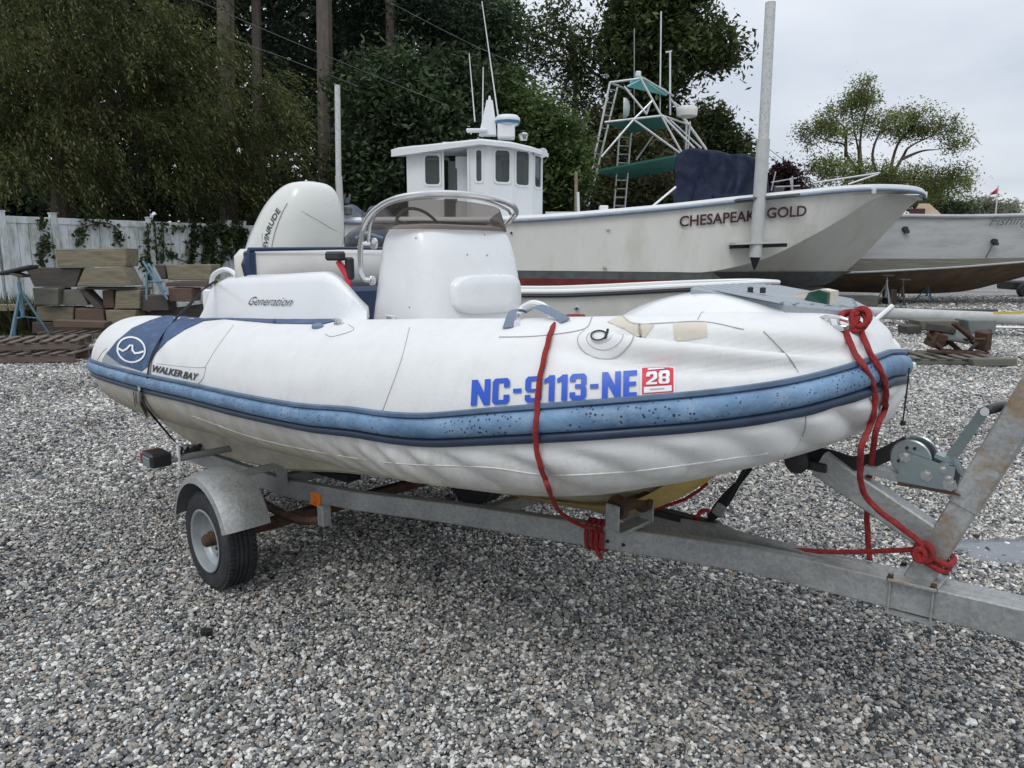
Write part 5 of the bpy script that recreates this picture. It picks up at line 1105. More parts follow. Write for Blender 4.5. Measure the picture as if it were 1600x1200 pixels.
# gear on the roof
mb = MB(); rg = []
for py, cx, w_ in ((212, 762, 26), (190, 764, 20), (163, 765, 11), (157, 765, 9)):
    c = at(cx, py, 20.6); e = w_/2*20.6/FPX; rg.append([c+Vector((x*e, y*e*.7, 0)) for x, y in ((-1, -1), (1, -1), (1, 1), (-1, 1))])
mb.loft(rg); B('mast_fairing', mb, house_white, parent=roof, smooth=False)
mb = MB(); c = at(791, 206, 20.5); mb.box(c, (.46, .5, .36), bev=.03); mb.box(at(745, 204, 20.4), (.55, .3, .07), bev=.02); B('roof_box', mb, house_white, parent=roof)
mb = MB(); c = at(793, 197, 20.5); mb.lathe(c, (0, 0, 1), [(-.0, .20), (.02, .27), (.10, .33), (.13, .34), (.2, .33), (.26, .27), (.28, .05)], 28); rd = B('radar_dome', mb, house_white, parent=roof, angle=60)
mb = MB(); mb.lathe(c, (0, 0, 1), [(.045, .30), (.05, .322), (.115, .347), (.12, .33)], 28, cap=False); B('blue_band', mb, mat('blue_band', (.06, .20, .36), .4), parent=roof)
mb = MB(); mb.lathe(at(818, 214, 20.4), (0, 0, 1), [(-.08, .10), (.0, .13), (.06, .14), (.1, .1), (.12, .02)], 14); B('searchlight', mb, steel, parent=roof)
for nm_, a_, b_, r_ in (('aerial', (742, 190), (733, 83), .02), ('aerial', (754, 192), (755, 105), .022), ('aerial', (778, 180), (753, 2), .022), ('aerial', (765, 157), (765, 150), .05)):
    mb = MB(); mb.tube([at(*a_, 20.6), at(*b_, 20.6)], [r_, r_*.6], 6); B(nm_, mb, house_white, parent=roof)
mb = MB(); mb.box(at(757, 222, HD-.05), (.14, .10, .11), bev=.02); B('lamp', mb, blackm, parent=roof)
mb = MB(); mb.box(at(777, 224, HD-.02), (.18, .1, .13), bev=.02); B('lamp', mb, house_white, parent=roof)
mb = MB(); mb.lathe(at(848, 239, HD+.9), (0, -1, 0), [(0, .13), (.03, .13), (.031, .02)], 16); B('lamp', mb, steel, parent=roof)
# low rails and small pieces on the gunwale
mb = MB(); mb.box(at(880, 333, WD+.3), (.9, .2, .06)); B('hatch', mb, alu)
mb = MB(); mb.box(at(943, 325, WD+.2), (.22, .2, .12), bev=.02); B('hatch', mb, house_white)
for a_, b_ in (((900, 268), (900, 334)),): mb = MB(); mb.tube([at(*a_, 22.5), at(*b_, 22.5)], .05, 8); B('samson_post', mb, wood_tan)
mb = MB(); mb.tube([at(903, 300, 21), at(904, 332, 21)], .04, 8); B('stanchion', mb, alu)
mb = MB(); mb.tube([at(1020, 322, 20.5), at(1056, 292, 20.5)], .03, 8); B('stanchion', mb, alu)
# spud poles with brackets, one forward one aft
def spud(x0, y0, x1, y1, xs, ys, r_, D, cone):
    p0, p1, ps = at(x0, y0, D), at(x1, y1, D), at(xs, ys, D)
    mb = MB(); mb.tube([p0, ps], [r_*.78, r_*.82], 16); up_ = B('spud_pole', mb, spud_top)
    mb = MB(); mb.tube([ps+(p0-ps)*.001, p1], [r_, r_], 16); B('lower_pole', mb, grey_spud, parent=up_)
    if cone:
        d_ = (p1-ps).normalized(); mb = MB(); mb.lathe(p1, d_, [(0, r_*.95), (.02, r_*.8), (.25, r_*.3), (.32, .01)], 14); B('pole_tip', mb, blackm, parent=up_)
    return up_
spud(1204, 4, 1180, 402, 1193, 218, .155, WD-.30, True)
mb = MB(); a_ = at(1143, 381, WD-.2); b_ = at(1233, 378, WD-.2); mb.loft([[p+Vector((0, y, z)) for y, z in ((-.28, -.025), (.2, -.025), (.2, .03), (-.28, .03))] for p in (a_, b_)]); bk_ = B('spud_bracket', mb, grey_spud, smooth=False)
mb = MB(); mb.loft([[p+Vector((0, y, z)) for y, z in ((.12, -.12), (.2, -.12), (.2, -.03), (.12, -.03))] for p in (a_, b_)]); B('bracket_web', mb, blackm, parent=bk_, smooth=False)
mb = MB(); a_ = at(1150, 313, WD-.2); b_ = at(1245, 305, WD-.2); mb.loft([[p+Vector((0, y, z)) for y, z in ((-.22, -.02), (.2, -.02), (.2, .03), (-.22, .03))] for p in (a_, b_)]); B('spud_bracket', mb, boot_grey, smooth=False)
spud(527, 133, 533, 345, 529, 275, .085, WD-.30, False)
mb = MB()
for k in range(5): mb.tube([at(528+k*4, 318, WD-.2), at(531+k*4, 303+k % 2*6, WD-.2)], .03, 6)
mb.box(at(540, 330, WD-.1), (.3, .25, .2), bev=.03); B('pole_winch', mb, boot_grey)
# covered gear on the after deck
for x0, x1, y0 in ((534, 572, 321), (576, 612, 322)):
    rg = []
    for f, h_ in ((0, .4), (.15, .9), (.5, 1), (.85, .55), (1, .15)):
        c = at(x0+(x1-x0)*f, 343, 20.2); hgt = (343-y0)*20.2/FPX*h_; rg.append([c+Vector((0, y, z)) for y, z in ((-.5, 0), (-.45, hgt*.8), (-.2, hgt), (.3, hgt), (.5, 0))])
    mb = MB(); mb.loft(rg); B('deck_cover', mb, mat('slate_cover', (.12, .15, .19), .6, var=.3, vscale=4), smooth=True, angle=30)
# keel blocks and jack stands under the work boat
def block(name, label, cat, pts, D, depth, m, group=None):
    P = [at(x, y, D) for x, y in pts]; cx = sum(p.x for p in P)/len(P); cz = min(p.z for p in P); o = thing(name, label, cat, (cx, D, cz), 0, group)
    o2 = None; C.objects.unlink(o); bpy.data.objects.remove(o)
    M = Vector((cx, D, cz)); mb = MB(); mb.prism([p-M for p in P], (0, depth, 0)); b = mb.build(name, m, None, smooth=False); b.location = M
    bm = bmesh.new(); bm.from_mesh(b.data); bmesh.ops.bevel(bm, geom=bm.edges[:], offset=.012, segments=1, affect='EDGES'); bm.to_mesh(b.data); bm.free()
    return tag(b, label, cat, group)
def jackstand(name, label, px, ytop, ybase, D, m, wpx, group, top=None):
    base = gr(px, ybase); D = base.y; t = at(px, ytop, D); o = thing(name, label, 'jack stand', (base.x, D, 0), 0, group); r_ = wpx/2*D/FPX
    mb = MB(); mb.tube([(base.x, D, t.z*.35), (base.x, D, t.z*.9)], .035, 8); mb.build('pipe', m, o, local=False)
    mb = MB(); mb.tube([(base.x, D, t.z*.55), (base.x, D, t.z)], .018, 8); mb.build('screw', galv, o, local=False)
    for k in range(3):
        a = 2*PI*k/3+.5; mb = MB(); mb.tube([(base.x, D, t.z*.78), (base.x+r_*math.cos(a), D+r_*math.sin(a), .02)], .022, 6); mb.build('leg', m, o, local=False)
        mb = MB(); mb.tube([(base.x, D, t.z*.36), (base.x+r_*.6*math.cos(a), D+r_*.6*math.sin(a), t.z*.33)], .014, 6); mb.build('brace', m, o, local=False)
    mb = MB(); mb.box((base.x, D, t.z+.02), (.32, .26, .05), Matrix.Rotation(top or .0, 3, 'Y'), bev=.01); mb.build('pad', wood_dark, o, local=False)
    return o
# ---------------- weathered hull at the right
od = 24.0
ob = thing('old_hull', 'weathered grey white hull with brown bottom standing on jack stands at the right edge', 'boat', (at(1560, 420, 25.5).x, 25.5, 0))
def O(name, mb, m, parent=None, **k): return mb.build(name, m, parent or ob, local=False, **k)
gx = [(1250, 338), (1350, 337), (1410, 337), (1500, 338), (1600, 336), (1700, 331), (1800, 322), (1900, 310)]
cx_ = [(1250, 404), (1350, 404), (1410, 404), (1500, 404), (1600, 402), (1700, 396), (1800, 386), (1900, 372)]
rx = [(1250, 428), (1350, 425), (1410, 422), (1500, 417), (1600, 409), (1700, 402), (1800, 388), (1900, 374)]
kx_ = [(1250, 455), (1350, 457), (1420, 459), (1500, 456), (1560, 443), (1650, 420), (1760, 400), (1880, 378)]
def dd(i): return [od, od, od, od, od+.1, od+.4, od+.9, od+1.7][i]
Ga = dens([at(x, y, dd(i)) for i, (x, y) in enumerate(gx)]); Ca = dens([at(x, y, dd(i)+.15) for i, (x, y) in enumerate(cx_)]); Ra = dens([at(x, y, dd(i)+.1) for i, (x, y) in enumerate(rx)]); Ka = dens([at(x, y, od+1.8) for i, (x, y) in enumerate(kx_)])
def mo(p): return Vector((p.x, 2*(od+1.8)-p.y, p.z))
mb = MB(); mb.loft([[g_, g_.lerp(c_, .5)+Vector((0, -.03, 0)), c_] for g_, c_ in zip(Ga, Ca)], closed=False, cap=False); mb.loft([[mo(g_), mo(c_)] for g_, c_ in zip(Ga, Ca)], closed=False, cap=False); O('topside', mb, old_white)
mb = MB(); mb.loft([[c_, r_] for c_, r_ in zip(Ca, Ra)], closed=False, cap=False); O('boot_top', mb, wood_grey)
mb = MB(); mb.tube([p+Vector((0, -.03, 0)) for p in Ra], .035, 6); O('spray_rail', mb, old_white)
mb = MB(); mb.loft([[r_, r_.lerp(k_, .5), k_, mo(r_)] for r_, k_ in zip(Ra, Ka)], closed=False, cap=False); O('bottom', mb, bottom_brown)
mb = MB(); mb.tube([p+Vector((0, -.04, 0)) for p in Ga], .06, 8); O('gunwale', mb, old_white)
mb = MB(); mb.loft([[g_+Vector((0, 0, -.1)), mo(g_)+Vector((0, 0, -.1))] for g_ in Ga], closed=False, cap=False); O('deck', mb, old_white)
mb = MB(); mb.loft([[Ga[0], Ca[0], Ka[0], mo(Ca[0]), mo(Ga[0])], [p+Vector((.05, 0, 0)) for p in (Ga[0], Ca[0], Ka[0], mo(Ca[0]), mo(Ga[0]))]]); O('transom', mb, old_white)
flat_text('name_lettering', 'Fishing', at(1543, 357, od), at(1608, 355, od), 17*od/FPX, boot_grey, ob, 0, .45, off=-.06)
for px_, py_ in ((1413, 358), (1552, 377)): mb = MB(); mb.lathe(at(px_, py_, od+.03), (0, -1, 0), [(0, .09), (.12, .08), (.121, .04)], 10); mb.box(at(px_+4, py_+4, od-.05), (.14, .08, .1)); O('exhaust_outlet', mb, blackm)
mb = MB(); mb.tube([at(1551, 381, od-.02), at(1546, 392, od-.02), at(1540, 403, od+.0)], .025, 6); O('hose', mb, boot_grey)
# tan cuddy roof peeping over it
mb = MB(); rg = []
for d_ in (25.2, 27.2): rg.append([at(x, y, d_ if d_ < 26 else d_) for x, y in ((1425, 337), (1436, 318), (1452, 318), (1470, 334), (1470, 338))])
mb.loft(rg); O('cuddy_cover', mb, mat('tan_canvas', (.52, .40, .28), .7, var=.1), smooth=False)
mb = MB(); mb.box(at(1433, 332, 25.1), (.5, .05, .25)); O('cuddy_window', mb, maroon)
jackstand('jack_stand', 'grey jack stand under the weathered hull nearest its dark keel blocks', 1382, 432, 482, 22, galv, 34, 'jack stands under the boats at the right')
jackstand('jack_stand', 'right hand jack stand further under the weathered brown bottom', 1447, 440, 474, 22, blue_steel, 36, 'jack stands under the boats at the right')
jackstand('jack_stand', 'dark jack stand between the two lighter ones under the brown bottom', 1408, 438, 478, 22, wood_dark, 20, 'jack stands under the boats at the right')
block('keel_block', 'dark timber keel block beneath the work boat bow', 'timber block', [(1236, 449), (1290, 449), (1290, 470), (1236, 472)], 21, 1.0, wood_dark)
block('keel_block', 'long low grey timber lying under the bow of the work boat', 'timber block', [(1300, 462), (1372, 462), (1372, 478), (1300, 478)], 21.4, .5, wood_grey)
block('keel_block', 'square dark block standing under the weathered hull', 'timber block', [(1392, 452), (1402, 452), (1402, 476), (1392, 476)], 24.4, .6, wood_dark)
block('keel_block', 'near black keel block under the middle of the weathered hull', 'timber block', [(1500, 452), (1530, 450), (1530, 470), (1500, 470)], 26, .6, wood_dark) if False else None
# dark low thing at the far right edge
v_ = thing('parked_cart', 'low dark cart with small tyres at the far right edge of the yard', 'cart', (at(1590, 455, 30).x, 30, 0))
mb = MB(); c = at(1590, 449, 30); mb.box((c.x+.6, 30, c.z+.1), (2.2, 1.2, .35), bev=.06); mb.build('bed', blackm, v_, local=False)
for e in (-.2, 1.3): mb = MB(); mb.lathe((c.x+e, 29.4, .28), (0, -1, 0), [(0, .1), (0, .26), (.05, .28), (.2, .28), (.25, .26), (.25, .1)], 20); mb.build('tyre', tyre_m, v_, local=False)
# ---------------- sport fishing boat with tuna tower behind the work boat
TD = 28.0
tw = thing('tower_boat', 'sport fishing boat with tall aluminium tower and teal platforms behind the work boat', 'fishing boat', (at(1060, 400, TD+1.5).x, TD+1.5, 0))
def T(name, mb, m, parent=None, **k): return mb.build(name, m, parent or tw, local=False, **k)
rg = []
for i, (x, yt) in enumerate(((880, 334), (960, 334), (1060, 330), (1160, 322), (1260, 312), (1330, 306))):
    hw = [1.6, 1.7, 1.7, 1.5, .9, .05][i]; c = at(x, yt, TD+1.5); z = c.z; rg.append([Vector((c.x, TD+1.5-hw, z)), Vector((c.x, TD+1.5-hw*.8, z-1.0)), Vector((c.x, TD+1.5, z-1.4)), Vector((c.x, TD+1.5+hw*.8, z-1.0)), Vector((c.x, TD+1.5+hw, z))])
mb = MB(); mb.loft(rg); T('hull', mb, house_white, angle=30)
F, K = TD+.2, TD+2.6      # near and far leg planes
def tt(nm_, a_, b_, r_=.04, m_=None):
    mb = MB(); mb.tube([at(*a_), at(*b_)], r_, 6); return T(nm_, mb, m_ or alu)
for a_, b_ in (((953, 129, F), (911, 331, F)), ((966, 132, K), (917, 331, K)), ((1000, 121, F), (1066, 240, F)), ((1048, 155, K), (1103, 232, K)), ((998, 123, F), (953, 129, F)), ((1005, 122, F), (1052, 150, K)), ((953, 129, F), (985, 142, K)),
               ((945, 191, F), (1035, 181, F)), ((1035, 181, F), (1078, 195, K)), ((990, 187, F), (940, 245, F)), ((990, 187, F), (1066, 242, F)), ((975, 135, F), (1010, 178, F)), ((1010, 178, F), (1018, 155, K)), ((990, 187, F), (1020, 157, F)),
               ((1035, 181, F), (1085, 232, F)), ((1045, 186, K), (1096, 232, K)), ((1073, 188, K), (1071, 240, K)), ((1078, 190, K), (1074, 240, K)), ((1020, 212, K), (994, 250, K)), ((1052, 160, K), (1075, 175, K)), ((1060, 175, K), (1105, 236, K))): tt('tower_leg', a_, b_)
# ladders
for x0, x1, y0, y1, D_, n_ in ((965, 986, 208, 328, K-.8, 9),):
    mb = MB()
    mb.tube([at(x0+3, y0, D_), at(x0-6, y1, D_)], .035, 6); mb.tube([at(x1, y0, D_), at(x1-10, y1, D_)], .035, 6)
    ld = T('ladder', mb, alu)
    for k in range(n_):
        f = (k+.5)/n_; mb = MB(); mb.tube([at(x0+3-9*f, y0+(y1-y0)*f, D_), at(x1-10*f, y0+(y1-y0)*f, D_)], .025, 5); T('rung', mb, alu, parent=ld)
for k in range(10):
    f = (k+.5)/10; mb = MB(); mb.tube([at(953-42*f, 129+202*f, F), at(966-49*f, 132+199*f, K)], .022, 5); T('side_rung', mb, alu)
def slab(nm_, pts, m_, th=.06):
    P = [at(*p) for p in pts]; mb = MB(); mb.prism(P, (0, 0, th)); return T(nm_, mb, m_, smooth=False)
slab('top_canopy', [(984, 130, F), (1002, 121, F), (1044, 148, K), (1040, 142, K+.6), (998, 121, K+.6)], teal_light)
slab('top_canopy', [(980, 136, F), (1003, 124, F), (1042, 150, K), (1000, 140, K)], teal_light)
slab('platform', [(944, 192, F), (1036, 181, F), (1044, 200, K), (984, 207, K)], teal)
slab('hardtop', [(934, 268, F), (1062, 244, F), (1075, 262, K), (985, 279, K), (936, 272, K-1)], green_canvas, .08)
slab('hardtop_edge', [(990, 278, F), (1062, 270, F), (1062, 246, F)], green_canvas, .05) if False else None
mb = MB(); c = at(973, 169, K); rg = []
for k, d_ in ((1, 0), (.97, .12), (.7, .25), (.1, .3)): rg.append([c+Vector((d_*.9+.02, 0, 0))+Vector((.05*math.cos(t)*k, .35*math.cos(t)*k, .40*math.sin(t)*k)) for t in np.linspace(0, 2*PI, 20, endpoint=False)])
mb.loft(rg); T('satellite_dome', mb, white_gel, angle=60)
mb = MB(); mb.lathe(at(1073, 183, K-1), (0, 0, 1), [(0, .3), (.03, .38), (.2, .4), (.33, .4), (.38, .34), (.4, .05)], 24); T('radar_dome', mb, seat_vinyl, angle=60)
mb = MB(); mb.box(at(997, 116, F+.6), (.2, .2, .2), bev=.03); T('lamp', mb, seat_vinyl)
tt('aerial', (1031, 178, K), (1033, 18, K), .03); tt('aerial', (1047, 180, K), (1047, 80, K), .04); tt('aerial', (991, 180, K), (991, 45, K), .018, galv); tt('bar', (1040, 82, K), (1050, 80, K), .03)
# tarpaulin over the console and the deck gear
rng2 = random.Random(3); rg = []
prof = [(1054, 252, 1.0), (1062, 241, 1.0), (1078, 234, 1.0), (1098, 236, 1.0), (1122, 238, 1), (1140, 243, 1), (1162, 243, 1), (1180, 249, 1), (1196, 254, 1), (1202, 300, 1)]
prof = catmull([(a, b, 0) for a, b, c in prof], 6)
for i, p in enumerate(prof):
    ring = []; D0 = 22.6
    for j in range(29):
        t = j/28; yb = 319-(p.x-1054)*.06
        if t < .7: f = t/.7; dy = D0-.35*f**2+.14*noise.noise(Vector((p.x*.03, f*1.2, 0)))-.16*(1-abs(math.sin(p.x*.075-f*2.6+1.6*noise.noise(Vector((p.x*.02, f*1.5, 2))))))**2*(.3+f)+.07*math.sin(p.x*.17+f*6+3*noise.noise(Vector((p.x*.03, f, 7))))*f; q = at(p.x+3*math.sin(f*6+i*.35)*f, p.y+(yb-p.y)*f, dy)
        else: f = (t-.7)/.3; q = at(p.x, p.y, D0+2*f)+Vector((0, 0, .05-.9*f*f))
        ring.append(q)
    ring = ring[:20][::-1]+ring[20:]; rg.append(ring)
mb = MB(); mb.loft(rg, closed=False, cap=False); tp_ = mb.build('tarpaulin', navy_tarp, None, angle=180); tag(tp_, 'crumpled navy blue tarpaulin draped over gear on the work boat foredeck', 'tarpaulin')
mb = MB(); mb.box(at(1136, 312, 22.2), (.95, .5, .28), bev=.04); b_ = mb.build('covered_box', navy_tarp); tag(b_, 'low box under dark blue cover in front of the tarpaulin', 'covered box')
cl = thing('deck_clutter', 'jumble of dark gear and rails on the work boat deck right of the tall pole', 'deck gear', (at(1225, 300, 22.6).x, 22.6, 0))
for a_, b_, r_ in (((1205, 298), (1212, 268), .02), ((1238, 300), (1238, 275), .025), ((1205, 285), (1245, 278), .02), ((1212, 292), (1250, 290), .02)): mb = MB(); mb.tube([at(*a_, 22.6), at(*b_, 22.6)], r_, 6); mb.build('rail', galv, cl, local=False)
for x, y, sx, sz in ((1214, 296, .35, .2), (1243, 299, .3, .12)): mb = MB(); mb.box(at(x, y, 22.8), (sx, .3, sz), bev=.04); mb.build('gear_box', dark_cowl, cl, local=False)
pud = gr(1585, 862); mb = MB(); rg_ = []
for k_, h_ in ((1, .0), (.93, .012), (.5, .016), (.05, .016)): rg_.append([Vector((pud.x+.20+k_*(.62+.10*math.sin(3*t)+.06*math.sin(7*t+1))*math.cos(t), pud.y+k_*(.22+.04*math.sin(5*t+2)+.03*math.sin(2*t))*math.sin(t), h_)) for t in np.linspace(0, 2*PI, 64, endpoint=False)])
mb.loft(rg_); pud_o = mb.build('puddle', mat('wet_silt', (.17, .18, .20), .25, var=.15, vscale=6, bump=.2, bscale=12), angle=180); tag(pud_o, kind='structure')
# white spar lying across the yard on stands
sp0 = gr(1330, 506); SPD = 15.5; a_ = at(1345, 488, SPD); b_ = at(1700, 503, SPD-1.2)
spar = thing('aluminium_spar', 'long white aluminium spar lying on low blocks across the yard at right', 'spar', (a_.x, a_.y, 0))
mb = MB(); mb.loft([[p+Vector((0, .09*math.cos(t), .12*math.sin(t))) for t in np.linspace(0, 2*PI, 16, endpoint=False)] for p in (a_+(a_-b_)*.25, b_)]); mb.build('tube', mat('dull_spar', (.46, .47, .46), .5, var=.12, stain=(.25, .25, .23), samt=.5, sscale=5), spar, local=False)
mb = MB(); mb.tube([at(1368, 500, SPD-.4), at(1394, 478, SPD-.2)], .05, 8); mb.build('spreader', white_gel, spar, local=False)
mb = MB(); mb.box(at(1575, 489, SPD-1.1), (.55, .03, .05)); mb.build('yellow_label', mat('yellow_label', (.6, .45, .08), .5), spar, local=False)
mb = MB(); p = at(1500, 506, SPD-.8); mb.box((p.x, p.y+.3, p.z*.5), (.25, .3, p.z)); mb.build('support', wood_dark, spar, local=False, smooth=False)
mb = MB(); mb.tube([at(1400, 509, SPD+.4), at(1600, 512, SPD-.4)], .03, 6); mb.build('lower_stay', alu, spar, local=False)
block('long_board', 'long dark plank lying behind the white spar', 'plank', [(1250, 482), (1560, 484), (1560, 490), (1250, 488)], 17.2, .25, wood_dark)
# ---------------- junk pallet at right
def pallet(name, label, c, sx, sy, rot, h=.13, nb=6, m=wood_pallet, group='pallets lying on the gravel', z0=0.):
    o = thing(name, label, 'pallet', (c[0], c[1], z0), rot, group)
    for k in range(nb):
        x = -sx/2+.05+(sx-.1)*k/(nb-1); mb = MB(); mb.box((x, 0, h-.01+.002*(k % 2)), (.10, sy, .02), Matrix.Rotation(random.uniform(-.02, .02), 3, 'Z'), bev=.003); mb.build('board', m, o, smooth=False)
    for k in range(3):
        y = -sy/2+.05+(sy-.1)*k/2; mb = MB(); mb.box((0, y, h/2), (sx, .045, h-.05), bev=.004); mb.build('runner', m, o, smooth=False)
    for k in range(3):
        x = -sx/2+.05+(sx-.1)*k/2; mb = MB(); mb.box((x, 0, .012), (.10, sy, .02), bev=.003); mb.build('bottom_board', m, o, smooth=False)
    return o
g1 = gr(1498, 572); pallet('pallet', 'grey wooden pallet under the rusty junk beside the bow of the inflatable', (g1.x, g1.y+.45), 1.25, .95, -.05, .12, m=wood_grey)
g2 = gr(1550, 572); block('plank', 'pale edged plank lying in front of the junk pallet', 'plank', [(1520, 561), (1590, 560), (1590, 572), (1522, 573)], 10.6, .15, wood_grey)
D_ = 11.2
block('junk_block', 'grey concrete block at the right end of the junk heap', 'block', [(1512, 500), (1558, 500), (1556, 522), (1516, 521)], D_+.3, .35, concrete)
block('junk_block', 'dark low concrete block on the left of the junk heap', 'block', [(1436, 501), (1500, 501), (1496, 516), (1440, 516)], D_+.4, .35, wood_grey)
block('junk_block', 'small black block left of the junk heap', 'block', [(1417, 510), (1438, 508), (1440, 521), (1418, 522)], D_+.3, .3, wood_dark)
rj = random.Random(5)
for k, (x0, y0, x1, y1, w_) in enumerate(((1455, 512, 1500, 548, 9), (1470, 540, 1525, 512, 10), (1480, 512, 1535, 545, 7), (1450, 548, 1530, 556, 8), (1500, 520, 1545, 552, 6), (1462, 530, 1540, 530, 6), (1448, 520, 1478, 552, 8), (1515, 548, 1548, 515, 7), (1490, 505, 1520, 530, 9))):
    mb = MB(); a_, b_ = at(x0, y0, D_+rj.uniform(-.1, .4)), at(x1, y1, D_+rj.uniform(-.1, .4)); d_ = (b_-a_); R_ = d_.to_track_quat('X', 'Z').to_matrix(); mb.box((0, 0, 0), (d_.length, w_*D_/FPX, w_*.6*D_/FPX), R_, bev=.01)
    o = mb.build('scrap_bar', [rusty, wood_dark, rusty][k % 3], smooth=False); o.location = (a_+b_)/2; tag(o, ['broad rusty bar slanting down right across the left of the junk heap', 'broad dark plank rising to the right over the middle of the junk heap', 'rusty bar slanting down right behind the middle of the junk heap', 'long rusty bar lying low along the front of the junk heap', 'thin dark bar sloping down at the right of the junk heap', 'thin level rusty bar across the middle of the junk heap', 'short rusty bar at the left end of the junk heap', 'dark bar rising to the right at the right end of the junk heap', 'rusty bar at the top centre of the junk heap'][k], 'scrap metal', 'rusty scrap in the junk heap')
jn = [('concrete_piece', 'broad grey concrete piece leaning across the middle of the junk heap', (1492, 524), (.46, .05, .22), (-.55, .2, .1), concrete), ('rusty_casting', 'rusty chunky casting at the left of the junk heap', (1462, 531), (.22, .2, .24), (.2, .3, .2), rusty), ('rusty_casting', 'rusty upright casting at the right of the junk heap', (1536, 532), (.14, .2, .30), (.1, -.15, .4), rusty), ('rusty_plate', 'rusty plate lying low in front of the junk heap', (1505, 551), (.60, .25, .07), (.0, .05, -.1), rusty), ('timber_offcut', 'dark timber offcut lying on top of the junk heap', (1470, 513), (.42, .16, .12), (.0, .15, .1), wood_dark), ('timber_offcut', 'grey timber offcut on the pallet left of the junk heap', (1452, 553), (.40, .14, .10), (0, -.05, .3), wood_grey)]
for nm_, lb, (cx, cy), sz, (rx_, ry_, rz_), m_ in jn:
    R_ = (Matrix.Rotation(rz_, 3, 'Z') @ Matrix.Rotation(ry_, 3, 'Y') @ Matrix.Rotation(rx_, 3, 'X')); mb = MB(); mb.box((0, 0, 0), sz, R_, bev=.015); o = mb.build(nm_, m_, smooth=False); o.location = at(cx, cy, D_+.15); tag(o, lb, 'scrap')
mb = MB(); mb.box((0, 0, 0), (.16, .14, .09), bev=.02); mb.box((.03, 0, -.05), (.2, .16, .02), bev=.005); o = mb.build('white_fitting', white_gel); o.location = at(1420, 570, 10.6); tag(o, 'white and black fitting lying on the gravel at the bow of the inflatable', 'fitting')
mb = MB(); mb.box((0, 0, 0), (.13, .12, .13), bev=.02); o = mb.build('black_fitting', blackm); o.location = at(1410, 556, 10.6); tag(o, 'small black box just behind the bow tip of the inflatable', 'fitting')
# ================================================================== LEFT SIDE: FENCE AND TIMBER
FZ = 2.52
f0 = at(-260, 340, 16.0); f1 = at(0, 340, 17.6); f2 = at(380, 357, 23.0); f3 = at(640, 360, 27.5)
fence = thing('vinyl_fence', 'tall stained white vinyl fence with vines behind the timber at left', 'fence', (f1.x, f1.y, 0))
def run(pa, pb, first):
    pa = Vector((pa.x, pa.y, 0)); pb = Vector((pb.x, pb.y, 0)); d_ = pb-pa; L_ = d_.length; d_.normalize(); n_ = Vector((d_.y, -d_.x, 0)); R_ = Matrix((d_, -n_, Vector((0, 0, 1)))).transposed(); k = 0; s_ = first
    bw = .235
    while s_ < L_:
        p = pa+d_*s_; mb = MB(); mb.box(p+Vector((0, 0, FZ/2+.04)), (.14, .14, FZ+.12), R_, bev=.008); mb.prism([p+R_@Vector(q)+Vector((0, 0, FZ+.10)) for q in ((-.08, -.08, 0), (.08, -.08, 0), (.08, .08, 0), (-.08, .08, 0))], (0, 0, .03)); mb.build('post', vinyl, fence, local=False, smooth=False)
        e = min(s_+2.45, L_); w_ = e-s_-.14; m0 = pa+d_*((s_+e)/2)
        for z, h in ((FZ-.07, .16), (.2, .16)): mb = MB(); mb.box(m0+Vector((0, 0, z)), (w_, .06, h), R_, bev=.006); mb.build('rail', vinyl, fence, local=False, smooth=False)
        nbd = max(1, int(w_/bw)); 
        for j in range(nbd):
            c = pa+d_*(s_+.07+(j+.5)*w_/nbd); mb = MB(); mb.box(c+Vector((0, 0, (FZ-.15+.28)/2))-n_*(.003*(j % 2)), (w_/nbd-.012, .025, FZ-.43), R_, bev=.004); mb.build('board', vinyl, fence, local=False, smooth=False)
        s_ = s_+2.45
run(f0, f1, .3); 
run(f1, f1+(f2-f1).normalized()*1.14, .02); run(f1, f2, 1.15); run(f2, f3, .0)
WDp = 14.6
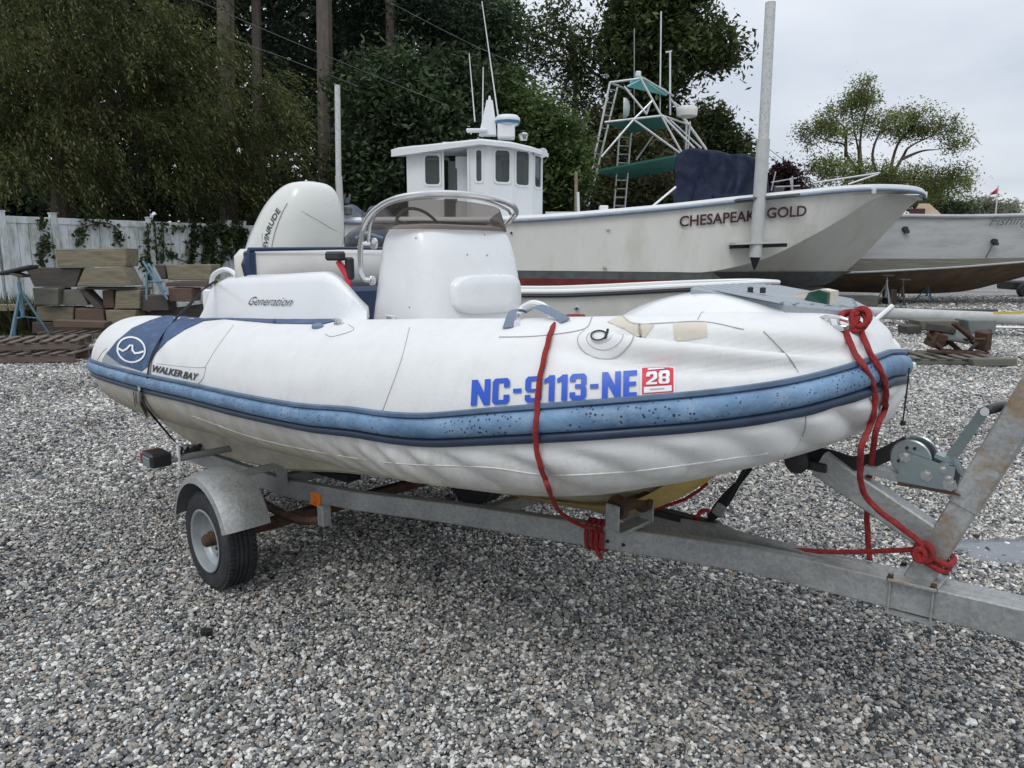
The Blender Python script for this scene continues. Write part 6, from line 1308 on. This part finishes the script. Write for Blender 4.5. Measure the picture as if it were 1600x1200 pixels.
blocks = [('crib_timber', 'mossy tan timber lying on top of the cribbing stack', [(86, 389), (196, 388), (197, 416), (90, 417)], wood_tan, .5),
 ('crib_timber', 'dark trapezoid timber at the upper left of the cribbing stack', [(38, 419), (128, 419), (117, 448), (54, 447)], wood_dark, .5),
 ('crib_timber', 'tan trapezoid timber in the upper right of the cribbing stack', [(131, 419), (190, 417), (205, 447), (120, 448)], wood_tan, .5),
 ('crib_timber', 'grey square timber in the left of the middle course', [(50, 450), (90, 450), (90, 477), (54, 476)], wood_grey, .45),
 ('crib_timber', 'grey slanted timber in the centre of the middle course', [(98, 452), (125, 452), (138, 477), (96, 477)], wood_grey, .45),
 ('crib_timber', 'dark diagonal brace timber in the cribbing stack', [(122, 451), (132, 451), (160, 483), (150, 483)], wood_dark, .3),
 ('crib_timber', 'reddish brown timber right of the diagonal brace', [(158, 454), (178, 454), (178, 482), (162, 482)], wood_red, .45),
 ('crib_timber', 'tan block with a bolt hole at the right of the middle course', [(180, 455), (219, 454), (219, 482), (180, 482)], wood_tan, .45),
 ('crib_timber', 'thin plank across the middle course on its right side', [(120, 448.5), (221, 449), (221, 453.5), (120, 453)], wood_grey, .5),
 ('crib_timber', 'grey timber in the bottom course behind the blue jack stand', [(56, 480), (114, 480), (114, 502), (56, 502)], wood_tan, .45),
 ('crib_timber', 'brown timber in the bottom course of the stack', [(118, 482), (160, 484), (164, 505), (118, 505)], wood_red, .45),
 ('crib_timber', 'tan timber at the right end of the bottom course', [(164, 485), (212, 484), (212, 506), (166, 506)], wood_tan, .45),
 ('crib_timber', 'mossy long timber behind the blue jack stand at the left edge', [(-20, 476), (38, 476), (38, 485), (-20, 486)], wood_tan, .3),
 ('crib_timber', 'tan box shaped timber on top of the right stack', [(258, 414), (331, 414), (328, 438), (262, 438)], wood_tan, .5),
 ('crib_timber', 'dark end piece left of the tan box on the right stack', [(240, 414), (257, 414), (260, 436), (252, 436)], wood_dark, .5),
 ('crib_timber', 'thin red brown plank under the tan box', [(260, 440), (326, 440), (325, 448), (260, 448)], wood_red, .5),
 ('crib_timber', 'dark red brown timber low on the right stack', [(262, 450), (300, 450), (298, 471), (264, 471)], wood_red, .45),
 ('crib_timber', 'black timber between the two stacks', [(220, 462), (260, 462), (262, 486), (220, 486)], wood_dark, .4)]
rj2 = random.Random(11)
for nm_, lb, pts, m_, dp in blocks:
    pts = [(x+rj2.uniform(-1.3, 1.3), y+rj2.uniform(-.9, .9)) for x, y in pts]; WDp = 14.6+rj2.uniform(-.12, .12); block(nm_, lb, 'timber', pts, WDp, dp, m_, 'cribbing timbers stacked by the fence')
block('plank', 'orange brown plank lying low in front of the cribbing stack', 'plank', [(82, 500), (165, 503), (162, 513), (84, 512)], 13.6, .25, wood_red)
block('base_timber', 'dark timber lying on the ground under the left stack', 'timber', [(50, 503), (230, 507), (230, 524), (50, 522)], 14.7, .6, wood_dark)
block('base_timber', 'dark timber lying on the ground under the right stack', 'timber', [(228, 487), (330, 473), (330, 520), (228, 522)], 14.9, .6, wood_dark)
js = jackstand('blue_jack_stand', 'blue tripod jack stand with a tilted black pad by the timber stack', 40, 430, 531, 14, blue_steel, 70, None, .25)
mb = MB(); p = at(29, 422, js.location.y); mb.box(p, (.62, .3, .07), Matrix.Rotation(-.22, 3, 'Y'), bev=.02); mb.build('tilted_pad', blackm, js, local=False)
# blue grey frame leaning between stacks
lf = thing('steel_frame', 'blue grey steel frame leaning between the two timber stacks', 'frame', (at(240, 480, 14.3).x, 14.3, 0))
for a_, b_ in (((223, 408), (262, 468)), ((232, 412), (258, 455)), ((228, 440), (255, 440)), ((229, 425), (229, 468))): mb = MB(); mb.tube([at(*a_, 14.4), at(*b_, 14.25)], .02, 6); mb.build('bar', blue_steel, lf, local=False)
gp = gr(62, 572); pallet('pallet', 'weathered pallet lying nearest the stern of the inflatable', (gp.x-.45, gp.y+.7), 1.5, 1.1, .12, .16, 7)
pallet('pallet', 'upper pallet stacked on the weathered one at the left edge', (gp.x-.55, gp.y+.85), 1.35, 1.05, .30, .15, 7, z0=.165)
gp = gr(120, 530); pallet('pallet', 'smaller pallet lying behind between timber and the inflatable stern', (gp.x-.1, gp.y+.4), 1.3, .9, .05, .14, 6)
# brown brush and weeds at the left edge
def weeds(name, label, cx, D, w_, h_, n_, m_, kind='stuff', cat='weeds', asp=6, z0=0):
    c = np.column_stack([cx+rng.uniform(-w_, w_, n_), D+rng.uniform(-.5, .5, n_), np.zeros(n_)+z0]); a = np.column_stack([rng.normal(0, .35, n_), rng.normal(0, .35, n_), np.ones(n_)]); a /= np.linalg.norm(a, axis=1)[:, None]; L_ = h_*rng.uniform(.4, 1, n_)[:, None]
    b = np.cross(a, rng.normal(0, 1, (n_, 3))); b /= np.linalg.norm(b, axis=1)[:, None]; W_ = L_/asp*.5
    V = np.stack([c-b*W_, c+b*W_, c+a*L_+rng.normal(0, .03, (n_, 3))], 1).reshape(-1, 3); F_ = np.arange(n_*3).reshape(-1, 3); o = npmesh(name, V, F_, m_); return tag(o, label, None, None, kind)
weeds('brush_pile', 'dry brown brush heaped beside the blue jack stand', at(15, 470, 15.3).x, 15.3, .7, .95, 1500, leaf_hedge, asp=14)
weeds('weeds', 'low weeds growing along the foot of the fence', at(20, 505, 14.5).x, 14.8, .8, .16, 500, leaf_hedge)
weeds('weeds', 'thin weeds along the fence behind the timber', at(250, 505, 17).x, 17.0, 2.4, .4, 1500, leaf_vine)
for nm_, lb, (x, y), sz, m_, ct in (('rubber_scrap', 'small black scrap lying on the gravel below the trailer wheel', (322, 996), (.05, .035, .022), blackm, 'scrap'), ('rust_flake', 'small rusty fragment on the gravel right of the winch post', (1525, 843), (.035, .025, .015), rusty, 'scrap'), ('fallen_leaf', 'yellow fallen leaf on the gravel at lower left', (293, 1096), (.035, .028, .004), leaf_pale, 'leaf')):
    g_ = gr(x, y); mb = MB(); s_ = sz; mb.prism([Vector((s_[0]*.5*math.cos(t)*(1+.25*math.sin(3*t)), s_[1]*.5*math.sin(t), 0)) for t in np.linspace(0, 2*PI, 9, endpoint=False)], (0.004, 0, s_[2])); o = mb.build(nm_, m_, smooth=False); o.location = (g_.x, g_.y, .014); o.rotation_euler = (.1, .12, 0); tag(o, lb, ct)
# ================================================================== VEGETATION
def leaves(c, L_, W_, dirs=None, up=.4):
    n_ = len(c); nrm_ = rng.normal(0, 1, (n_, 3)); nrm_[:, 2] = np.abs(nrm_[:, 2])+up; nrm_ /= np.linalg.norm(nrm_, axis=1)[:, None]
    a = rng.normal(0, 1, (n_, 3)) if dirs is None else dirs+rng.normal(0, .22, (n_, 3)); a -= nrm_*(a*nrm_).sum(1)[:, None]; a /= np.linalg.norm(a, axis=1)[:, None]; b = np.cross(nrm_, a)
    s = rng.uniform(.6, 1.3, n_)[:, None]; l = L_*s; w_ = W_*s
    V = np.stack([c-a*l, c+b*w_-a*l*.1, c+a*l, c-b*w_-a*l*.1], 1).reshape(-1, 3); return V, np.arange(n_*4).reshape(-1, 4)
def blob_pts(blobs, n_, clump=.28, per=26, shell=.35):
    """clusters of leaves, mostly near the surface of each lobe; blobs: (px, py, D, rx_px, ry_px, rd_m)"""
    vol = np.array([b[3]*b[4] for b in blobs], float); k = np.maximum(1, (vol/vol.sum()*n_/per).astype(int)); out = []
    for (px, py, D, rx_, ry_, rd), q in zip(blobs, k):
        c = np.array(at(px, py, D)); R_ = np.array([rx_*D/FPX, rd, ry_*D/FPX]); d_ = rng.normal(0, 1, (q, 3)); d_ /= np.linalg.norm(d_, axis=1)[:, None]
        r_ = 1-np.abs(rng.normal(0, shell, q)); r_ = np.clip(r_, .1, 1.03); cc = c+d_*R_*r_[:, None]
        o = rng.normal(0, 1, (q, per, 3))*clump*rng.uniform(.5, 1.3, (q, 1, 1)); out.append((cc[:, None]+o).reshape(-1, 3))
    return np.concatenate(out)
def trunk_mesh(name, pts, r0, r1, m_, parent, n=8):
    P = catmull(pts, 4); k = len(P); mb = MB(); mb.tube(P, [r0+(r1-r0)*i/(k-1) for i in range(k)], n); return mb.build(name, m_, parent, local=False)
def tree(name, label, blobs, n_, Lf, m_, trunk, r0, bk=bark, clump=.28, shell=.35, per=26, limbs=5, group=None, cat='tree', ratio=.45, r1=None, up=.4):
    base = Vector(trunk[0]); t = thing(name, label, cat, (base.x, base.y, 0), 0, group)
    tr = trunk_mesh('trunk', trunk, r0, r1 or r0*.45, bk, t)
    T_ = Vector(trunk[-1]); mid = Vector(trunk[len(trunk)//2])
    for k, b in enumerate(blobs[:limbs]):
        e = at(b[0], b[1], b[2]); s_ = mid.lerp(T_, .3+.6*(k % 3)/3); m1 = s_.lerp(e, .5)+Vector((0, 0, (e-s_).length*.06))
        trunk_mesh('limb', [s_, m1, e, e+(e-m1)*.5], r0*.38, r0*.07, bk, t, 6)
    pts = blob_pts(blobs, n_, clump, per, shell); V, F_ = leaves(pts, Lf, Lf*ratio, up=up); npmesh('crown', V, F_, m_, t); return t
G0 = lambda px, D: (at(px, 400, D).x, D, 0)
def Z(py, D): return at(800, py, D).z
def P3(px, py, D): q = at(px, py, D); return (q.x, q.y, q.z)
# -- big drooping tree over the fence at the left: hanging sprays of narrow leaves
def droop_tree():
    t = thing('drooping_tree', 'huge olive green tree with drooping feathery branches leaning over the white fence', 'tree', G0(90, 22))
    trunk_mesh('trunk', [G0(90, 23), P3(100, 260, 23), P3(120, 120, 22.5)], .4, .2, bark, t)
    lob = [(60, 60, 22, 210, 110, 2.6), (230, 90, 22.5, 130, 90, 2.3), (330, 165, 23.5, 125, 95, 2.0), (400, 235, 24.5, 85, 80, 1.8), (150, 210, 22, 160, 110, 2.0), (40, 265, 21, 130, 75, 1.6), (270, 280, 23.5, 140, 70, 1.8), (360, 315, 25, 90, 42, 1.4), (-90, 180, 21, 130, 150, 2.4), (170, -40, 23, 160, 60, 2.6), (440, 290, 25.5, 35, 70, 1.2)]
    for k, b in enumerate(lob[:8]): trunk_mesh('limb', [P3(110, 200, 22.5), tuple((Vector(P3(110, 160, 22)).lerp(at(b[0], b[1], b[2]), .6)+Vector((0, 0, .6)))), P3(b[0], b[1], b[2]+.3)], .16, .03, bark, t, 6)
    area = np.array([b[3]*b[4] for b in lob], float); tot = 1150
    cs = []; ds = []
    for b, q in zip(lob, (area/area.sum()*tot).astype(int)):
        c = np.array(at(b[0], b[1], b[2])); R_ = np.array([b[3]*b[2]/FPX, b[5], b[4]*b[2]/FPX]); d_ = rng.normal(0, 1, (q, 3)); d_[:, 2] = np.abs(d_[:, 2])*1.1-.5; d_[:, 1] -= .5; d_ /= np.linalg.norm(d_, axis=1)[:, None]
        r_ = np.clip(1-np.abs(rng.normal(0, .22, q)), .35, 1.02); st = c+d_*R_*r_[:, None]
        # each spray: a fan of twigs that sweeps outward and to the right, then hangs
        out_ = np.column_stack([d_[:, 0]*.5+.45, d_[:, 1]*.5-.15, np.zeros(q)])+rng.normal(0, .14, (q, 3)); L0 = rng.uniform(.7, 1.7, q)
        st = np.repeat(st, 8, 0)+rng.normal(0, .16, (q*8, 3))*np.array([1, 1, .7]); out_ = np.repeat(out_, 8, 0)+rng.normal(0, .10, (q*8, 3)); L0 = np.repeat(L0, 8)*rng.uniform(.55, 1.05, q*8)
        for s_ in np.linspace(0, 1, 14):
            pos = st+out_*(s_*L0)[:, None]+np.array([0, 0, -1])*((s_**1.8)*L0*.8)[:, None]; tan = out_*1.0+np.array([0, 0, -1])*(1.8*s_**.8*.8); cs.append(pos+rng.normal(0, .022, pos.shape)); ds.append(tan/np.linalg.norm(tan, axis=1)[:, None])
    c = np.concatenate(cs); d = np.concatenate(ds); V, F_ = leaves(c, .080, .019, d, up=.35); npmesh('crown', V, F_, leaf_olive, t)
droop_tree()
# -- dark wood behind
pines = [(353, 26, 26, .30), (401, 27, 16, .27), (507, 26, 24, .29), (611, 27, 16, .30), (536, 29, 7, .13)]
lab = ['thick pine trunk above the drooping tree, leftmost of the tall pines', 'slimmer pine trunk second from the left above the drooping tree', 'tall pine trunk left of the metal pole, standing straight', 'pine trunk rising behind the bushy dark tree', 'thin crooked bare trunk just right of the third pine']
cr_b = [[(300, -60, 27, 130, 60, 2), (380, -95, 28, 110, 60, 2)], [(420, -50, 28, 90, 55, 2), (440, 60, 29, 45, 50, 1.5), (465, 150, 29, 50, 70, 1.5)], [(520, -60, 27, 90, 55, 2), (560, 20, 28, 55, 40, 1.5), (480, 210, 28.5, 60, 60, 2)], [(640, -40, 27, 90, 60, 2), (690, 30, 27, 90, 50, 2), (590, 60, 28, 60, 60, 1.5)], [(560, 90, 29.5, 40, 50, 1.2)]]
for k, (px_, D, w_, r_) in enumerate(pines):
    tree('pine_tree' if k < 4 else 'bare_tree', lab[k], cr_b[k], 9000 if k < 4 else 2000, .10, leaf_pine, [G0(px_+3, D), P3(px_+2, 200, D), P3(px_, 60, D), P3(px_-2, -90, D), P3(px_-3, -200, D)], r_*w_/24, bark_pale, clump=.30, shell=.5, limbs=2, r1=r_*w_/24*.8, group='tall trees behind the drooping tree' if k < 4 else None, ratio=.3)
tree('broadleaf_tree', 'bushy dark green tree directly left of the pilothouse', [(640, 150, 25, 85, 75, 2), (700, 210, 25, 65, 75, 1.8), (590, 200, 25, 60, 80, 1.8), (640, 270, 25, 90, 60, 1.8), (560, 290, 25.5, 45, 50, 1.4), (720, 130, 25.5, 55, 50, 1.4), (560, 150, 26, 40, 55, 1.4)], 30000, .115, leaf_dark, [G0(640, 25.5), P3(640, 250, 25.5), P3(640, 160, 25.5)], .22, clump=.26)
tree('broadleaf_tree', 'tall dark tree with its top out of frame behind the aerials', [(740, 40, 30, 75, 60, 2.4), (690, -10, 30, 90, 55, 2.4), (770, 100, 30, 40, 60, 2), (620, -30, 30, 80, 50, 2.2), (720, 120, 31, 70, 60, 2), (790, 30, 31, 22, 25, 1)], 26000, .13, leaf_dark, [G0(720, 31), P3(720, 200, 31), P3(720, 30, 31)], .3, clump=.32)
tree('broadleaf_tree', 'lighter green bushy tree behind the front of the pilothouse', [(860, 235, 26, 55, 65, 1.6), (890, 275, 26, 35, 55, 1.3), (830, 190, 26.5, 50, 45, 1.4), (800, 150, 27.5, 35, 40, 1.3), (870, 310, 26, 50, 35, 1.4), (820, 290, 27, 50, 50, 1.4), (800, 220, 27.5, 50, 60, 1.4)], 24000, .11, leaf_mid, [G0(850, 27), P3(850, 300, 27), P3(850, 220, 27)], .16, clump=.24)
tree('slender_tree', 'tall airy tree with sky showing through between the dark wood and the tower', [(870, 30, 38, 40, 25, 1.6), (840, 60, 38, 40, 22, 1.5), (905, 75, 38, 45, 30, 1.6), (850, 100, 38, 35, 18, 1.4), (920, 120, 38, 30, 30, 1.4), (890, 110, 38, 30, 18, 1.4), (880, 150, 38, 26, 16, 1.2), (910, 170, 38, 28, 22, 1.2), (935, 60, 38, 22, 16, 1.2), (868, 185, 38, 16, 14, 1), (820, 45, 38, 18, 12, 1)], 7000, .12, leaf_tall, [G0(895, 38), P3(897, 220, 38), P3(900, 120, 38), P3(890, 40, 38)], .22, bark_pale, clump=.42, shell=.5, limbs=11)
tree('broadleaf_tree', 'tall dense dark tree behind the top of the tower against the sky', [(1020, 30, 36, 70, 55, 2.4), (1070, 70, 36, 65, 45, 2.2), (990, 80, 36, 55, 45, 2), (1110, 75, 36, 42, 30, 1.6), (1040, -20, 36, 70, 40, 2.2), (1030, 110, 36, 45, 35, 1.8), (975, 140, 36, 28, 50, 1.6), (975, 30, 36, 30, 45, 1.6), (1000, 160, 37, 50, 40, 1.8), (1135, 95, 36, 16, 12, .8), (955, 205, 37, 28, 30, 1.4), (1055, 130, 36, 14, 14, .9)], 33000, .15, leaf_tall, [G0(1000, 37), P3(1000, 250, 37), P3(1010, 100, 36.5)], .3, clump=.36, limbs=9)
tree('broadleaf_tree', 'rounded dark tree to the right of the tower radar', [(1105, 190, 40, 34, 28, 1.4), (1090, 225, 40, 40, 30, 1.4), (1135, 225, 40, 32, 22, 1.2), (1060, 240, 40, 40, 30, 1.4), (1160, 240, 40, 22, 12, .8), (1125, 205, 40, 20, 18, .9)], 12000, .14, leaf_tall, [G0(1100, 40.5), P3(1100, 300, 40.5), P3(1100, 220, 40.5)], .2, clump=.3)
tree('broadleaf_tree', 'brownish hedge like tree under the tower hardtop', [(960, 290, 32, 60, 28, 1.4), (1020, 295, 32, 55, 25, 1.4), (1080, 290, 33, 60, 30, 1.4), (930, 270, 33, 30, 35, 1.2), (1000, 240, 35, 60, 45, 1.8), (930, 220, 35, 30, 50, 1.6), (1040, 210, 38, 50, 45, 1.8)], 24000, .12, leaf_hedge, [G0(990, 33), P3(990, 330, 33), P3(990, 290, 33)], .15, clump=.28)
tree('small_tree', 'small dark red leaved tree just right of the tall pole', [(1222, 278, 42, 24, 20, 1), (1235, 292, 42, 18, 14, .8), (1210, 295, 42, 20, 16, .8)], 4500, .13, leaf_red, [G0(1222, 42), P3(1222, 320, 42), P3(1222, 285, 42)], .12, clump=.25)
tree('spreading_tree', 'yellow green umbrella shaped tree standing alone against the sky at right', [(1330, 165, 44, 34, 22, 1.6), (1305, 205, 44, 34, 18, 1.6), (1350, 150, 44, 26, 16, 1.2), (1380, 195, 44, 46, 16, 1.8), (1430, 180, 44, 40, 12, 1.8), (1470, 200, 44, 34, 14, 1.6), (1490, 225, 44, 20, 16, 1.2), (1260, 205, 44, 16, 12, 1), (1265, 225, 44, 10, 10, .8), (1420, 205, 44, 44, 14, 1.6), (1290, 190, 44, 20, 18, 1.2), (1345, 130, 44, 16, 8, .8), (1300, 260, 44, 32, 18, 1.5), (1340, 275, 44, 60, 26, 2), (1390, 285, 44, 60, 22, 2), (1440, 275, 44, 34, 16, 1.5), (1490, 275, 44, 26, 18, 1.4), (1460, 300, 44, 50, 20, 1.5), (1505, 285, 44, 14, 12, 1), (1270, 262, 44, 12, 10, .8)], 36000, .080, leaf_right, [G0(1370, 44), P3(1372, 320, 44), P3(1372, 290, 44)], .30, bark, clump=.25, shell=.42, limbs=0, per=24)
sp_t = [o for o in bpy.data.objects if o.name == 'spreading_tree'][0]
for pts in ([(1385, 290), (1410, 245), (1420, 232), (1450, 215), (1475, 205)], [(1380, 290), (1365, 250), (1368, 215), (1385, 195), (1395, 180)], [(1375, 295), (1345, 270), (1340, 235), (1335, 200), (1330, 165)], [(1365, 295), (1325, 250), (1318, 228), (1295, 222), (1268, 212)], [(1410, 247), (1440, 236), (1465, 232)], [(1322, 245), (1318, 205), (1310, 190)], [(1345, 262), (1345, 215), (1355, 150)], [(1388, 275), (1400, 225), (1425, 200), (1440, 180)], [(1395, 285), (1450, 285), (1490, 280)]):
    trunk_mesh('limb', [P3(x+random.uniform(-3, 3), y+random.uniform(-2, 2), 44+random.uniform(-.8, .8)) for x, y in pts], .10, .02, bark, sp_t, 6)
tree('bush', 'pale sparse bush on the horizon below the flag', [(1545, 325, 60, 34, 12, 2), (1530, 318, 60, 16, 8, 1.5), (1580, 330, 60, 22, 7, 1.5), (1500, 332, 60, 20, 6, 1.5)], 4200, .14, leaf_pale, [G0(1545, 60), P3(1545, 380, 60), P3(1545, 330, 60)], .12, clump=.35, shell=.6, limbs=4, cat='bush')
tree('bush', 'dark green bush behind the bow of the work boat', [(1480, 328, 50, 28, 12, 1.5), (1450, 315, 50, 28, 18, 1.5), (1500, 330, 50, 14, 8, 1.2)], 4200, .13, leaf_dark, [G0(1470, 50), P3(1470, 380, 50), P3(1470, 330, 50)], .12, clump=.3, cat='bush')
tree('bush', 'low mixed bush behind the tarpaulin at the foot of the tall pole', [(1255, 300, 46, 26, 10, 1.4), (1190, 300, 46, 40, 16, 1.4), (1230, 310, 46, 40, 12, 1.4)], 5200, .12, leaf_hedge, [G0(1240, 46), P3(1240, 360, 46), P3(1240, 310, 46)], .1, clump=.3, cat='bush')
# far wood as one dark mass behind everything on the left
fw = [(x, y, 36+random.uniform(-2, 3), 90, 80, 3) for x in range(-150, 800, 95) for y in (300, 190, 80, -30)]
fw = [b for b in fw if not (b[0] > 640 and b[1] < 150) and not (b[0] > 700 and b[1] < 250)]
pts = blob_pts(fw, 62000, .5, 24, .6); V, F_ = leaves(pts, .22, .13, up=.3); o = npmesh('far_wood', V, F_, leaf_pine); tag(o, 'dark wood filling the background behind the fence and tall pines', None, None, 'stuff')
# dark trunks and undergrowth of the far wood, and the tree line round the yard
V_ = []; F2 = []; pp = [(x, 400, 75+8*math.sin(x*.01), 130, 26, 5) for x in range(-2600, 4300, 120)]
pts = blob_pts(pp, 30000, .8, 20, .6); V, F_ = leaves(pts, .55, .4, up=.3); o = npmesh('far_tree_line', V, F_, leaf_dark); tag(o, 'low distant tree line around the yard', None, None, 'stuff')
pp = [(x, y, 39, 110, 60, 2.5) for x in range(-150, 1100, 110) for y in (380, 310)]
pts = blob_pts(pp, 26000, .5, 22, .6); V, F_ = leaves(pts, .24, .16, up=.3); o = npmesh('undergrowth', V, F_, leaf_dark); tag(o, 'dark undergrowth under the trees behind the boats', None, None, 'stuff')
# vines on the fence
def vine(label, strands, D0, seed, n_=26):
    r_ = random.Random(seed); p0 = at(*strands[0][0], D0); t = thing('vine', label, 'vine', (p0.x, p0.y, 0), 0, None); cs = []
    for st in strands:
        P = catmull([at(x, y, fd(x)-.10) for x, y in st], 6); mb = MB(); mb.tube(P, .016, 5); mb.build('stem', bark, t, local=False)
        for q in P:
            for _ in range(n_//6): cs.append((q.x+r_.gauss(0, .08), q.y-.04+r_.gauss(0, .04), q.z+r_.gauss(0, .08)))
    V, F_ = leaves(np.array(cs), .07, .045, up=.1); npmesh('foliage', V, F_, leaf_vine, t)
def fd(px): return 1/float(np.interp(px, [-260, 0, 380, 640], [1/16, 1/17.6, 1/23, 1/27.5]))
vine('leafy vine climbing the fence beside its first post', [[(66, 345), (70, 356)], [(73, 370), (68, 385), (62, 400), (66, 412)], [(70, 378), (78, 392)]], fd(68), 1, 30)
vine('arching vine tracing loops across the top of the second fence panel', [[(118, 368), (130, 355), (150, 350), (170, 349), (185, 360), (190, 378)], [(122, 385), (132, 370), (128, 358)], [(133, 345), (136, 334), (130, 332)], [(180, 368), (186, 380)]], fd(130), 2, 18)
vine('thick dark vines hanging down the fence in the centre', [[(231, 350), (232, 390), (233, 415)], [(241, 345), (244, 380), (246, 412)], [(255, 350), (256, 380), (255, 410)], [(222, 405), (230, 430), (228, 455)], [(232, 360), (231, 400)]], fd(235), 3, 30)
vine('curling vine with sparse leaves between the dark vines', [[(265, 400), (267, 388)], [(290, 400), (292, 382), (300, 380)], [(270, 362), (278, 354), (288, 358)], [(266, 398), (280, 405), (300, 412)]], fd(270), 4, 14)
vine('dense mass of vines covering the fence next to the cream engine', [[(305, 350), (303, 380), (300, 412)], [(330, 352), (326, 380), (318, 412)], [(345, 352), (352, 385), (345, 412)], [(365, 355), (372, 385), (385, 420)], [(380, 360), (384, 395), (388, 430)], [(338, 355), (335, 395), (333, 415)], [(355, 355), (360, 395), (375, 405)], [(322, 360), (325, 400)], [(374, 350), (379, 410)], [(310, 370), (340, 360), (372, 372)]], fd(340), 5, 110)
# flag on its pole, utility pole and overhead cables
fl = thing('flag', 'small red and dark blue flag on a thin white pole at the far right', 'flag', (at(1557, 330, 58).x, 58, 0))
mb = MB(); mb.tube([(at(1557, 330, 58).x, 58, 0), at(1560, 290, 58)], .05, 6); mb.build('pole', alu, fl, local=False)
mb = MB(); mb.prism([at(1559, 293, 58), at(1558, 303, 58), at(1546, 305, 58), at(1552, 299, 58)], (0, .03, 0)); mb.build('cloth', red_print, fl, local=False, smooth=False)
mb = MB(); mb.prism([at(1556, 297, 57.9), at(1554, 303, 57.9), at(1546, 305.5, 57.9)], (0, .03, 0)); mb.build('blue_field', navy_vinyl, fl, local=False, smooth=False)
up_ = thing('utility_pole', 'dark utility pole top with crossarm beyond the tower boat', 'utility pole', (at(1118, 400, 50).x, 50, 0))
mb = MB(); b_ = at(1122, 205, 50); mb.tube([(b_.x, 50, 0), b_], .14, 8); mb.build('pole', wood_dark, up_, local=False)
mb = MB(); mb.tube([at(1118, 206, 50), at(1150, 201, 50)], .09, 6); mb.tube([at(1122, 222, 50), at(1138, 204, 50)], .04, 6); mb.build('crossarm', wood_dark, up_, local=False)
for x in (1129, 1147): mb = MB(); mb.lathe(at(x, 198, 50), (0, 0, 1), [(-.15, .06), (0, .13), (.1, .1), (.15, .02)], 8); mb.build('insulator', concrete, up_, local=False)
cab = [('cable', 'overhead cable crossing the pine trunks from upper left', [(260, -20, 17), (340, 15, 18), (450, 62, 19), (560, 108, 20), (700, 165, 22)]), ('cable', 'lower overhead cable crossing below the first one near the pines', [(355, 60, 18.5), (430, 85, 19), (500, 112, 20), (560, 135, 20.5)]), ('cable', 'overhead cable passing above the bushy dark tree', [(560, -25, 20), (640, 20, 21), (760, 80, 23), (860, 120, 25)]), ('cable', 'overhead cable beyond the tower boat running down to the right', [(1060, 175, 49), (1148, 196, 50), (1240, 262, 46), (1330, 320, 44)]), ('cable', 'second thin cable below the first one beside the tall pole', [(1150, 205, 50), (1210, 250, 48), (1290, 305, 46)]), ('cable', 'thin cable low over the horizon at the far right', [(1460, 316, 70), (1540, 318, 70), (1700, 318, 70)]), ('cable', 'faint cable low across the drooping tree', [(30, 68, 17), (160, 100, 17.5)])]
for nm_, lb, pts in cab[:6]:
    mb = MB(); P = catmull([at(*p) for p in pts], 5); mb.tube([q-P[0] for q in P], .008 if pts[0][2] < 40 else .02, 5); o = mb.build(nm_, boot_grey); o.location = P[0]; tag(o, lb, 'cable', 'overhead cables')
# trailing long poles on the work boat's foredeck
for a_, b_ in (((1270, 286), (1375, 270)), ((1325, 288), (1372, 272)), ((1235, 278), (1238, 300))):
    mb = MB(); mb.tube([at(*a_, 23.6), at(*b_, 23.6)], .03, 6); B('outrigger_pole', mb, alu)
